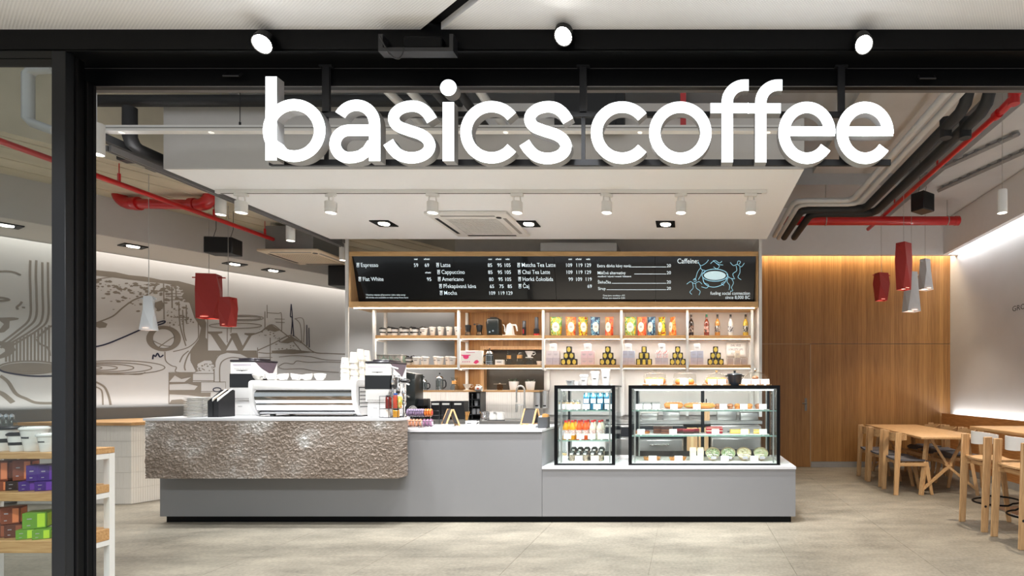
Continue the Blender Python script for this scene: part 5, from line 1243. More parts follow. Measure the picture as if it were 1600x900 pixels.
# tap
t = thing('kitchen_tap', 'arched steel spring tap standing behind the till on the back counter', 'tap', (X(819.5, 7.5), 7.5, BZ))
mb = MB(); mb.lathe([(0, 0), (.028, 0), (.028, .03), (.018, .04), (.018, .19), (0, .19)], 16, cap0=False, cap1=False); part('column', mb, M_steel, t)
ap = [(0, 0, .19), (0, 0, .36)] + [(-.055 + .055 * math.cos(a), 0, .40 + .065 * math.sin(a)) for a in [i * PI / 10 for i in range(11)]] + [(-.11, 0, .33), (-.11, 0, .24)]
mb = MB(); mb.tube(ap, .012, 10); part('arch', mb, M_steel, t)
mb = MB(); mb.lathe([(0, .10), (.014, .10), (.017, .14), (.015, .215), (0, .215)], 14, c=(-.112, 0, .0), cap0=False, cap1=False); part('spray_head', mb, M_steel, t)
mb = MB(); mb.cyl((-.105, 0, .205), (0, 0, .205), .008, seg=8); part('holder', mb, M_steel, t)
mb = MB(); mb.cyl((.015, 0, .07), (.055, 0, .10), .006, seg=8); part('lever', mb, M_steel, t)
def disp(px, w_, lab, Y=7.73):
    t = thing('steel_dispenser', lab, 'dispenser', (X(px, Y), Y, 1.10), 0, 'steel dispensers behind the till')
    mb = MB(); mb.bbox(-w_ / 2, w_ / 2, -.06, .06, 0, .245, .01, 2); part('case', mb, M_steel, t)
    mb = MB(); mb.box(-.02, .02, -.063, -.058, .025, .045); part('badge', mb, M_plastic_k, t)
disp(840.5, .095, 'steel dispenser left of the pair behind the till'); disp(852.5, .06, 'steel dispenser right of the pair behind the till')
mb = MB(); mb.box(X(793, 7.4), X(835, 7.4), 7.30, 7.70, BZ, BZ + .012); mb.box(X(793, 7.4), X(835, 7.4), 7.29, 7.30, BZ, BZ + .02)
solo('sink_rim', mb, M_steel, 'raised steel sink rim at the foot of the tap', 'sink')
# ================================================================ on the bar: coffee gear
WZ = stZ1 + .0265; TWZ = tillZ + .0005
M_gloss = mat('white_gloss', (222, 221, 219), .25, var=.01, coat=.3); M_purple = mat('hopper_brown', (86, 74, 84), .3, var=.25, scale=18)
def mk_grinder():
    t = thing('espresso_grinder', '', 'coffee grinder'); w_, d, h = .123, .17, .575
    mb = MB(); mb.bbox(-w_ + .012, w_ - .02, -d + .015, d - .03, 0, .15, .01, 2); part('foot', mb, M_gloss, t)
    mb = MB(); mb.bbox(-w_, w_, -d, d, .155, h - .03, .012, 2); part('housing', mb, M_gloss, t)
    mb = MB(); mb.box(-w_ - .002, w_ + .002, -d - .002, -d + .20, .285, .425); part('dark_band', mb, mat('band_black', (30, 31, 33), .3), t)
    mb = MB(); mb.bbox(-w_ - .003, w_ + .003, -d - .003, d + .004, h - .03, h - .008, .006, 1); mb.bbox(-.08, .09, -.12, .12, h - .01, h + .012, .008, 1); part('lid', mb, mat('lid_black', (34, 30, 36), .3), t)
    mb = MB(); sw_ = spline([(-d + .02, h - .03), (-d + .10, h - .09), (-d + .2, h - .135), (d - .10, h - .16), (d - .055, h - .11), (d - .01, h - .03)], 5)
    mb.prism([(y, z) for y, z in sw_], w_ - .002, w_ + .002, plane='YZ'); part('side_swoosh', mb, M_purple, t)
    mb = MB()
    for k in range(12): mb.box(-.10 + .016 * k, -.09 + .016 * k, -d - .002, -d + .002, .165, .178)
    part('vent', mb, M_grille, t)
    mb = MB(); mb.box(-.095, .095, -d - .0015, -d + .002, h - .068, h - .05); part('label_line', mb, M_lilac, t)
    text('lettering', 'Victoria Arduino', .024, M_grille, t, (0, -d - .003, h - .105), align='CENTER', shear=.4); mb = MB(); mb.prism([(-.06, h - .116), (-.008, h - .119), (0, h - .126), (.008, h - .119), (.06, h - .116), (.06, h - .1135), (-.06, h - .1135)], -d - .003, -d + .002); part('flourish', mb, M_ink, t)
    text('lettering', 'mini', .026, M_ink, t, (-.03, -d + .0135, .085), align='CENTER')
    mb = MB(); mb.tube([(0, -d + .02, .15), (0, -d - .01, .13), (0, -d - .01, .11)], .016, 8); part('chute', mb, M_plastic_k, t) if False else mb.bm.free()
    return t
GRY = 5.50
o = mk_grinder(); o.location = (X(378, 5.85), 5.85 + .17, WZ); o.scale = (1.05, 1, 1.06); o['label'] = 'white and black coffee grinder at the left end of the espresso machine'; o['group'] = 'espresso grinders'
dup(o, (X(589.5, GRY), GRY + .17, WZ), 0, scale=(1, 1, 1), label='white and black coffee grinder at the right end of the espresso machine')
# espresso machine (its back to us)
EY = 5.56; ex0, ex1 = X(388, EY), X(556, EY)
em = thing('espresso_machine', 'wide white espresso machine with a mirror chrome back on the bar', 'coffee machine', ((ex0 + ex1) / 2, EY, WZ))
z_ = lambda py: Z(py, EY)
def endp(x0, x1, top, yb):
    mb = MB(); p = spline([(EY + .05, top), (EY + .012, top - .012), (EY, top - .05), (EY, z_(615)), (EY + .012, z_(628)), (EY + .045, z_(640)), (EY + .10, z_(650)), (EY + .13, WZ + .015)], 4) + [(yb, WZ + .015), (yb, top)]
    mb.prism(p, x0, x1, plane='YZ'); return mb
part('end_panel', endp(ex0, ex0 + .04, z_(594), EY + .55), M_gloss, em, em); part('end_panel', endp(ex1 - .045, ex1, z_(593), EY + .55), M_gloss, em, em)
mb = MB(); mb.bbox(ex0 + .04, ex1 - .045, EY + .01, EY + .55, z_(609), z_(595), .01, 2); part('cup_tray', mb, M_gloss, em, em)
cs = spline([(EY + .024, z_(609)), (EY + .014, z_(613.5)), (EY + .012, z_(619)), (EY + .018, z_(625)), (EY + .032, z_(629.8))], 6)
mb = MB()
def sheet(mbx, cs, x0, x1, back):
    p = list(cs) + [(back, cs[-1][1]), (back, cs[0][1])]; mbx.prism(p, x0, x1, plane='YZ')
sheet(mb, cs, ex0 + .04, ex1 - .045, EY + .3); part('chrome_back', mb, M_chrome, em, em)
cs = spline([(EY + .034, z_(630)), (EY + .036, z_(633)), (EY + .046, z_(638)), (EY + .056, z_(641.5))], 5)
mb = MB(); sheet(mb, cs, ex0 + .04, ex1 - .045, EY + .3); part('chrome_skirt', mb, M_chrome, em, em)
mb = MB(); mb.box(ex0 + .05, ex1 - .05, EY + .09, EY + .5, z_(644), z_(641.5)); mb.box(ex0 + .05, ex1 - .05, EY + .16, EY + .5, WZ + .03, z_(644)); part('under_body', mb, M_dgrey, em, em)
mb = MB(); mb.cyl((ex0 + .05, EY + .095, z_(645.5)), (ex1 - .05, EY + .095, z_(645.5)), .014, seg=12); part('bottom_bar', mb, M_chrome, em, em)
for x in (ex0 + .1, ex1 - .12):
    for y in (EY + .2, EY + .48):
        mb = MB(); mb.lathe([(0, 0), (.028, 0), (.022, .04), (0, .04)], 14, c=(x, y, WZ), cap0=False, cap1=False); part('foot', mb, M_steel, em, em)
mb = MB()
for k in range(5): zz = z_(612 + 6 * k); mb.box(ex1 - .001, ex1 + .002, EY + .07, EY + .42, zz - .005, zz + .003)
mb.box(ex1 - .001, ex1 + .002, EY + .05, EY + .06, z_(634), z_(606)); mb.box(ex1 - .001, ex1 + .002, EY + .05, EY + .45, z_(606), z_(604.5)); part('louvre', mb, M_dgrey, em, em)
def mk_capcup():
    t = thing('cappuccino_cup', '', 'cup')
    mb = MB(); mb.lathe([(0, .004), (.026, .004), (.028, 0), (.032, 0), (.034, .006), (.050, .03), (.056, .060), (.053, .060), (.046, .03), (.03, .010), (0, .009)], 22, cap0=False, cap1=False); part('bowl', mb, M_ceramic, t)
    mb = MB(); mb.tube([(.052, 0, .05), (.075, 0, .05), (.078, 0, .03), (.048, 0, .02)], .005, 6); part('handle', mb, M_ceramic, t)
    return t
MT = z_(595) + .0005
for i, px in enumerate((405, 424, 443, 462, 481, 500)):
    place('capcup', mk_capcup, (X(px, 5.72), 5.72, MT + .012), 0, 'white wide coffee cup tipped on the espresso machine tray, %s from the left' % ORD[i], 'cups on the espresso machine', rot=(R(random.uniform(4, 9)), R(random.uniform(4, 9)), random.uniform(0, 6)))
M_pcup = mat('cream_paper', (230, 225, 212), .6, var=.02)
def mk_papercup():
    t = thing('paper_cup', '', 'cup')
    mb = MB(); mb.lathe([(0, .110), (.0305, .110), (.0415, .004), (.0435, .002), (.0435, -.001), (.0405, .002), (.0295, .106), (0, .106)], 18, cap0=False, cap1=False); part('body', mb, M_pcup, t)
    mb = MB(); mb.box(-.018, .018, -.0375, -.0345, .045, .055); part('logo', mb, mat('grey_ink', (170, 164, 170)), t)
    return t
for s, (px, top, Y) in enumerate(((539.5, 559, 5.70), (553, 550.5, 5.76), (563.5, 546, 5.84), (572.5, 548, 5.94))):
    H = Z(top, Y) - MT; n = 4
    for k in range(n):
        place('pcup', mk_papercup, (X(px, Y) + random.uniform(-.001, .001), Y, MT + .001 + k * (H - .11) / (n - 1)), random.uniform(-.4, .4), 'upside down paper cup, %s of the %s stack beside the right grinder' % (['lowest', 'second', 'third', 'topmost'][k], ['leftmost', 'second', 'third', 'rearmost'][s]), 'paper cup stacks')
# plates
def mk_plate():
    mb = MB(); mb.lathe([(0, .003), (.05, .003), (.053, 0), (.058, 0), (.060, .004), (.088, .012), (.088, .0145), (.058, .008), (0, .007)], 26, cap0=False, cap1=False)
    return tag(finish('plate', mb, M_ceramic), '', 'plate')
for s, (px, Y, n) in enumerate(((305, 5.52, 13), (317, 5.72, 13))):
    for k in range(n):
        place('plate', mk_plate, (X(px, Y) + random.uniform(-.002, .002), Y, WZ + .0155 * k), 0, 'white plate, %s in the %s stack left of the black file holder' % ('at the bottom' if k == 0 else 'at the top' if k == n - 1 else '%s from the bottom' % (ORD + ['thirteenth'])[k], ['front', 'rear'][s]), 'stacked plates')
# black holder
t = thing('file_holder', 'black slanted holder filled with papers left of the grinder', 'holder', (X(333, 5.5), 5.5, WZ))
bw = .055
def slant(mbx, x0, x1): mbx.prism([(0, 0), (.20, 0), (.20, .27), (.17, .28), (0, .165)], x0, x1, plane='YZ')
for nm, x0, x1 in (('side', -bw, -bw + .005), ('divider', -.003, .003), ('side', bw - .005, bw)): mb = MB(); slant(mb, x0, x1); part(nm, mb, M_plastic_k, t)
mb = MB(); mb.box(-bw + .005, bw - .005, 0, .005, 0, .16); mb.box(-bw + .005, bw - .005, .195, .2, 0, .26); mb.box(-bw + .005, bw - .005, .005, .195, 0, .005); part('tray', mb, M_plastic_k, t)
for x in (-.035, -.02, .015, .03):
    mb = MB(); mb.prism([(.02, .02), (.19, .02), (.19, .285), (.03, .19)], x, x + .008, plane='YZ'); part('paper', mb, M_paper if x != -.02 else M_coffee, t)
# wire rack with jars
M_wire = mat('black_wire', (20, 20, 22), .4)
RX, RYY = X(612, 5.415), 5.415
t = thing('wire_rack', 'small black wire rack holding jars in front of the right grinder', 'rack', (RX, RYY, WZ))
def wbox(w_, d, h, r=.0028):
    mb = MB()
    for z in (.005, h * .42, h):
        mb.tube([(-w_, -d, z), (w_, -d, z), (w_, d, z), (-w_, d, z)], r, 5, True)
    for x in (-w_, 0, w_):
        for y in (-d, d): mb.cyl((x, y, 0), (x, y, h), r, seg=5)
    for y in (-d * .5, 0, d * .5): mb.cyl((-w_, y, h * .42), (w_, y, h * .42), r * .7, seg=5)
    return mb
part('frame', wbox(.09, .055, .215), M_wire, t)
def jar(px, Y, z, r, h, m, lidm, lab, nm='jar'):
    t = thing(nm, lab, 'jar', (X(px, Y), Y, z))
    mb = MB(); mb.lathe([(0, 0), (r, 0), (r, h * .8), (r * .8, h * .88), (r * .8, h * .9), (0, h * .9)], 16, cap0=False, cap1=False); part('glass', mb, m, t)
    mb = MB(); mb.lathe([(r * .85, h * .88), (r * .85, h), (0, h)], 16, cap0=False, cap1=False); part('lid', mb, lidm, t)
JZ = WZ + .215 * .42 + .004
jar(607, 5.405, JZ, .028, .13, mat('hibiscus', (100, 28, 22), .15, coat=.6), M_plastic_k, 'dark red jar standing in the black wire rack')
jar(618, 5.415, JZ, .022, .15, mat('orange_syrup', (170, 62, 40), .2, coat=.5), mat('blue_lid', (50, 90, 160), .4), 'orange red jar with blue lid in the black wire rack')
jar(604, 5.415, WZ + .008, .028, .075, M_paper, M_paper, 'low white tub on the bottom of the black wire rack')
jar(619, 5.405, WZ + .008, .03, .078, mat('amber_tea', (196, 140, 40), .25, coat=.4), M_plastic_k, 'amber jar on the bottom of the black wire rack')
t = thing('tea_packet', 'yellow and green packet leaning in the wire rack', 'packet', (X(624.5, 5.42), 5.42, JZ))
mb = MB(); mb.bbox(-.022, .022, -.012, .012, 0, .12, .008, 2); part('pouch', mb, pat('tea_print', [(230, 170, 60), (120, 160, 60), (240, 220, 150), (220, 90, 50)], 16), t, )
mb = MB(); mb.box(-.022, .022, -.003, .003, .115, .132); part('seal', mb, M_paper, t)
# brewing taps
def mk_tap(h, dome):
    t = thing('brew_tap', '', 'tap')
    mb = MB(); mb.lathe([(0, 0), (.032, 0), (.032, .012), (.012, .02), (.011, h * .30), (.022, h * .36), (.024, h * .42), (.011, h * .5), (.010, h * .62), (.020, h * .68), (.022, h * .74), (.010, h * .82), (.008, h), (0, h)], 16, cap0=False, cap1=False); part('column', mb, M_chrome, t)
    mb = MB(); mb.tube([(-.045, 0, h + .002), (-.02, 0, h + .012), (.03, 0, h), (.055, 0, h - .01)], .008, 8); part('lever', mb, M_gloss, t)
    mb = MB(); mb.tube([(0, -.01, h * .52), (.0, -.05, h * .52), (0, -.07, h * .45), (0, -.07, h * .36)], .008, 8); part('spout', mb, M_chrome, t)
    if dome: mb = MB(); mb.sphere((0, .02, h + .03), .045, 14, 8, (1.1, 1, .55)); part('black_cap', mb, M_plastic_k, t)
    else: mb = MB(); mb.lathe([(.014, h * .6), (.02, h * .61), (.02, h * .66), (.014, h * .67)], 14); part('collar', mb, M_plastic_k, t)
    return t
o = mk_tap(.50, False); o.location = (X(613.5, 5.53), 5.53, WZ); o['label'] = 'tall chrome brewing tap with white lever beside the right grinder'
o = mk_tap(.34, True); o.location = (X(631, 5.56), 5.56, WZ); o['label'] = 'chrome brewing tap with black domed cap right of the wire rack'
o = mk_tap(.40, False); o.location = (X(622, 5.55), 5.55, WZ); o['label'] = 'middle chrome brewing tap between the grinder and the domed tap'
# tall black brewer and small black machine on the back counter
t = thing('bulk_grinder', 'tall black coffee grinder standing on the back counter behind the taps', 'coffee grinder', (X(644.5, 7.4), 7.4, BZ))
mb = MB(); mb.bbox(-.095, .095, -.12, .12, 0, .62, .015, 2); part('housing', mb, M_bk, t)
mb = MB(); mb.hexa([(-.09, -.11, .615), (.095, -.11, .60), (.095, .11, .60), (-.09, .11, .615), (-.085, -.10, .655), (.09, -.10, .625), (.09, .10, .625), (-.085, .10, .655)]); part('hopper_lid', mb, M_plastic_k, t)
mb = MB(); mb.tube([(.02, -.12, .34), (.02, -.17, .33), (.05, -.18, .31)], .012, 8); part('spout', mb, M_chrome, t)
t = thing('batch_brewer', 'low black appliance right of the tall black grinder', 'coffee machine', (X(661, 7.45), 7.45, BZ))
mb = MB(); mb.bbox(-.055, .055, -.1, .1, 0, .05, .006, 1); mb.bbox(-.055, .055, .03, .1, .05, .29, .006, 1); part('stand', mb, M_plastic_k, t)
mb = MB(); mb.bbox(-.055, .055, -.1, .03, .19, .29, .008, 1); part('head', mb, M_dgrey, t)
mb = MB(); mb.lathe([(0, .05), (.042, .05), (.046, .10), (.035, .16), (0, .16)], 16, c=(0, -.04, 0), cap0=False, cap1=False); part('jug', mb, mat('smoke_jug', (60, 58, 58), .1, coat=.5), t)
t = thing('sieve', 'small round wire sieve with a handle leaning beside the packets', 'sieve', (X(645, 6.1), 6.1, TWZ))
mb = MB(); mb.tube([(.05 * math.cos(a), 0, .17 + .055 * math.sin(a)) for a in [i * PI / 9 for i in range(18)]], .004, 6, True); mb.lathe([(0, .0), (.048, .0)], 18, m=Matrix.Translation((0, .012, .17)) @ Matrix.Rotation(PI / 2, 4, 'X'), cap1=False); part('bowl', mb, M_steel, t)
mb = MB(); mb.tube([(.0, 0, .115), (.0, .01, .05), (-.005, .01, 0)], .005, 6); part('handle', mb, M_steel, t)
# plastic tub on the lower shelf
t = thing('plastic_tub', 'translucent grey green tub on the lower shelf above the right grinder', 'tub', (X(611, IY), IY, S2))
mb = MB(); mb.bbox(-.17, .17, -.05, .1, 0, .135, .008, 1); part('tub', mb, pat('tub_plastic', [(150, 146, 138), (176, 170, 162), (130, 160, 146), (190, 182, 176)], 5), t)
mb = MB(); mb.bbox(-.175, .175, -.055, .105, .13, .145, .004, 1); part('lid', mb, M_grille, t)
# round waffle packs in two wire rows
def mk_pack(m, m2):
    t = thing('round_pack', '', 'packet')
    mb = MB(); mb.lathe([(0, -.011), (.034, -.011), (.041, -.008), (.043, 0), (.041, .008), (.034, .011), (0, .011)], 18, m=Matrix.Rotation(PI / 2, 4, 'Y'), cap0=False, cap1=False); part('wafer', mb, m, t)
    mb = MB(); mb.lathe([(0, .0112), (.026, .0112), (.026, .0128), (0, .0128)], 16, m=Matrix.Rotation(PI / 2, 4, 'Y'), cap0=False, cap1=False); part('sticker', mb, m2, t)
    return t
M_lp, M_op, M_pp, M_mp = mat('pack_lilac', (140, 122, 152), .35, coat=.3), mat('pack_orange', (206, 116, 44), .35, coat=.3), mat('pack_peach', (208, 146, 112), .35, coat=.3), mat('pack_mauve', (140, 96, 126), .35, coat=.3)
rowA, rowB = 5.98, 5.86; zA, zB = TWZ + .155, TWZ + .05
for i in range(8): place('pkl', lambda: mk_pack(M_lp, M_paper), (X(638 + 3.4 * i, rowA), rowA, zA), .12, 'lilac round packet in the upper wire row, %s from the left' % ORD[i], 'round packets in the wire display')
for i in range(3): place('pko', lambda: mk_pack(M_op, M_red), (X(665.5 + 4.0 * i, rowA), rowA, zA), .12, 'orange round packet in the upper wire row, %s from the left' % ORD[i], 'round packets in the wire display')
for i in range(5): place('pkp', lambda: mk_pack(M_pp, M_paper), (X(636.5 + 5.2 * i, rowB), rowB, zB), .15, 'peach round packet in the lower wire row, %s from the left' % ORD[i], 'round packets in the wire display')
for i in range(3): place('pkm', lambda: mk_pack(M_mp, M_lilac), (X(663.5 + 5.2 * i, rowB), rowB, zB), .15, 'mauve round packet in the lower wire row, %s from the left' % ORD[i], 'round packets in the wire display')
t = thing('wire_display', 'black wire display with two rows for round packets on the till counter', 'rack', (X(656, 5.92), 5.92, TWZ))
mb = MB(); xa, xb = X(633, rowB) - X(656, 5.92), X(681, rowB) - X(656, 5.92)
for y, z in ((-.10, .02), (-.015, .02), (-.10, .07), (.02, .125), (.105, .125), (.02, .175)): mb.cyl((xa, y, z), (xb, y, z), .0025, seg=5)
for x in (xa, (xa + xb) / 2, xb): mb.tube([(x, -.10, .0), (x, -.10, .07)], .0025, 5); mb.tube([(x, -.10, .004), (x, .11, .004), (x, .11, .175)], .0025, 5); mb.tube([(x, .02, 0), (x, .02, .175)], .0025, 5)
part('frame', mb, M_wire, t)
# A-frame boards
def mk_aframe():
    t = thing('table_sign', '', 'sign'); h, sp, L = .19, .075, .085
    for sx in (-L, L):
        for sy in (-1, 1):
            mb = MB(); mb.hexa([(sx - .008, sy * sp - .008, 0), (sx + .008, sy * sp - .008, 0), (sx + .008, sy * sp + .008, 0), (sx - .008, sy * sp + .008, 0), (sx - .008, sy * .006 - .008, h), (sx + .008, sy * .006 - .008, h), (sx + .008, sy * .006 + .008, h), (sx - .008, sy * .006 + .008, h)]); part('leg', mb, M_oakZ, t)
    for sy in (-1, 1):
        def yy(z): return sy * (sp + (.006 - sp) * z / h)
        mb = MB(); z0, z1 = .025, h - .012; mb.hexa([(-L, yy(z0) - .003, z0), (L, yy(z0) - .003, z0), (L, yy(z0) + .003, z0), (-L, yy(z0) + .003, z0), (-L, yy(z1) - .003, z1), (L, yy(z1) - .003, z1), (L, yy(z1) + .003, z1), (-L, yy(z1) + .003, z1)]); part('board', mb, mat('chalkboard', (52, 50, 52), .6), t)
        mb = MB(); mb.box(-L, L, yy(.018) - .005, yy(.018) + .005, .006, .024); part('bottom_rail', mb, M_oakX, t)
    mb = MB(); mb.cyl((-L, 0, h - .004), (L, 0, h - .004), .005, seg=8); part('top_rod', mb, M_dgrey, t)
    return t
o = mk_aframe(); o.location = (X(704, 6.1), 6.1, TWZ); o.rotation_euler[2] = R(-52); o['label'] = 'small wooden folding chalkboard sign at the left of the till counter'; o['group'] = 'folding table signs'
dup(o, (X(830, 6.22), 6.22, TWZ), R(-26), 'small wooden folding chalkboard sign at the right of the till counter')
def mk_cloth(seed):
    random.seed(seed); t = MB(); NX_, NY_ = 14, 9
    g = [[t.bm.verts.new((-.09 + .18 * i / NX_, -.06 + .12 * j / NY_, .022 + .012 * noise.noise(Vector((i * .35, j * .4, seed))) + .012 * (i / NX_) + (-.018 if i in (0, NX_) or j in (0, NY_) else 0))) for i in range(NX_ + 1)] for j in range(NY_ + 1)]
    for a, b in zip(g[:-1], g[1:]):
        for i in range(NX_): t.face([a[i], a[i + 1], b[i + 1], b[i]])
    bot = [[v for v in r_] for r_ in g]
    ring_ = [g[0][i] for i in range(NX_ + 1)] + [g[j][NX_] for j in range(1, NY_ + 1)] + [g[NY_][i] for i in range(NX_ - 1, -1, -1)] + [g[j][0] for j in range(NY_ - 1, 0, -1)]
    lo = [t.bm.verts.new((v.co.x * .97, v.co.y * .97, 0)) for v in ring_]
    n = len(ring_)
    for i in range(n): j = (i + 1) % n; t.face([ring_[i], lo[i], lo[j], ring_[j]])
    t.face(lo)
    return t
M_cloth = mat('bar_cloth', (212, 216, 222), .9, var=.08, scale=30, bump=.3)
solo('bar_cloth', mk_cloth(1), M_cloth, 'crumpled pale grey cloth before the left folding sign on the till counter', 'cloth', (X(690, 5.85), 5.85, TWZ), .2, ang=60)
solo('bar_cloth', mk_cloth(5), M_cloth, 'crumpled pale grey cloth before the right folding sign on the till counter', 'cloth', (X(827, 5.85), 5.85, TWZ), -.1, ang=60)
random.seed(21)
t = thing('coffee_cup', 'white printed cup with handle in the middle of the till counter', 'cup', (X(736, 5.85), 5.85, TWZ))
mb = MB(); mb.lathe([(0, .004), (.032, .004), (.034, 0), (.04, 0), (.045, .01), (.056, .05), (.058, .072), (.055, .072), (.052, .05), (.04, .012), (0, .01)], 24, cap0=False, cap1=False); part('body', mb, M_ceramic, t)
mb = MB(); mb.tube([(.053, 0, .062), (.085, 0, .066), (.084, 0, .04), (.048, 0, .02)], .006, 8); part('handle', mb, M_ceramic, t)
mb = MB(); mb.box(-.024, .024, -.0575, -.05, .045, .052); part('logo', mb, M_ink, t)
t = thing('napkin_box', 'black box with wooden stirrers at the right end of the till counter', 'box', (X(849, 5.80), 5.82, TWZ))
mb = MB(); w_ = .052
for a in (((-w_, w_), (-.05, -.045)), ((-w_, w_), (.045, .05)), ((-w_, -w_ + .005), (-.045, .045)), ((w_ - .005, w_), (-.045, .045))): mb.box(a[0][0], a[0][1], a[1][0], a[1][1], 0, .115)
mb.box(-w_, w_, -.05, .05, 0, .006); part('box', mb, mat('slate_box', (62, 64, 66), .5), t)
for k in range(12):
    mb = MB(); mb.box(-.012 + .005 * k, -.008 + .005 * k, -.03, .03, .01, .14 + .012 * random.random()); part('stirrer', mb, M_wc, t)
mb = MB(); mb.bbox(-.045, -.02, -.035, .035, .01, .125, .004, 1); part('napkins', mb, M_paper, t)
# ================================================================ display cases
DZ = baseZ + .0005; DT = 1.413
M_sglass = glass('shelf_glass', (214, 236, 226), 1.0); M_caseglass = glass('case_glass', (246, 250, 250), .8); M_edge = mat('glass_edge', (150, 186, 172), .2)
def case(px0, px1, dep, shelves, lab):
    Y0 = 5.68; x0, x1 = X(px0, Y0), X(px1, Y0); Y1 = Y0 + dep; fr = .034
    t = thing('display_case', lab, 'display case', ((x0 + x1) / 2, Y0, DZ))
    mb = MB()
    for a, b in ((x0, x0 + fr), (x1 - fr, x1)): mb.box(a, b, Y0, Y0 + .02, DZ, DT)
    mb.box(x0 + fr, x1 - fr, Y0, Y0 + .02, DT - fr, DT); mb.box(x0 + fr, x1 - fr, Y0, Y0 + .02, DZ, DZ + .016); part('front_frame', mb, M_black, t, t)
    mb = MB()
    for a, b in ((x0 + .02, x0 + .055), (x1 - .055, x1 - .02)): mb.box(a, b, Y1 - .02, Y1, DZ, DT - .02)
    mb.box(x0 + .055, x1 - .055, Y1 - .02, Y1, DT - .05, DT - .02); mb.box(x0 + .055, x1 - .055, Y1 - .02, Y1, DZ, DZ + .08)
    if px1 - px0 > 150: mb.box((x0 + x1) / 2 - .02, (x0 + x1) / 2 + .02, Y1 - .02, Y1, DZ + .08, DT - .05)
    part('rear_frame', mb, M_dgrey, t, t)
    mb = MB(); mb.box(x0, x1, Y0 + .02, Y1, DT - .018, DT); part('roof', mb, M_black, t, t)
    mb = MB(); mb.box(x0 + .04, x1 - .04, Y0 + .03, Y1 - .02, DT - .045, DT - .0185); part('roof_lining', mb, M_steel, t, t)
    mb = MB(); mb.box(x0 + .06, x1 - .06, Y0 + .05, Y0 + .075, DT - .052, DT - .046); part('light_bar', mb, M_ledw, t, t)
    area('case_light', ((x0 + x1) / 2, Y0 + .07, DT - .06), (R(12), 0, 0), x1 - x0 - .14, .02, 2.6 * (x1 - x0), (1, .98, .95))
    mb = MB(); mb.box(x0 + .01, x1 - .01, Y0 + .02, Y1 - .02, DZ, DZ + .02); part('floor_panel', mb, M_wmetal, t, t)
    mb = MB(); mb.box(x0 + fr, x1 - fr, Y0 + .006, Y0 + .012, DZ + .016, DT - fr); part('front_glass', mb, M_caseglass, t, t)
    for a in (x0 + .002, x1 - .008):
        mb = MB(); mb.box(a, a + .006, Y0 + .02, Y1 - .02, DZ + .02, DT - .018); part('side_glass', mb, M_caseglass, t, t)
    for a in (x0 + .055, x1 - .070):
        mb = MB(); mb.box(a, a + .015, Y0 + .045, Y0 + .06, DZ + .02, DT - .05); mb.box(a, a + .015, Y1 - .06, Y1 - .045, DZ + .02, DT - .05); part('shelf_rail', mb, M_steel, t, t)
    for z in shelves:
        mb = MB(); mb.box(x0 + .02, x1 - .02, Y0 + .08, Y1 - .06, z - .008, z - .0005); sg = part('glass_shelf', mb, M_sglass, t, t)
        mb = MB(); mb.box(x0 + .02, x1 - .02, Y0 + .076, Y0 + .08, z - .011, z + .0); part('shelf_edge', mb, M_edge, sg, t)
        area('shelf_light', ((x0 + x1) / 2, Y0 + .10, z - .02), (R(10), 0, 0), x1 - x0 - .14, .015, 1.7 * (x1 - x0), (1, .98, .95))
    return t
SH1, SH2, SH2s = 1.149, .882, .832
case(866, 961, .58, (SH1, SH2s), 'narrow black framed glass display case full of drinks')
case(982, 1219, .62, (SH1, SH2), 'wide black framed glass display case full of cakes and sandwiches')
FZ = DZ + .021
def cx(v): return 850 + v / 4.2105
M_card = mat('price_card', (244, 243, 240), .6, var=.01)
def mk_tag():
    t = thing('price_tag', '', 'price tag')
    mb = MB(); mb.hexa([(-.047, -.001, .012), (.047, -.001, .012), (.047, .001, .012), (-.047, .001, .012), (-.047, .006, .066), (.047, .006, .066), (.047, .008, .066), (-.047, .008, .066)]); part('card', mb, M_card, t)
    mb = MB(); mb.box(-.012, .012, -.004, .014, 0, .012); part('clip', mb, M_wmetal, t)
    return t
TGY = 5.775
def tagp(px, z, what, w_=1.0): place('tag', mk_tag, (X(px, TGY), TGY, z), 0, 'white price card before %s' % what, 'price cards', scale=(w_, 1, 1))
def tagrow(vs, z, whats, w_=1.0):
    for v, wh in zip(vs, whats): tagp(cx(v), z, wh, w_)
tagrow((118, 168, 218), SH1, ('the left granola cups', 'the middle granola cups', 'the right granola cups of the upper drinks shelf'), .72); tagrow((276, 348, 424), SH1, ('the left blue bottles', 'the middle blue bottles', 'the right blue bottles'), .82)
tagrow((153, 239, 313, 379, 430), SH2s, ('the yellow orange juice', 'the red orange juice', 'the clear lemonade', 'the plain bottle', 'the right end of the middle drinks shelf'), .85)
tagrow((131, 228, 334, 420), FZ, ('the small cups at the lower left', 'the left black lidded jars', 'the right black lidded jars', 'the clear carafe'), .85)
tagrow((622, 680, 738, 855, 1005, 1180, 1315, 1440), SH1, ('the leftmost dessert box', 'the middle dessert box', 'the right dessert box', 'the golden strudel', 'the baguette', 'the small brown cakes', 'the pale rolls', 'the rightmost brown pastry'), .84)
tagrow((638, 849, 1128, 1320, 1442), SH2, ('the berry tart', 'the chocolate cake', 'the red layer cake', 'the yellow slices', 'the rightmost yellow slices'), .85)
tagrow((715, 885, 1010, 1190, 1385), FZ, ('the left quiche', 'the right quiche', 'the paper boxes', 'the left salad bowls', 'the right salad bowls'), .9)
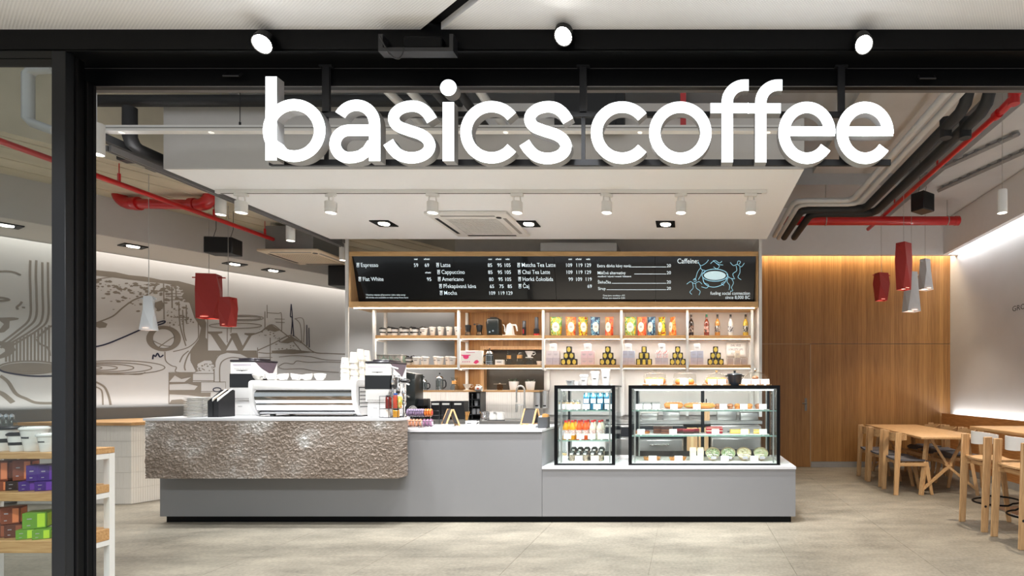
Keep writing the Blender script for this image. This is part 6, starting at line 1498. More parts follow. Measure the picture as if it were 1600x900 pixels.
# drinks
def mk_bottle(liq, cap, lab, r=.031, h=.205):
    def f():
        t = thing('juice_bottle', '', 'bottle')
        mb = MB(); mb.lathe([(0, 0), (r, 0), (r, h * .58), (r * .9, h * .68), (r * .45, h * .86), (r * .45, h * .92)], 16, cap0=False, cap1=False); part('bottle', mb, liq, t)
        mb = MB(); mb.lathe([(r * .5, h * .9), (r * .5, h), (0, h)], 12, cap0=True, cap1=False); part('cap', mb, cap, t)
        mb = MB(); mb.lathe([(r * 1.01, h * .22), (r * 1.02, h * .22), (r * 1.02, h * .5), (r * 1.01, h * .5)], 16, cap0=False, cap1=False); part('label', mb, lab, t)
        return t
    return f
M_oj = mat('orange_juice', (240, 160, 20), .25, coat=.5); M_rj = mat('red_juice', (226, 86, 24), .25, coat=.5); M_lem = mat('lemonade', (222, 206, 186), .2, coat=.5)
M_lab = pat('juice_label', [(240, 236, 230), (240, 236, 230), (200, 60, 50), (240, 236, 230)], 40)
for r_, Y in enumerate((5.86, 5.98)):
    for i, (v, key, mk, nm) in enumerate(((142, 'oj', mk_bottle(M_oj, M_red, M_lab), 'yellow orange juice'), (186, 'oj', None, 'yellow orange juice'), (231, 'rj', mk_bottle(M_rj, M_red, M_lab), 'red orange juice'), (273, 'rj', None, 'red orange juice'), (318, 'lj', mk_bottle(M_lem, M_red, M_lab), 'pale lemonade'), (366, 'lj', None, 'pale lemonade'))):
        place(key, mk, (X(cx(v), 5.86) + .008 * r_, Y, SH2s), 0, '%s bottle, %s one of the %s row on the middle drinks shelf' % (nm, ['left', 'right'][i % 2], ['front', 'back'][r_]), 'juice bottles')
o = mk_bottle(M_clear, M_plastic_k, M_clear, .034, .215)(); o.location = (X(cx(417), 5.88), 5.88, SH2s); o['label'] = 'plain clear bottle with dark cap at the right of the middle drinks shelf'
M_blue = mat('blue_carton', (18, 92, 122), .35, var=.15); M_bluetop = pat('blue_top', [(16, 80, 110), (60, 160, 190), (150, 210, 226), (20, 110, 140)], 30)
def mk_blue():
    t = thing('water_carton', '', 'bottle')
    mb = MB(); mb.bbox(-.033, .033, -.033, .033, 0, .14, .005, 1); part('carton', mb, M_blue, t)
    mb = MB(); mb.hexa([(-.033, -.033, .14), (.033, -.033, .14), (.033, .033, .14), (-.033, .033, .14), (-.03, .0, .185), (.03, .0, .185), (.03, .018, .185), (-.03, .018, .185)]); part('shoulder', mb, M_bluetop, t)
    mb = MB(); mb.cyl((0, -.02, .155), (0, -.03, .18), .013, seg=12); part('cap', mb, M_ceramic, t)
    mb = MB(); mb.box(-.026, .026, -.0345, -.032, .075, .12); part('label', mb, M_paper, t)
    return t
for r_, Y in enumerate((5.88, 5.96)):
    for i, v in enumerate((282, 327, 372, 417)): place('blue', mk_blue, (X(cx(v), 5.88) + .004 * r_, Y, SH1), 0, 'blue carton bottle on the upper drinks shelf, %s from the left in the %s row' % (ORD[i], ['front', 'back'][r_]), 'blue carton bottles')
M_gran = pat('granola', [(240, 236, 228), (236, 170, 60), (200, 120, 50), (246, 210, 130), (240, 236, 228)], 34)
def mk_gran():
    t = thing('granola_cup', '', 'cup')
    mb = MB(); mb.lathe([(0, 0), (.026, 0), (.033, .055), (0, .055)], 16, cap0=False, cap1=False); part('yogurt', mb, M_ceramic, t)
    mb = MB(); mb.lathe([(.033, .055), (.034, .075), (.02, .082), (0, .083)], 16, cap0=False, cap1=False); part('topping', mb, M_gran, t)
    mb = MB(); mb.lathe([(.0345, .05), (.0355, .09), (.03, .105), (0, .108)], 16, cap0=False, cap1=False); part('lid', mb, M_clear, t)
    return t
for i, v in enumerate((118, 152, 186, 220)): place('gran', mk_gran, (X(cx(v), 5.9), 5.9, SH1), 0, 'granola topped yogurt cup on the upper drinks shelf, %s from the left' % ORD[i], 'granola cups')
def mk_pudding():
    t = thing('lidded_jar', '', 'jar')
    mb = MB(); mb.lathe([(0, 0), (.028, 0), (.034, .07), (0, .07)], 16, cap0=False, cap1=False); part('jar', mb, pat('chia', [(90, 80, 74), (150, 130, 116), (196, 176, 150), (110, 96, 84)], 26), t)
    mb = MB(); mb.lathe([(.036, .068), (.037, .085), (.030, .095), (.02, .108), (0, .110)], 16, cap0=True, cap1=False); part('lid', mb, M_plastic_k, t)
    mb = MB(); mb.box(-.014, .014, -.040, -.034, .07, .084); part('sticker', mb, M_paper, t)
    return t
for r_, Y in enumerate((5.88, 5.99)):
    for i, v in enumerate((184, 228, 272, 322, 370)): place('pud', mk_pudding, (X(cx(v), 5.88), Y, FZ + .03 * r_), 0, 'black lidded jar low in the drinks case, %s from the left, %s row' % (ORD[i], ['front', 'raised back'][r_]), 'black lidded jars')
mb = MB(); mb.bbox(X(cx(150), 5.88), X(cx(395), 5.88), 5.945, 6.04, FZ, FZ + .029, .004, 1); solo('jar_riser', mb, M_dgrey, 'low dark riser under the back row of black lidded jars', 'riser')
o = mk_gran(); o.location = (X(cx(130), 5.88), 5.88, FZ); o['label'] = 'single granola cup at the lower left of the drinks case'
t = thing('lemon_carafe', 'clear carafe with a yellow green stripe at the lower right of the drinks case', 'carafe', (X(cx(424), 5.9), 5.9, FZ))
mb = MB(); mb.lathe([(0, 0), (.03, 0), (.036, .08), (.024, .17), (.022, .19)], 16, cap0=False, cap1=False); part('glass', mb, M_clear, t)
mb = MB(); mb.lathe([(0, .003), (.028, .003), (.032, .05), (0, .05)], 14, cap0=False, cap1=False); part('lemonade', mb, mat('lime', (206, 200, 60), .3), t)
# cakes and sandwiches
M_crust = mat('crust', (190, 124, 58), .6, var=.25, scale=40, bump=.4); M_choc = mat('chocolate', (70, 38, 28), .5, var=.3, scale=50); M_chocl = mat('chocolate_layer', (110, 66, 46), .7, var=.2); M_cream = mat('cream', (240, 228, 206), .6); M_berry = mat('berry', (120, 24, 40), .35, var=.3, scale=60, coat=.3)
M_redc = mat('red_sponge', (170, 36, 50), .6, var=.2, scale=50); M_yel = mat('yellow_sponge', (232, 196, 104), .6, var=.2, scale=40)
def mk_slice(layers, wd=.11, dp=.07):
    def f():
        t = thing('cake_slice', '', 'cake'); z = 0
        for m, hh, nm in layers:
            mb = MB(); e = random.uniform(0, .002); mb.bbox(-wd / 2 + e, wd / 2 - e, -dp / 2 + e, dp / 2 - e, z, z + hh, .003, 1); part(nm, mb, m, t); z += hh
        return t
    return f
choc = mk_slice([(M_chocl, .022, 'sponge'), (M_choc, .006, 'filling'), (M_chocl, .022, 'sponge'), (M_choc, .008, 'filling'), (M_choc, .016, 'icing')], .12, .08)
cher = mk_slice([(M_choc, .02, 'sponge'), (M_berry, .02, 'fruit'), (M_redc, .006, 'glaze')], .12, .07)
redv = mk_slice([(M_redc, .024, 'sponge'), (M_cream, .008, 'cream'), (M_redc, .024, 'sponge'), (M_cream, .006, 'cream'), (M_redc, .01, 'crumb')], .18, .08)
yel = mk_slice([(M_yel, .022, 'sponge'), (M_cream, .005, 'cream'), (M_yel, .016, 'sponge')], .13, .07)
def put(key, mk, v, Y, z, rz, lab, grp=None): return place(key, mk, (X(cx(v), Y), Y, z + .0005), rz, lab, grp)
plz = SH2
mb = MB(); mb.bbox(X(cx(600), 5.9), X(cx(1475), 5.9), 5.80, 6.08, SH2, SH2 + .008, .003, 1); solo('cake_tray', mb, M_ceramic, 'long white tray under the cakes on the middle shelf of the wide case', 'tray')
mb = MB(); mb.bbox(X(cx(600), 5.9), X(cx(1475), 5.9), 5.80, 6.08, SH1, SH1 + .008, .003, 1); solo('sandwich_tray', mb, M_ceramic, 'long white tray under the bakes on the upper shelf of the wide case', 'tray')
CZ2, CZ1 = SH2 + .0085, SH1 + .0085
put('choc', choc, 755, 5.96, CZ2, .15, 'left dark chocolate layer cake slice on the middle shelf', 'cakes'); put('choc', None, 808, 5.90, CZ2, -.1, 'right dark chocolate layer cake slice on the middle shelf', 'cakes')
for i, v in enumerate((905, 950, 985)): put('cher', cher, v, 5.98 - .05 * (i == 1), CZ2, .05 * i, '%s dark cherry cake slice on the middle shelf' % ['left', 'front middle', 'right'][i], 'cakes')
put('redv', redv, 1120, 5.95, CZ2, .05, 'red layer cake with cream on the middle shelf', 'cakes')
for i, v in enumerate((1262, 1310)): put('yel', yel, v, 5.94 + .03 * i, CZ2, .1, '%s yellow cake slice between red cake and rightmost slice' % ['left', 'right'][i], 'cakes')
put('yel', None, 1418, 5.93, CZ2, -.08, 'rightmost yellow cake slice on the middle shelf', 'cakes')
def mk_tart():
    t = thing('berry_tart', '', 'tart')
    mb = MB(); mb.lathe([(0, 0), (.036, 0), (.046, .022), (.043, .024), (.038, .014), (0, .014)], 18, cap0=False, cap1=False); part('shell', mb, M_crust, t)
    for k in range(7):
        a = k * 2 * PI / 6; r = .024 if k < 6 else 0; mb = MB(); mb.sphere((r * math.cos(a), r * math.sin(a), .024), .012, 8, 5, (1, 1, .85)); part('berry', mb, M_berry, t)
    return t
for i, v in enumerate((618, 672)): put('tart', mk_tart, v, 5.93, CZ2, .3 * i, '%s berry tart on the middle shelf' % ['left', 'right'][i], 'tarts')
def mk_clam():
    t = thing('dessert_box', '', 'box')
    mb = MB(); mb.bbox(-.045, .045, -.05, .05, 0, .035, .006, 1); part('cake', mb, pat('dessert', [(236, 226, 214), (226, 196, 190), (240, 236, 230), (210, 170, 150)], 20), t)
    mb = MB(); mb.bbox(-.052, .052, -.058, .058, -.0, .075, .008, 1); part('clear_lid', mb, M_clear, t)
    return t
for i, v in enumerate((625, 680, 735)): put('clam', mk_clam, v, 5.93, CZ1, 0, 'clear dessert box on the upper shelf, %s from the left' % ORD[i], 'dessert boxes')
def mk_strudel():
    t = thing('strudel', '', 'pastry')
    mb = MB(); pts = [(-.10, 0, .03)] + [(x, 0, .036) for x in (-.08, -.04, 0, .04, .08)] + [(.10, 0, .03)]; mb.tube(pts, [.022, .036, .038, .038, .038, .036, .022], 14, flat=.95); part('loaf', mb, M_crust, t)
    for k in range(5): mb = MB(); mb.tube([(-.075 + .035 * k, -.028, .05), (-.06 + .035 * k, 0, .073), (-.05 + .035 * k, .028, .05)], .006, 6); part('stripe', mb, M_cream, t)
    return t
put('strudel', mk_strudel, 852, 5.95, CZ1, .05, 'golden striped strudel on the upper shelf of the wide case')
def mk_bag():
    t = thing('baguette', '', 'bread')
    mb = MB(); n = 9; mb.tube([(-.11 + .22 * i / n, .004 * math.sin(i), .034) for i in range(n + 1)], [.012, .03, .036, .038, .038, .038, .038, .036, .03, .012], 12, flat=.85); part('crust', mb, M_crust, t)
    for k in range(4): mb = MB(); mb.tube([(-.07 + .045 * k, -.015, .06), (-.055 + .045 * k, 0, .068), (-.045 + .045 * k, .015, .06)], [.002, .005, .002], 6); part('slash', mb, M_cream, t)
    mb = MB(); mb.box(-.09, .09, -.034, -.02, .022, .030); part('filling', mb, mat('salad_green', (120, 150, 60), .6, var=.4, scale=60), t)
    return t
put('bag', mk_bag, 985, 5.97, CZ1, .1, 'left filled baguette on the upper shelf of the wide case', 'baguettes'); put('bag', None, 1060, 5.93, CZ1, -.12, 'right filled baguette on the upper shelf of the wide case', 'baguettes')
def mk_muffin(m):
    def f():
        t = thing('small_cake', '', 'cake')
        mb = MB(); mb.lathe([(0, 0), (.026, 0), (.032, .026), (0, .026)], 14, cap0=False, cap1=False); part('base', mb, m, t)
        mb = MB(); mb.lathe([(.032, .026), (.037, .032), (.032, .046), (.018, .056), (0, .058)], 14, cap0=True, cap1=False); part('top', mb, m, t, ang=60)
        return t
    return f
M_brown = mat('brown_bake', (150, 100, 66), .6, var=.3, scale=50, bump=.3)
for i, v in enumerate((1140, 1225)): put('muf', mk_muffin(M_brown), v, 5.95, CZ1, 0, '%s small brown cake on the upper shelf of the wide case' % ['left', 'right'][i], 'small cakes')
for i, v in enumerate((1272, 1352)): put('muf2', mk_muffin(M_crust), v, 5.95, CZ1, 0, '%s small golden roll on the upper shelf of the wide case' % ['left', 'right'][i], 'small cakes')
put('muf', None, 1408, 5.95, CZ1, .4, 'rightmost small brown cake on the upper shelf of the wide case', 'small cakes')
def mk_quiche():
    t = thing('quiche', '', 'pastry')
    mb = MB(); n = 22; a0 = [mb.bm.verts.new((.075 * math.cos(2 * PI * i / n) * 1.1, .05 * math.sin(2 * PI * i / n), 0)) for i in range(n)]; a1 = [mb.bm.verts.new((.088 * math.cos(2 * PI * i / n) * 1.1, .06 * math.sin(2 * PI * i / n), .032 + .006 * (i % 2))) for i in range(n)]; a2 = [mb.bm.verts.new((.074 * math.cos(2 * PI * i / n) * 1.1, .05 * math.sin(2 * PI * i / n), .026)) for i in range(n)]
    for p, q in ((a0, a1), (a1, a2)):
        for i in range(n): j = (i + 1) % n; mb.face([p[i], p[j], q[j], q[i]])
    mb.face(a2); mb.face(a0[::-1]); part('crust', mb, M_crust, t, ang=60)
    for k in range(7): mb = MB(); mb.sphere((-.055 + .018 * k, random.uniform(-.02, .02), .03), random.uniform(.009, .014), 8, 5, (1, 1, .6)); part('topping', mb, [M_brown, M_choc, M_yel][k % 3], t)
    return t
for i, v in enumerate((710, 880)): put('quiche', mk_quiche, v, 5.93, FZ, .1 * i, '%s golden filled pastry on the floor of the wide case' % ['left', 'right'][i], 'filled pastries')
def mk_pbox():
    t = thing('paper_box', '', 'box')
    mb = MB(); mb.bbox(-.035, .035, -.04, .04, 0, .115, .003, 1); part('box', mb, mat('tan_card', (222, 204, 180), .7), t)
    mb = MB(); mb.hexa([(-.035, -.04, .115), (.035, -.04, .115), (.035, .04, .115), (-.035, .04, .115), (-.033, -.008, .140), (.033, -.008, .140), (.033, .008, .140), (-.033, .008, .140)]); part('folded_top', mb, mat('tan_card', (222, 204, 180), .7), t)
    mb = MB(); mb.box(-.024, .024, -.0415, -.039, .03, .075); part('label', mb, M_paper, t)
    return t
for i, v in enumerate((980, 1029)): put('pbox', mk_pbox, v, 5.92, FZ, 0, '%s tan paper takeaway box on the floor of the wide case' % ['left', 'right'][i], 'paper boxes')
def mk_bowl(mf):
    def f():
        t = thing('salad_bowl', '', 'bowl'); m = Matrix.Translation((0, 0, .055)) @ Matrix.Rotation(R(42), 4, 'X')
        mb = MB(); mb.lathe([(0, -.052), (.052, -.052), (.078, .012), (.080, .016), (.077, .016), (.07, -.01)], 22, m=m, cap0=False, cap1=False); part('bowl', mb, mat('kraft_bowl', (196, 172, 140), .7), t)
        mb = MB(); mb.lathe([(0, .010), (.04, .008), (.075, .004)], 22, m=m, cap1=False); part('salad', mb, mf, t)
        random.seed(len(mf.name))
        for k in range(10):
            a = random.uniform(0, 6.28); r = random.uniform(.01, .06); mb = MB(); mb.sphere(m @ Vector((r * math.cos(a), r * math.sin(a), .012)), random.uniform(.008, .014), 7, 5, (1.3, .8, .6)); part('piece', mb, mf if k % 2 else M_cream, t)
        mb = MB(); mb.lathe([(.081, .014), (.082, .018), (.06, .028), (0, .032)], 22, m=m, cap0=False, cap1=False); part('clear_lid', mb, M_clear, t)
        mb = MB(); mb.box(-.02, .035, -.0705, -.069, .004, .034); part('label', mb, M_lilac, t)
        return t
    return f
M_sal = pat('salad_mix', [(90, 130, 60), (226, 220, 200), (140, 170, 90), (200, 190, 160), (110, 90, 70)], 34); M_sal2 = pat('salad_green_mix', [(110, 140, 80), (190, 196, 160), (140, 160, 100), (220, 216, 200)], 34, seed=3); M_sal3 = pat('salad_pale', [(230, 216, 186), (214, 196, 150), (236, 226, 200), (190, 170, 120)], 30, seed=5); M_sal4 = pat('salad_pale_green', [(220, 210, 180), (150, 170, 110), (230, 222, 200), (206, 190, 150)], 30, seed=8)
for v, m, nm in ((1110, M_sal, 'mixed green salad, first from the left'), (1212, M_sal2, 'fine green salad, second from the left'), (1315, M_sal3, 'pale salad, third from the left'), (1426, M_sal4, 'pale green salad, rightmost')):
    o = mk_bowl(m)(); o.location = (X(cx(v), 5.90), 5.90, FZ + .02); o['label'] = 'tilted round kraft bowl of %s in the wide case' % nm; o['group'] = 'salad bowls'
random.seed(33)
# ---- on top of the cases
def mk_wcup(h, r0, r1):
    def f():
        t = thing('takeaway_cup', '', 'cup')
        mb = MB(); cup_body(mb, r0, r1, h); part('body', mb, M_ceramic, t)
        mb = MB(); mb.lathe([(r1 + .002, h - .008), (r1 + .003, h + .004), (r1 - .004, h + .016), (r1 - .012, h + .012), (0, h + .012)], 20, cap0=False, cap1=False); part('lid', mb, M_ceramic, t)
        mb = MB(); ra = r0 + (r1 - r0) * .55; mb.box(-.016, .016, -ra - .003, -ra + .004, h * .52, h * .57); part('logo', mb, M_ink, t)
        return t
    return f
TPY = 5.85
for px, h, r0, r1, lab in ((912.5, .10, .034, .045, 'shortest lidded white cup on top of the drinks case'), (929.8, .135, .034, .046, 'middle sized lidded white cup on top of the drinks case'), (946.5, .16, .034, .047, 'tallest lidded white cup on top of the drinks case')):
    o = mk_wcup(h, r0, r1)(); o.location = (X(px, TPY), TPY, DT + .0005); o['label'] = lab; o['group'] = 'cups on the drinks case'
t = thing('glass_cup', 'low pale tasting cup at the left on top of the drinks case', 'cup', (X(891, TPY), TPY, DT + .0005))
mb = MB(); cup_body(mb, .030, .046, .055); part('body', mb, mat('pale_cup', (214, 218, 216), .3), t)
mb = MB(); mb.box(-.022, .022, -.044, -.036, .036, .042); part('logo', mb, M_ink, t)
t = thing('small_saucer_cup', 'tiny white cup behind the low pale cup on the drinks case', 'cup', (X(901, 6.0), 6.0, DT + .0005))
mb = MB(); cup_body(mb, .028, .036, .05); part('body', mb, M_ceramic, t)
mb = MB(); mb.tube([(.032, 0, .04), (.05, 0, .04), (.05, 0, .02), (.03, 0, .015)], .004, 6); part('handle', mb, M_ceramic, t)
M_dome = glass('dome_glass', (250, 250, 248), 1.3)
def dome(px, rpx, hpx, kind, lab, boardlab):
    r = rpx * TPY / F; h = hpx * TPY / F; Y = TPY + .08
    mb = MB(); mb.lathe([(0, 0), (r + .012, 0), (r + .012, .012), (0, .012)], 28, cap0=False, cap1=False); solo('wood_board', mb, M_oakX, boardlab, 'board', (X(px, Y), Y, DT + .0005))
    t = thing('glass_dome', lab, 'dome', (X(px, Y), Y, DT + .013))
    mb = MB()
    if kind == 'bell': mb.lathe([(r, 0), (r, h * .72), (r * .92, h * .86), (r * .6, h * .96), (0, h)], 28, cap0=False, cap1=False)
    else: mb.lathe([(r * math.cos(a), h * math.sin(a)) for a in [i * PI / 16 for i in range(8)]] + [(0, h)], 28, cap0=False, cap1=False)
    part('cover', mb, M_dome, t)
    mb = MB(); mb.lathe([(0, h), (.008, h + .004), (.010, h + .01), (.020, h + .022), (.016, h + .032), (0, h + .034)], 14, cap0=False, cap1=False); part('knob', mb, M_dome if kind == 'bell' else M_chrome, t)
    return X(px, Y), Y, DT + .013, r
def mk_crois():
    t = thing('croissant', '', 'pastry')
    mb = MB(); n = 14; pts = []; rr = []
    for i in range(n + 1):
        a = R(200 + 140 * i / n); f = math.sin(PI * i / n); pts.append((.045 * math.cos(a), .045 * math.sin(a) + .03, .004 + .026 * f ** .5)); rr.append((.006 + .026 * f) * (1 + .10 * (i % 2)))
    mb.tube(pts, rr, 10); part('dough', mb, M_crust, t, ang=70)
    mb = MB(); mb.tube([(.03 * math.cos(R(a)), .045 * math.sin(R(a)) + .03, .058 - abs(a - 270) * .0004) for a in (235, 255, 270, 285, 305)], .004, 6); part('glaze', mb, M_cream, t)
    return t
def mk_bun():
    t = thing('bun', '', 'pastry')
    mb = MB(); mb.lathe([(0, 0), (.030, 0), (.040, .012), (.040, .026), (.030, .044), (.014, .052), (0, .053)], 18, cap0=False, cap1=False); part('dough', mb, M_crust, t, ang=60)
    mb = MB(); mb.tube([(-.026, 0, .044), (0, 0, .054), (.026, 0, .044)], .004, 6); mb.tube([(0, -.026, .044), (0, 0, .054), (0, .026, .044)], .004, 6); part('icing_cross', mb, M_cream, t)
    return t
for px, rp, hp, kind, n, mk, key, nm, lab in ((1023.5, 18, 19, 'bell', 4, mk_crois, 'crois', 'croissant', 'first'), (1070, 18, 19, 'bell', 4, mk_bun, 'bun', 'golden bun', 'second'), (1119.5, 21, 18.5, 'dome', 4, mk_crois, 'crois', 'croissant', 'third'), (1180, 24, 20, 'dome', 5, mk_muffin(M_brown), 'muf', 'brown cake', 'rightmost')):
    x, y, z, r = dome(px, rp, hp, kind, '%s glass dome on top of the wide case, %s' % (lab, {'bell': 'straight sided with a glass knob', 'dome': 'rounded with a small metal knob'}[kind]), 'round wooden board under the %s glass dome' % lab)
    for k in range(n):
        a = k * 2 * PI / n + .5; rr = r * .52
        if k == n - 1 and n > 3: a, rr = 0, 0
        place(key, mk, (x + rr * math.cos(a), y + rr * math.sin(a), z + (.035 if rr == 0 and n > 4 else 0.0005)), a, '%s %s under the %s glass dome' % (['front right', 'rear left', 'left', 'front', 'top'][k] if k < 5 else 'other', nm, lab), 'pastries under glass domes', scale=(1.2, 1.2, 1.2) if key != 'muf' else None)
def toptag(px, w): place('tag', mk_tag, (X(px, 5.735), 5.735, DT + .0005), 0, 'white price card on the wide case before %s' % w, 'price cards', scale=(.95, 1, 1.0))
for px, w in ((1015.5, 'the first dome, left card'), (1029.5, 'the first dome, right card'), (1069, 'the second dome'), (1113, 'the third dome, left card'), (1128, 'the third dome, right card'), (1166, 'the rightmost dome, left card'), (1180.5, 'the rightmost dome, middle card'), (1195.5, 'the rightmost dome, right card')): toptag(px, w)
t = thing('cooking_pot', 'black lidded pot between the last two glass domes', 'pot', (X(1148, 6.12), 6.12, DT + .0005))
mb = MB(); mb.lathe([(0, 0), (.062, 0), (.07, .02), (.085, .12), (.082, .12), (.06, .01), (0, .008)], 22, cap0=False, cap1=False); part('pot', mb, mat('pot_blue_black', (26, 34, 42), .35, coat=.3), t)
mb = MB(); mb.lathe([(.090, .12), (.085, .132), (.03, .142), (0, .144)], 22, cap0=True, cap1=False); mb.lathe([(.01, .142), (.012, .155), (.018, .165), (0, .172)], 12, cap0=False, cap1=False); part('lid', mb, mat('pot_blue_black', (26, 34, 42)), t)
mb = MB(); mb.box(-.105, -.08, -.015, .015, .10, .115); mb.box(.08, .105, -.015, .015, .10, .115); part('handles', mb, M_plastic_k, t)
# ---- kitchen gear behind the cases
YB = 7.2
def gear(nm, lab, cat, x0, x1, y0, y1, z0, z1): return thing(nm, lab, cat, ((x0 + x1) / 2, y0, z0))
x0, x1 = X(996, YB), X(1068, YB)
t = thing('dishwasher', 'steel undercounter dishwasher seen through the wide glass case', 'dishwasher', ((x0 + x1) / 2, 7.0, 0)); w_ = (x1 - x0) / 2
mb = MB(); mb.bbox(-w_, w_, 0, .58, .03, .90, .008, 1); part('case', mb, M_steel, t)
mb = MB(); mb.bbox(-w_ + .01, w_ - .01, -.03, 0, .1, .72, .008, 1); part('door', mb, M_steel, t)
mb = MB(); mb.box(-w_, w_, -.012, 0, .735, .80); mb.box(-w_, w_, -.012, 0, .85, .9); part('control_panel', mb, M_dgrey, t)
mb = MB(); mb.cyl((-w_ * .4, -.055, .66), (w_ * .4, -.055, .66), .012, seg=10); mb.box(-w_ * .4, -w_ * .36, -.055, -.03, .65, .67); mb.box(w_ * .36, w_ * .4, -.055, -.03, .65, .67); part('door_handle', mb, M_chrome, t)
x0, x1 = X(1110, YB), X(1186, YB)
t = thing('oven', 'steel undercounter oven at the right behind the wide glass case', 'oven', ((x0 + x1) / 2, 7.0, 0)); w_ = (x1 - x0) / 2
mb = MB(); mb.bbox(-w_, w_, 0, .58, .03, .90, .008, 1); part('case', mb, M_steel, t)
mb = MB(); mb.bbox(-w_ + .01, w_ - .01, -.03, 0, .1, .74, .008, 1); part('door', mb, M_steel, t)
mb = MB(); mb.box(-w_ * .7, w_ * .7, -.034, -.029, .25, .6); part('door_glass', mb, mat('oven_glass', (60, 62, 64), .1), t)
mb = MB(); mb.box(-w_, w_, -.010, 0, .76, .88); part('control_panel', mb, M_grille, t)
for k in range(3):
    mb = MB(); mb.cyl((-.1 + .1 * k, -.01, .82), (-.1 + .1 * k, -.03, .82), .016, seg=12); part('dial', mb, M_plastic_k, t)
for i, (pa, pb) in enumerate(((1073, 1090), (1091.5, 1107))):
    x0, x1 = X(pa, 7.1), X(pb, 7.1); t = thing('cardboard_box', '%s tall brown carton between dishwasher and oven' % ['left', 'right'][i], 'box', ((x0 + x1) / 2, 7.1, 0)); w_ = (x1 - x0) / 2
    mb = MB(); mb.bbox(-w_, w_, 0, .35, 0, .86, .003, 1); part('carton', mb, mat('cardboard', (186, 148, 106), .8, var=.1), t)
    mb = MB(); mb.box(-.018, .018, -.002, .0, .02, .84); part('tape', mb, mat('tape', (206, 176, 130), .4), t)
x0, x1 = X(905, YB), X(945, YB)
t = thing('under_fridge', 'steel undercounter fridge behind the drinks case', 'fridge', ((x0 + x1) / 2 + .37, 7.0, 0)); w_ = .17
mb = MB(); mb.bbox(-w_ , w_, 0, .58, .03, .90, .008, 1); part('case', mb, M_steel, t)
mb = MB(); mb.bbox(-w_ + .01, w_ - .01, -.03, 0, .1, .74, .008, 1); part('door', mb, M_steel, t)
mb = MB(); mb.box(-w_ + .01, w_ - .01, -.012, 0, .76, .88); part('control_panel', mb, M_dgrey, t)
t = thing('knife_block', 'dark knife block with black knives on the back counter', 'knife block', (X(1103, 7.35), 7.35, BZ))
mb = MB(); mb.prism([(-.05, 0), (.06, 0), (.06, .12), (-.02, .16)], -.05, .05, plane='YZ'); part('block', mb, M_oakZ, t)
for k, (x, h_) in enumerate(((-.03, .27), (-.01, .25), (.012, .29), (.034, .24))):
    mb = MB(); mb.hexa([(x - .007, -.0, .12), (x + .007, -.0, .12), (x + .007, .02, .12), (x - .007, .02, .12), (x - .007 - .01, -.04, h_), (x + .007 - .01, -.04, h_), (x + .007 - .01, -.02, h_), (x - .007 - .01, -.02, h_)]); part('knife', mb, M_plastic_k, t)
for i, (pa, pb, h_) in enumerate(((1003, 1028, .10), (1036, 1062, .12), (1120, 1150, .14), (1156, 1184, .11))):
    x0, x1 = X(pa, 7.4), X(pb, 7.4); w_ = (x1 - x0) / 2
    t = thing('food_container', 'steel food container on the back counter, %s behind the wide case' % ORD[i], 'container', ((x0 + x1) / 2, 7.42, BZ), 0, 'food containers on the back counter')
    mb = MB(); mb.bbox(-w_, w_, -.1, .1, 0, h_, .012, 2); part('pan', mb, M_steel, t)
    mb = MB(); mb.bbox(-w_ - .008, w_ + .008, -.108, .108, h_ - .004, h_ + .008, .003, 1); part('lid', mb, M_grille if i % 2 else M_steel, t)
# ================================================================ seating on the right
M_ashZ = wood('ash_along_z', (176, 136, 92), (208, 170, 124), 'Z'); M_ashY = wood('ash_along_y', (176, 136, 92), (208, 170, 124), 'Y'); M_ashX = wood('ash_along_x', (176, 136, 92), (208, 170, 124), 'X')
M_seatg = mat('seat_grey', (92, 92, 98), .8)
def curved(mbx, w_, dp, z0, z1, th, y0, n=10):
    """bent plywood strip along x, bowed backwards (-y)"""
    A = []
    for i in range(n + 1):
        u = -1 + 2 * i / n; x = u * w_ / 2; y = y0 - dp * (1 - u * u); k = (1 - abs(u) ** 3 * .35)
        zm = (z0 + z1) / 2; hz = (z1 - z0) / 2 * k
        A.append([mbx.bm.verts.new(q) for q in ((x, y, zm - hz), (x, y + th, zm - hz), (x, y + th, zm + hz), (x, y, zm + hz))])
    for a, b in zip(A[:-1], A[1:]):
        for j in range(4): k = (j + 1) % 4; mbx.face([a[j], a[k], b[k], b[j]])
    mbx.face(A[0]); mbx.face(A[-1][::-1]); return mbx
def mk_seatmb(z, wd, dp, th):
    mb = MB(); n = 10; top = []
    for j in range(n + 1):
        v = -1 + 2 * j / n; w_ = wd / 2 * (1 - .12 * max(0, v) ** 2 - .08 * max(0, -v) ** 2)
        top.append([mb.bm.verts.new((w_ * u, v * dp / 2, z + .012 * abs(u) ** 2 + (-.03 * max(0, v - .7) / .3 if v > .7 else .012 * max(0, -v - .6)))) for u in [-1 + .25 * i for i in range(9)]])
    low = [[mb.bm.verts.new(v.co - Vector((0, 0, th))) for v in r_] for r_ in top]
    for g in (top, low):
        for a, b in zip(g[:-1], g[1:]):
            for i in range(8): mb.face([a[i], a[i + 1], b[i + 1], b[i]])
    for a, b in zip(top[:-1], top[1:]):
        pass
    for j in range(n): mb.face([top[j][0], top[j + 1][0], low[j + 1][0], low[j][0]]); mb.face([top[j][8], low[j][8], low[j + 1][8], top[j + 1][8]])
    for i in range(8): mb.face([top[0][i], low[0][i], low[0][i + 1], top[0][i + 1]]); mb.face([top[n][i], top[n][i + 1], low[n][i + 1], low[n][i]])
    return mb
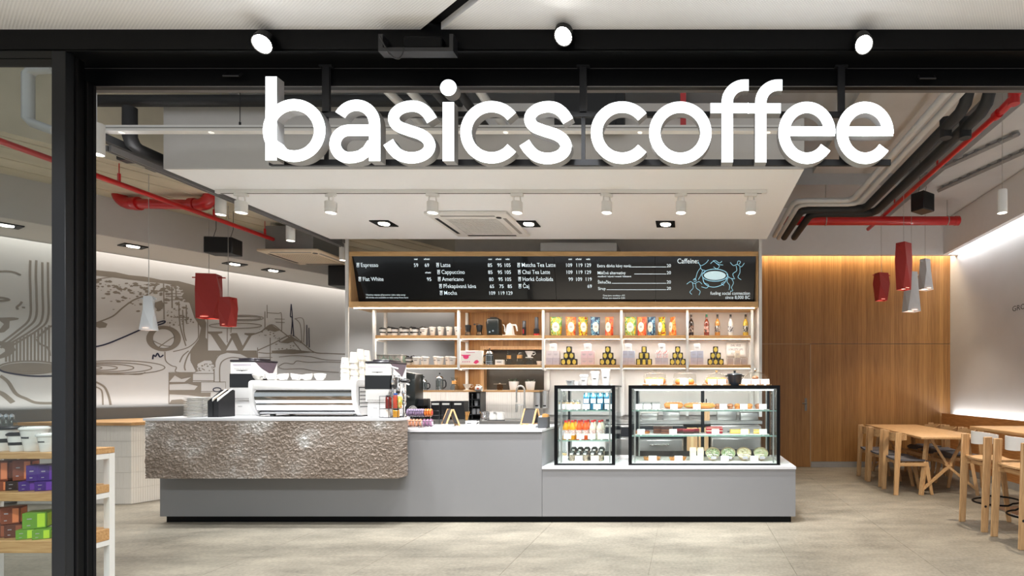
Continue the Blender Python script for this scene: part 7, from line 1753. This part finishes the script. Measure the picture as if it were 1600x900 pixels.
def leg(x, y0, y1, z1, w0, w1, th):
    mb = MB(); mb.hexa([(x - th, y0 - w0, 0), (x + th, y0 - w0, 0), (x + th, y0 + w0, 0), (x - th, y0 + w0, 0), (x - th, y1 - w1, z1), (x + th, y1 - w1, z1), (x + th, y1 + w1, z1), (x - th, y1 + w1, z1)])
    bmesh.ops.bevel(mb.bm, geom=mb.bm.edges[:], offset=.005, segments=1, affect='EDGES'); return mb
def mk_chair(sz, hz, bz0, bz1, seatm, backm, ring=False, wd=.43):
    def f():
        t = thing('bar_stool' if ring else 'dining_chair', '', 'stool' if ring else 'chair'); hw = wd / 2
        for sx in (-1, 1):
            part('leg', leg(sx * hw, -.235, -.20, hz, .030, .040, .014), M_ashZ, t)
            part('leg', leg(sx * (hw - .02), .24, .16, sz - .02, .020, .032, .014), M_ashZ, t)
            mb = MB(); mb.box(sx * (hw - .012) - .012, sx * (hw - .012) + .012, -.20, .17, sz - .075, sz - .03); part('side_rail', mb, M_ashY, t)
        for yc in (.15, -.15): mb = MB(); mb.box(-hw + .03, hw - .03, yc - .01, yc + .01, sz - .07, sz - .03); part('cross_rail', mb, M_ashX, t)
        part('seat', mk_seatmb(sz, wd - .0, .42, .022 if not ring else .016), seatm, t, ang=60)
        part('backrest', curved(MB(), wd - .032, .135, bz0, bz1, .013, -.10), backm, t)
        if ring:
            mb = MB(); mb.tube([(x, y, .25 + (.02 if y > 0 else 0)) for x, y in arc(0, .0, hw - .012, .215, 0, 360, 28)[:-1]], .009, 8, True); part('foot_ring', mb, M_black, t)
            mb = MB()
            for sx in (-1, 1): mb.cyl((sx * (hw + .016), -.23, .25), (sx * (hw + .012), -.23, .25), .012, seg=10)
            part('bolt', mb, M_plastic_k, t)
        return t
    return f
mkd = mk_chair(.45, .81, .69, .80, M_seatg, M_ashX)
for i, (Y, lab) in enumerate(((7.25, 'nearest'), (7.86, 'middle'), (8.36, 'farthest'))):
    place('dchair', mkd, (2.74 + .20, Y, 0), R(-90 + [0, 3, -2][i]), 'oak dining chair with grey seat on the left side of the table, %s one' % lab, 'dining chairs')
for i, (Y, lab) in enumerate(((7.75, 'nearest'), (8.30, 'middle'), (8.85, 'farthest'))):
    place('dchair', mkd, (4.07 - .20, Y, 0), R(90), 'oak dining chair with grey seat on the right side of the table, %s one' % lab, 'dining chairs')
# dining table
tx, ty = 3.43, 8.05
t = thing('dining_table', 'long oak dining table with splayed struts before the wood wall', 'table', (tx, ty, 0), R(-2))
mb = MB(); mb.bbox(-.43, .43, -1.2, 1.2, .738, .768, .006, 2); part('tabletop', mb, M_ashY, t)
def bar(a, b, w_=.022, d=.018):
    mb = MB(); a, b = Vector(a), Vector(b); q = (b - a).to_track_quat('Z', 'Y').to_matrix().to_4x4(); L = (b - a).length; mb.box(-w_, w_, -d, d, 0, L, m=Matrix.Translation(a) @ q); return mb
for sy in (-1, 1):
    y = sy * 1.02
    for sx in (-1, 1):
        part('leg', bar((sx * .36, y, .0), (sx * .26, y - sy * .06, .738), .026, .02), M_ashZ, t)
        part('strut', bar((sx * .36, y, .06), (-sx * .04, y - sy * .03, .40), .018, .015), M_ashZ, t)
        part('strut', bar((sx * .02, y - sy * .03, .40), (sx * .22, y - sy * .06, .735), .018, .015), M_ashZ, t)
mb = MB(); mb.box(-.02, .02, -.98, .98, .385, .425); part('stretcher', mb, M_ashY, t)
# high table
t = thing('high_table', 'tall oak bar table on a steel pedestal at the right edge', 'table', (3.85, 5.35, 0))
mb = MB(); mb.bbox(-.42, .45, -1.15, 1.25, .89, .925, .006, 2); part('tabletop', mb, M_ashY, t)
for y in (-.7, .7):
    mb = MB(); mb.cyl((0, y, .015), (0, y, .89), .035, seg=16); part('column', mb, M_dgrey, t)
    mb = MB(); mb.bbox(-.3, .3, y - .25, y + .25, 0, .014, .004, 1); part('base_plate', mb, M_steel, t)
mks = mk_chair(.68, .915, .83, .955, M_ashY, M_white, True, .42)
for i, (Y, x) in enumerate(((5.43, 3.09), (4.86, 3.10))):
    place('stool', mks, (x, Y, 0), R(-90), '%s ash bar stool with white curved back at the high table' % ['farther', 'nearer'][i], 'bar stools')
# ================================================================ tiled cabinet at the mural
cyf = 6.48; cxr = X(205, cyf)
t = thing('tiled_cabinet', 'white tiled low cabinet with oak top in front of the mural', 'cabinet', (cxr - .6, cyf + .5, 0))
hz = .94
def wallx(Y, off): return WA.x + .5205 * (Y - WA.y) + off / .887
def loc_(p): return (p[0] - t.location.x, p[1] - t.location.y)
cy1 = cyf + 1.25
mb = MB(); mb.prism([loc_(p) for p in ((wallx(cyf, .21), cyf + .008), (cxr - .008, cyf + .008), (cxr + .40, cy1), (wallx(cy1, .21), cy1))], 0, hz, plane='XY'); part('core', mb, M_grout, t)
mb = MB(); mb.prism([loc_(p) for p in ((wallx(cyf, .2), cyf - .02), (cxr + .02, cyf - .02), (cxr + .45, cy1), (wallx(cy1, .2), cy1))], hz, hz + .035, plane='XY'); part('oak_top', mb, M_oakX, t)
mb = MB()
for r in range(5):
    z0 = .005 + r * .187
    for k in range(60):
        x = .6 - .0225 * (k + 1); mb.box(x, x + .021, -.5 - random.random() * .002, -.491, z0, z0 + .184)
o = part('front_tiles', mb, M_tile, t, smooth=False); o['kind'] = 'stuff'
mb = MB()
M2 = Matrix.Translation((.6, -.5, 0)) @ Matrix.Rotation(math.atan2(1.25, .41), 4, 'Z')
for r in range(5):
    z0 = .005 + r * .187
    for k in range(58): x = .0225 * k; mb.box(x, x + .021, 0, .008 + random.random() * .002, z0, z0 + .184, m=M2)
o = part('side_tiles', mb, M_tile, t, smooth=False); o['kind'] = 'stuff'
# ================================================================ retail shelf behind the glass
FY, BY = 3.50, 3.85; rxr = -4.045; rxl = -5.7
t = thing('retail_shelf', 'white steel shelf unit with three oak boards behind the shop window', 'shelf', ((rxl + rxr) / 2, FY, 0))
RS = (.968, .709, .40)
for z, th in zip(RS, (.042, .055, .080)):
    mb = MB(); mb.bbox(rxl, rxr - .001, FY, BY, z - th, z, .003, 1); part('oak_board', mb, M_oakX, t, t)
for x in (rxl + .02, -4.85, rxr - .02):
    for y in (FY + .02, BY - .02):
        mb = MB(); mb.box(x - .02, x + .02, y - .018, y + .018, 0, RS[0] - .043); part('post', mb, M_wmetal, t, t)
    for z, th in zip(RS, (.042, .055, .08)):
        mb = MB(); mb.box(x - .018, x + .018, FY + .038, BY - .038, z - th - .036, z - th - .001); part('bracket', mb, M_wmetal, t, t)
g = 'cups in the shop window'
def wcup(px, Y, r0, r1, h, band, lab):
    o = mk_cup(h, r0, r1, band, True)(); o.location = (X(px, Y), Y, RS[0] + .0005); o['label'] = lab; o['group'] = g; o.name = 'travel_cup'
wcup(8, 3.62, .052, .072, .145, True, 'large white travel cup with black lid and band in the shop window')
wcup(29, 3.58, .038, .050, .108, True, 'small white travel cup with black lid in the shop window')
wcup(54, 3.60, .045, .066, .145, False, 'large all white travel cup in the shop window')
wcup(77, 3.57, .040, .056, .105, False, 'small all white travel cup beside the black pillar in the shop window')
for i, px in enumerate((1, 10, 19)):
    t = thing('swing_top_bottle', 'clear flip top glass bottle behind the cups in the shop window, %s' % ['left', 'middle', 'right'][i], 'bottle', (X(px, 3.78), 3.78, RS[0] + .0005), 0, 'flip top bottles')
    mb = MB(); mb.lathe([(0, .002), (.024, .002), (.026, .15), (.022, .18), (.012, .195), (.012, .215)], 16, cap0=False, cap1=False); part('glass', mb, M_clear, t)
    mb = MB(); mb.tube([(-.013, 0, .20), (-.016, 0, .225), (0, 0, .235), (.016, 0, .225), (.013, 0, .20)], .0025, 6); mb.cyl((0, 0, .212), (0, 0, .228), .010, seg=10); part('clip', mb, M_chrome, t)
def mk_gbox(m, m2, w_, h):
    t = thing('gift_carton', '', 'box')
    mb = MB(); mb.bbox(-w_ / 2, w_ / 2, -w_ / 2, w_ / 2, 0, h, .002, 1); part('carton', mb, m, t)
    mb = MB(); mb.box(w_ * .12, w_ * .44, -w_ / 2 - .001, -w_ / 2, h * .08, h * .92); mb.box(w_ / 2, w_ / 2 + .001, -w_ * .4, w_ * .4, h * .1, h * .9); part('panel', mb, m2, t)
    mb = MB(); mb.box(-w_ * .3, -w_ * .1, -w_ / 2 - .0015, -w_ / 2, h * .6, h * .66); mb.box(-w_ * .3, -w_ * .16, -w_ / 2 - .0015, -w_ / 2, h * .2, h * .25); part('print', mb, MATS['grey_ink'], t)
    return t
CO = (mat('carton_copper', (130, 66, 44), .35, var=.15), mat('copper_panel', (224, 130, 84), .35)); CD = (mat('carton_dark', (46, 28, 24), .4), mat('carton_dark2', (70, 42, 36), .4)); CP = (mat('carton_purple', (70, 40, 120), .35), mat('purple_panel', (106, 60, 160), .35)); CG = (mat('carton_green', (104, 150, 50), .4), mat('green_panel', (180, 216, 60), .4)); CB = (mat('carton_brown', (96, 52, 40), .4), mat('brown_panel', (150, 84, 60), .4))
gg = 'gift cartons in the shop window'
def gbox(px, Y, z, c, w_, h, rz, lab):
    o = mk_gbox(c[0], c[1], w_, h); o.location = (X(px, Y), Y, z + .0005); o.rotation_euler[2] = rz; o['label'] = lab; o['group'] = gg; return o
z1, z2 = RS[1], RS[2]
for px, Y, c, lab in ((9, 3.60, CO, 'low copper carton at the left of the upper carton row in the shop window'), (30, 3.62, CD, 'low dark brown carton between copper and purple on the middle shelf'), (50, 3.60, CP, 'low purple carton under the larger purple one'), (75, 3.60, CP, 'low purple carton beside the black pillar')):
    gbox(px, Y, z1, c, .088, .062, .45, lab)
for px, Y, c, h, lab in ((5, 3.61, CO, .128, 'tall copper carton stacked at the left edge of the middle shelf'), (41, 3.63, CO, .135, 'tall copper carton stacked in the middle of the middle shelf'), (62, 3.60, CP, .105, 'purple carton stacked on two low purple ones'), (80, 3.62, CP, .100, 'purple carton stacked beside the black pillar')):
    gbox(px, Y, z1 + .0635, c, .088, h, .45, lab)
for px, Y, c, lab in ((4, 3.60, CB, 'low brown carton at the left of the lower shelf'), (27, 3.61, CB, 'low brown carton in the middle of the lower shelf'), (45, 3.57, CG, 'low lime green carton left under the larger green one'), (70, 3.57, CG, 'low lime green carton right under the larger green one')):
    gbox(px, Y, z2, c, .085, .085 if c is CB else .062, .5, lab)
gbox(3, 3.62, z2 + .0865, CB, .085, .10, .45, 'brown carton stacked at the left edge of the lower shelf'); gbox(22, 3.62, z2 + .0865, CO, .088, .11, .5, 'copper carton stacked on the brown ones of the lower shelf'); gbox(61, 3.60, z2 + .0635, CG, .11, .105, .5, 'large lime green carton stacked on the two low green ones')
# ================================================================ mural
M_mp = mat('mural_brown', (118, 109, 98), .85, var=.06, scale=6); M_mk = mat('mural_navy', (30, 30, 50), .8)
mur = MB(); murk = MB()
def W(px, py):
    u, z = wall_uv(px, py); return (u, z)
NF = [0]
def mline(pts, w=1.0, dark=False, k=5, closed=False, smooth=True):
    p = spline(pts, k) if smooth and len(pts) > 2 else pts
    q = [W(*a) for a in p]; ww = w * 7.6 / F * 1.15
    NF[0] += 1; (murk if dark else mur).stroke(q, ww, -.0009 - NF[0] * 4e-6 - (.001 if dark else 0), -.0004, closed, m=WM)
def mfill(pts):
    NF[0] += 1; mur.prism([W(*a) for a in pts], -.0008 - NF[0] * 4e-6, -.0004, m=WM)
MW = MB()
def mclear(pts, y=-.0035): MW.prism([W(*a) for a in pts], y, -.003, m=WM)
c4 = lambda pts: [(150 + x / 3.902, 420 + y / 3.902) for x, y in pts]      # coordinates of the 1600 px wide crop
# hillside: dark ridge and flank
mfill(c4([(-20, 5), (40, 12), (120, 20), (200, 38), (300, 48), (400, 68), (500, 74), (600, 100), (625, 140), (620, 250), (660, 300), (672, 330), (668, 420), (680, 430), (680, 498), (770, 505), (740, 530), (725, 560), (725, 600), (700, 560), (660, 560), (620, 580), (610, 630), (590, 590), (575, 560), (575, 500), (625, 430), (640, 360), (600, 300), (570, 210), (520, 170), (540, 140), (500, 105), (420, 90), (330, 82), (200, 66), (100, 52), (-20, 40)]))
mfill(c4([(680, 498), (980, 498), (985, 550), (930, 545), (880, 520), (800, 512), (740, 530)]))
random.seed(4)
for k in range(150):
    u = random.random(); x = random.uniform(0, 560); ytop = 60 + x * .09; y = ytop + abs(random.gauss(0, 70)); s = random.uniform(3, 13)
    if x > 260 and y > 330: continue
    if x < 100 and 200 < y < 260: continue
    poly = [(x + s * 1.6 * math.cos(a) * random.uniform(.5, 1.2), y + s * .7 * math.sin(a) * random.uniform(.5, 1.2)) for a in [i * PI / 4 for i in range(8)]]
    mfill(c4(poly))
mfill(c4([(-20, 330), (30, 318), (70, 335), (60, 358), (20, 362), (-20, 345)])); mfill(c4([(360, 205), (400, 192), (414, 215), (405, 245), (375, 250), (356, 230)]))
for k in range(40):
    x = random.uniform(430, 600); y = random.uniform(240, 350); s = random.uniform(3, 8); mfill(c4([(x + s * math.cos(a), y + s * .8 * math.sin(a)) for a in [i * PI / 3 for i in range(6)]]))
for k in range(30):
    x = random.uniform(610, 720); y = random.uniform(575, 625); s = random.uniform(3, 7); mfill(c4([(x + s * math.cos(a), y + s * .7 * math.sin(a)) for a in [i * PI / 3 for i in range(6)]]))
for pts, w in (([(0, 330), (100, 290), (160, 240), (230, 190), (330, 150), (362, 100), (330, 90)], 1.6), ([(412, 90), (414, 200), (415, 310)], 1.2), ([(-20, 70), (100, 50), (220, 62)], 1.0), ([(462, 110), (464, 240)], 1.6), ([(486, 120), (490, 180)], 1.2), ([(505, 200), (512, 340), (548, 470)], 1.4), ([(528, 250), (535, 380), (550, 440)], 1.4), ([(550, 220), (552, 330)], 1.4),
               ([(425, 150), (520, 152)], 1.2), ([(425, 168), (520, 170)], 1.2), ([(430, 190), (510, 188)], 1.2), ([(470, 295), (560, 297)], 1.2), ([(620, 300), (625, 380), (618, 430), (560, 480), (470, 505)], 1.2), ([(420, 505), (425, 560), (460, 590), (490, 600), (490, 630), (600, 632), (610, 600), (580, 570)], 1.2), ([(565, 500), (530, 530), (510, 570)], 1.4), ([(600, 470), (560, 530), (540, 590), (545, 620)], 1.6)):
    mline(c4(pts), w)
# ellipses of the pool on the left
for cx_, cy_, rx, ry in ((120, 602, 300, 42), (80, 604, 260, 32), (40, 604, 190, 24), (0, 604, 130, 16), (-10, 604, 45, 8)): mline(c4(arc(cx_, cy_, rx, ry, -178, 178, 40)), 1.2, smooth=False)
for pts, w in (([(0, 690), (50, 720), (75, 770), (90, 830)], 2.2), ([(0, 720), (35, 745), (42, 830)], 1.5), ([(0, 645), (120, 640), (260, 645), (300, 630)], 1.0)): mline(c4(pts), w)
# letters O and W
def oval(cx_, cy_, ro, ri, rot):
    n = 36; M = Matrix.Rotation(R(rot), 2); A = []; B = []
    for i in range(n):
        a = 2 * PI * i / n; p = M @ Vector((ri[0] * math.cos(a), ri[1] * math.sin(a))); A.append((cx_ + ro[0] * math.cos(a), cy_ + ro[1] * math.sin(a))); B.append((cx_ + p.x, cy_ + p.y))
    for i in range(n): j = (i + 1) % n; mfill(c4([A[i], A[j], B[j], B[i]]))
oval(412, 425, (106, 78), (64, 70), 62)
mline(c4([(350, 440), (420, 470), (480, 470)]), 1.2); mline(c4([(380, 480), (450, 430), (490, 410)]), 1.2)
for poly in ([(678, 382), (770, 382), (770, 392), (742, 398), (795, 470), (790, 500), (765, 500), (700, 400), (678, 392)], [(795, 470), (835, 395), (850, 398), (792, 500), (775, 500)], [(830, 392), (860, 392), (895, 470), (888, 500), (866, 500), (815, 400)], [(888, 480), (930, 408), (905, 400), (905, 392), (968, 392), (968, 400), (948, 408), (892, 500), (876, 500)]): mfill(c4(poly))
for pts, w in (([(725, 600), (728, 560), (760, 520), (830, 505), (900, 520), (940, 555)], 1.4), ([(755, 690), (755, 600), (775, 560), (830, 540), (900, 550)], 1.4), ([(720, 690), (720, 610)], 1.2), ([(680, 300), (680, 498)], 1.0), ([(800, 360), (800, 450)], 1.0), ([(825, 350), (822, 390)], 1.0)): mline(c4(pts), w)
for cx_, cy_, rx, ry in ((900, 300, 120, 17), (850, 347, 160, 16), (905, 300, 100, 9)): mline(c4(arc(cx_, cy_, rx, ry, 0, 360, 32)[:-1]), 1.1, closed=True, smooth=False)
# stones at the foot
mline(c4([(445, 825), (445, 632), (600, 632)]), 1.0, smooth=False); mfill(c4([(445, 635), (590, 635), (590, 690), (540, 690), (580, 660), (520, 672), (480, 650), (445, 690)])); mfill(c4([(445, 690), (640, 690), (640, 755), (445, 755), (445, 740), (600, 738), (620, 715), (560, 700), (445, 705)])); mfill(c4([(445, 755), (700, 755), (695, 800), (640, 780), (560, 770), (445, 765)])); mfill(c4([(445, 825), (460, 800), (520, 795), (560, 808), (600, 800), (620, 825)]))
for r_ in ([(590, 638), (720, 638), (720, 682), (590, 682)], [(640, 690), (790, 690), (790, 748), (640, 748)]): mline(c4(r_), 1.0, closed=True, smooth=False)
# skyline and horizon on the right
for pts, w in (([(960, 400), (1010, 380), (1070, 340), (1130, 380), (1190, 430), (1250, 500)], 1.5), ([(985, 498), (1080, 455), (1190, 405), (1260, 455), (1330, 508), (1420, 516), (1520, 520)], 1.5), ([(1030, 260), (1030, 360)], 1.0), ([(1043, 220), (1043, 300)], 1.0), ([(1045, 268), (1110, 272), (1130, 275), (1132, 385)], 1.0), ([(1090, 305), (1150, 308)], 1.0), ([(1095, 325), (1150, 327)], 1.0), ([(1210, 305), (1265, 310), (1265, 450)], 1.0), ([(1215, 305), (1245, 340), (1255, 450)], 1.0), ([(1062, 420), (1062, 560)], 1.2), ([(985, 480), (985, 552)], 1.0),
               ([(990, 510), (1060, 515), (1200, 500), (1330, 510)], 1.4), ([(1115, 538), (1200, 530), (1300, 535), (1400, 555), (1520, 560)], 1.1), ([(1110, 598), (1150, 575), (1200, 580), (1225, 562), (1290, 570), (1400, 568), (1510, 572)], 1.1), ([(1110, 600), (1150, 612), (1250, 610), (1330, 622), (1480, 632)], 1.1), ([(990, 540), (1075, 540)], 1.0)): mline(c4(pts), w)
mfill(c4([(1070, 500), (1190, 490), (1330, 508), (1200, 520), (1075, 516)])); mfill(c4([(1020, 365), (1070, 340), (1120, 375), (1090, 385), (1050, 372)])); mfill(c4([(1120, 450), (1190, 408), (1250, 450), (1215, 440), (1170, 455)]))
for k in range(60):
    a = random.random(); x = random.choice([random.uniform(980, 1110), random.uniform(1090, 1250)]); y = (385 + random.uniform(-25, 30)) if x < 1090 else (455 + random.uniform(-35, 40)); s = random.uniform(2, 6)
    if abs(x - 1070) > 80 and abs(x - 1190) > 75: continue
    mfill(c4([(x + s * math.cos(b), y + s * .7 * math.sin(b)) for b in [i * PI / 3 for i in range(6)]]))
for pts, w in (([(1190, 215), (1185, 290), (1196, 300), (1205, 412)], 1.4), ([(1190, 215), (1197, 300), (1190, 400)], 1.4), ([(1285, 342), (1286, 470)], 1.3), ([(1298, 360), (1300, 480)], 1.3), ([(-20, 478), (60, 460), (160, 420), (240, 385), (320, 350), (410, 318), (415, 330), (370, 345)], 1.8), ([(345, 552), (350, 525), (362, 535), (375, 515), (390, 538), (410, 525)], 1.6)): mline(c4(pts), w, True)
mline(c4(arc(738, 737, 24, 12, 0, 360, 20)[:-1]), 1.3, True, closed=True, smooth=False)
# part seen through the shop window (crop 289 px wide of 90 px)
c3 = lambda pts: [(x / 3.211, 360 + y / 3.214) for x, y in pts]
for x in (152, 182, 212, 240):
    mline(c3([(x, 150), (x - 2, 230), (x + 1, 330), (x - 3, 440), (x - 60, 500), (x - 180, 590)] if x < 200 else [(x, 160), (x + 1, 300), (x, 440), (x - 50, 500), (x - 200, 590)]), 1.9)
for x in range(30, 250, 18): mline(c3([(x, 560 - max(0, x - 60) * .45), (x, 660)]), 1.6)
for pts, w in (([(-60, 215), (20, 205), (70, 210), (105, 225)], 2.0), ([(-60, 345), (0, 338), (45, 348), (0, 354), (-60, 352)], 2.5), ([(110, 358), (100, 372), (85, 385), (90, 398)], 2.0), ([(110, 386), (126, 388)], 2.0), ([(185, 540), (230, 500), (260, 480), (330, 470)], 2.0), ([(185, 545), (200, 570), (240, 590), (250, 630)], 2.0), ([(0, 730), (40, 760), (80, 820), (130, 845), (180, 865), (260, 868)], 3.0), ([(-60, 800), (10, 820), (65, 865)], 4.5)): mline(c3(pts), w)
mfill(c3([(-60, 440), (60, 436), (95, 440), (90, 448), (48, 455), (46, 490), (20, 512), (-60, 520), (-60, 505), (0, 495), (20, 470), (0, 455), (-60, 455)])); mfill(c3([(-60, 560), (0, 556), (60, 570), (80, 600), (50, 630), (0, 645), (-60, 650), (-60, 630), (0, 625), (30, 605), (10, 580), (-60, 575)]))
mfill(c3(arc(150, 690, 150, 26, 0, 360, 24)[:-1])); mline(c3(arc(150, 688, 156, 32, 0, 360, 36)[:-1]), 1.6, closed=True, smooth=False); mline(c3([(-20, 690), (20, 710), (100, 725), (180, 732), (300, 730)]), 1.8, True)
for mbx, m_, nm in ((mur, M_mp, 'mural_shapes'), (murk, M_mk, 'mural_dark_lines')):
    o = finish(nm, mbx, m_, wall_left, smooth=False)
MW.bm.free()
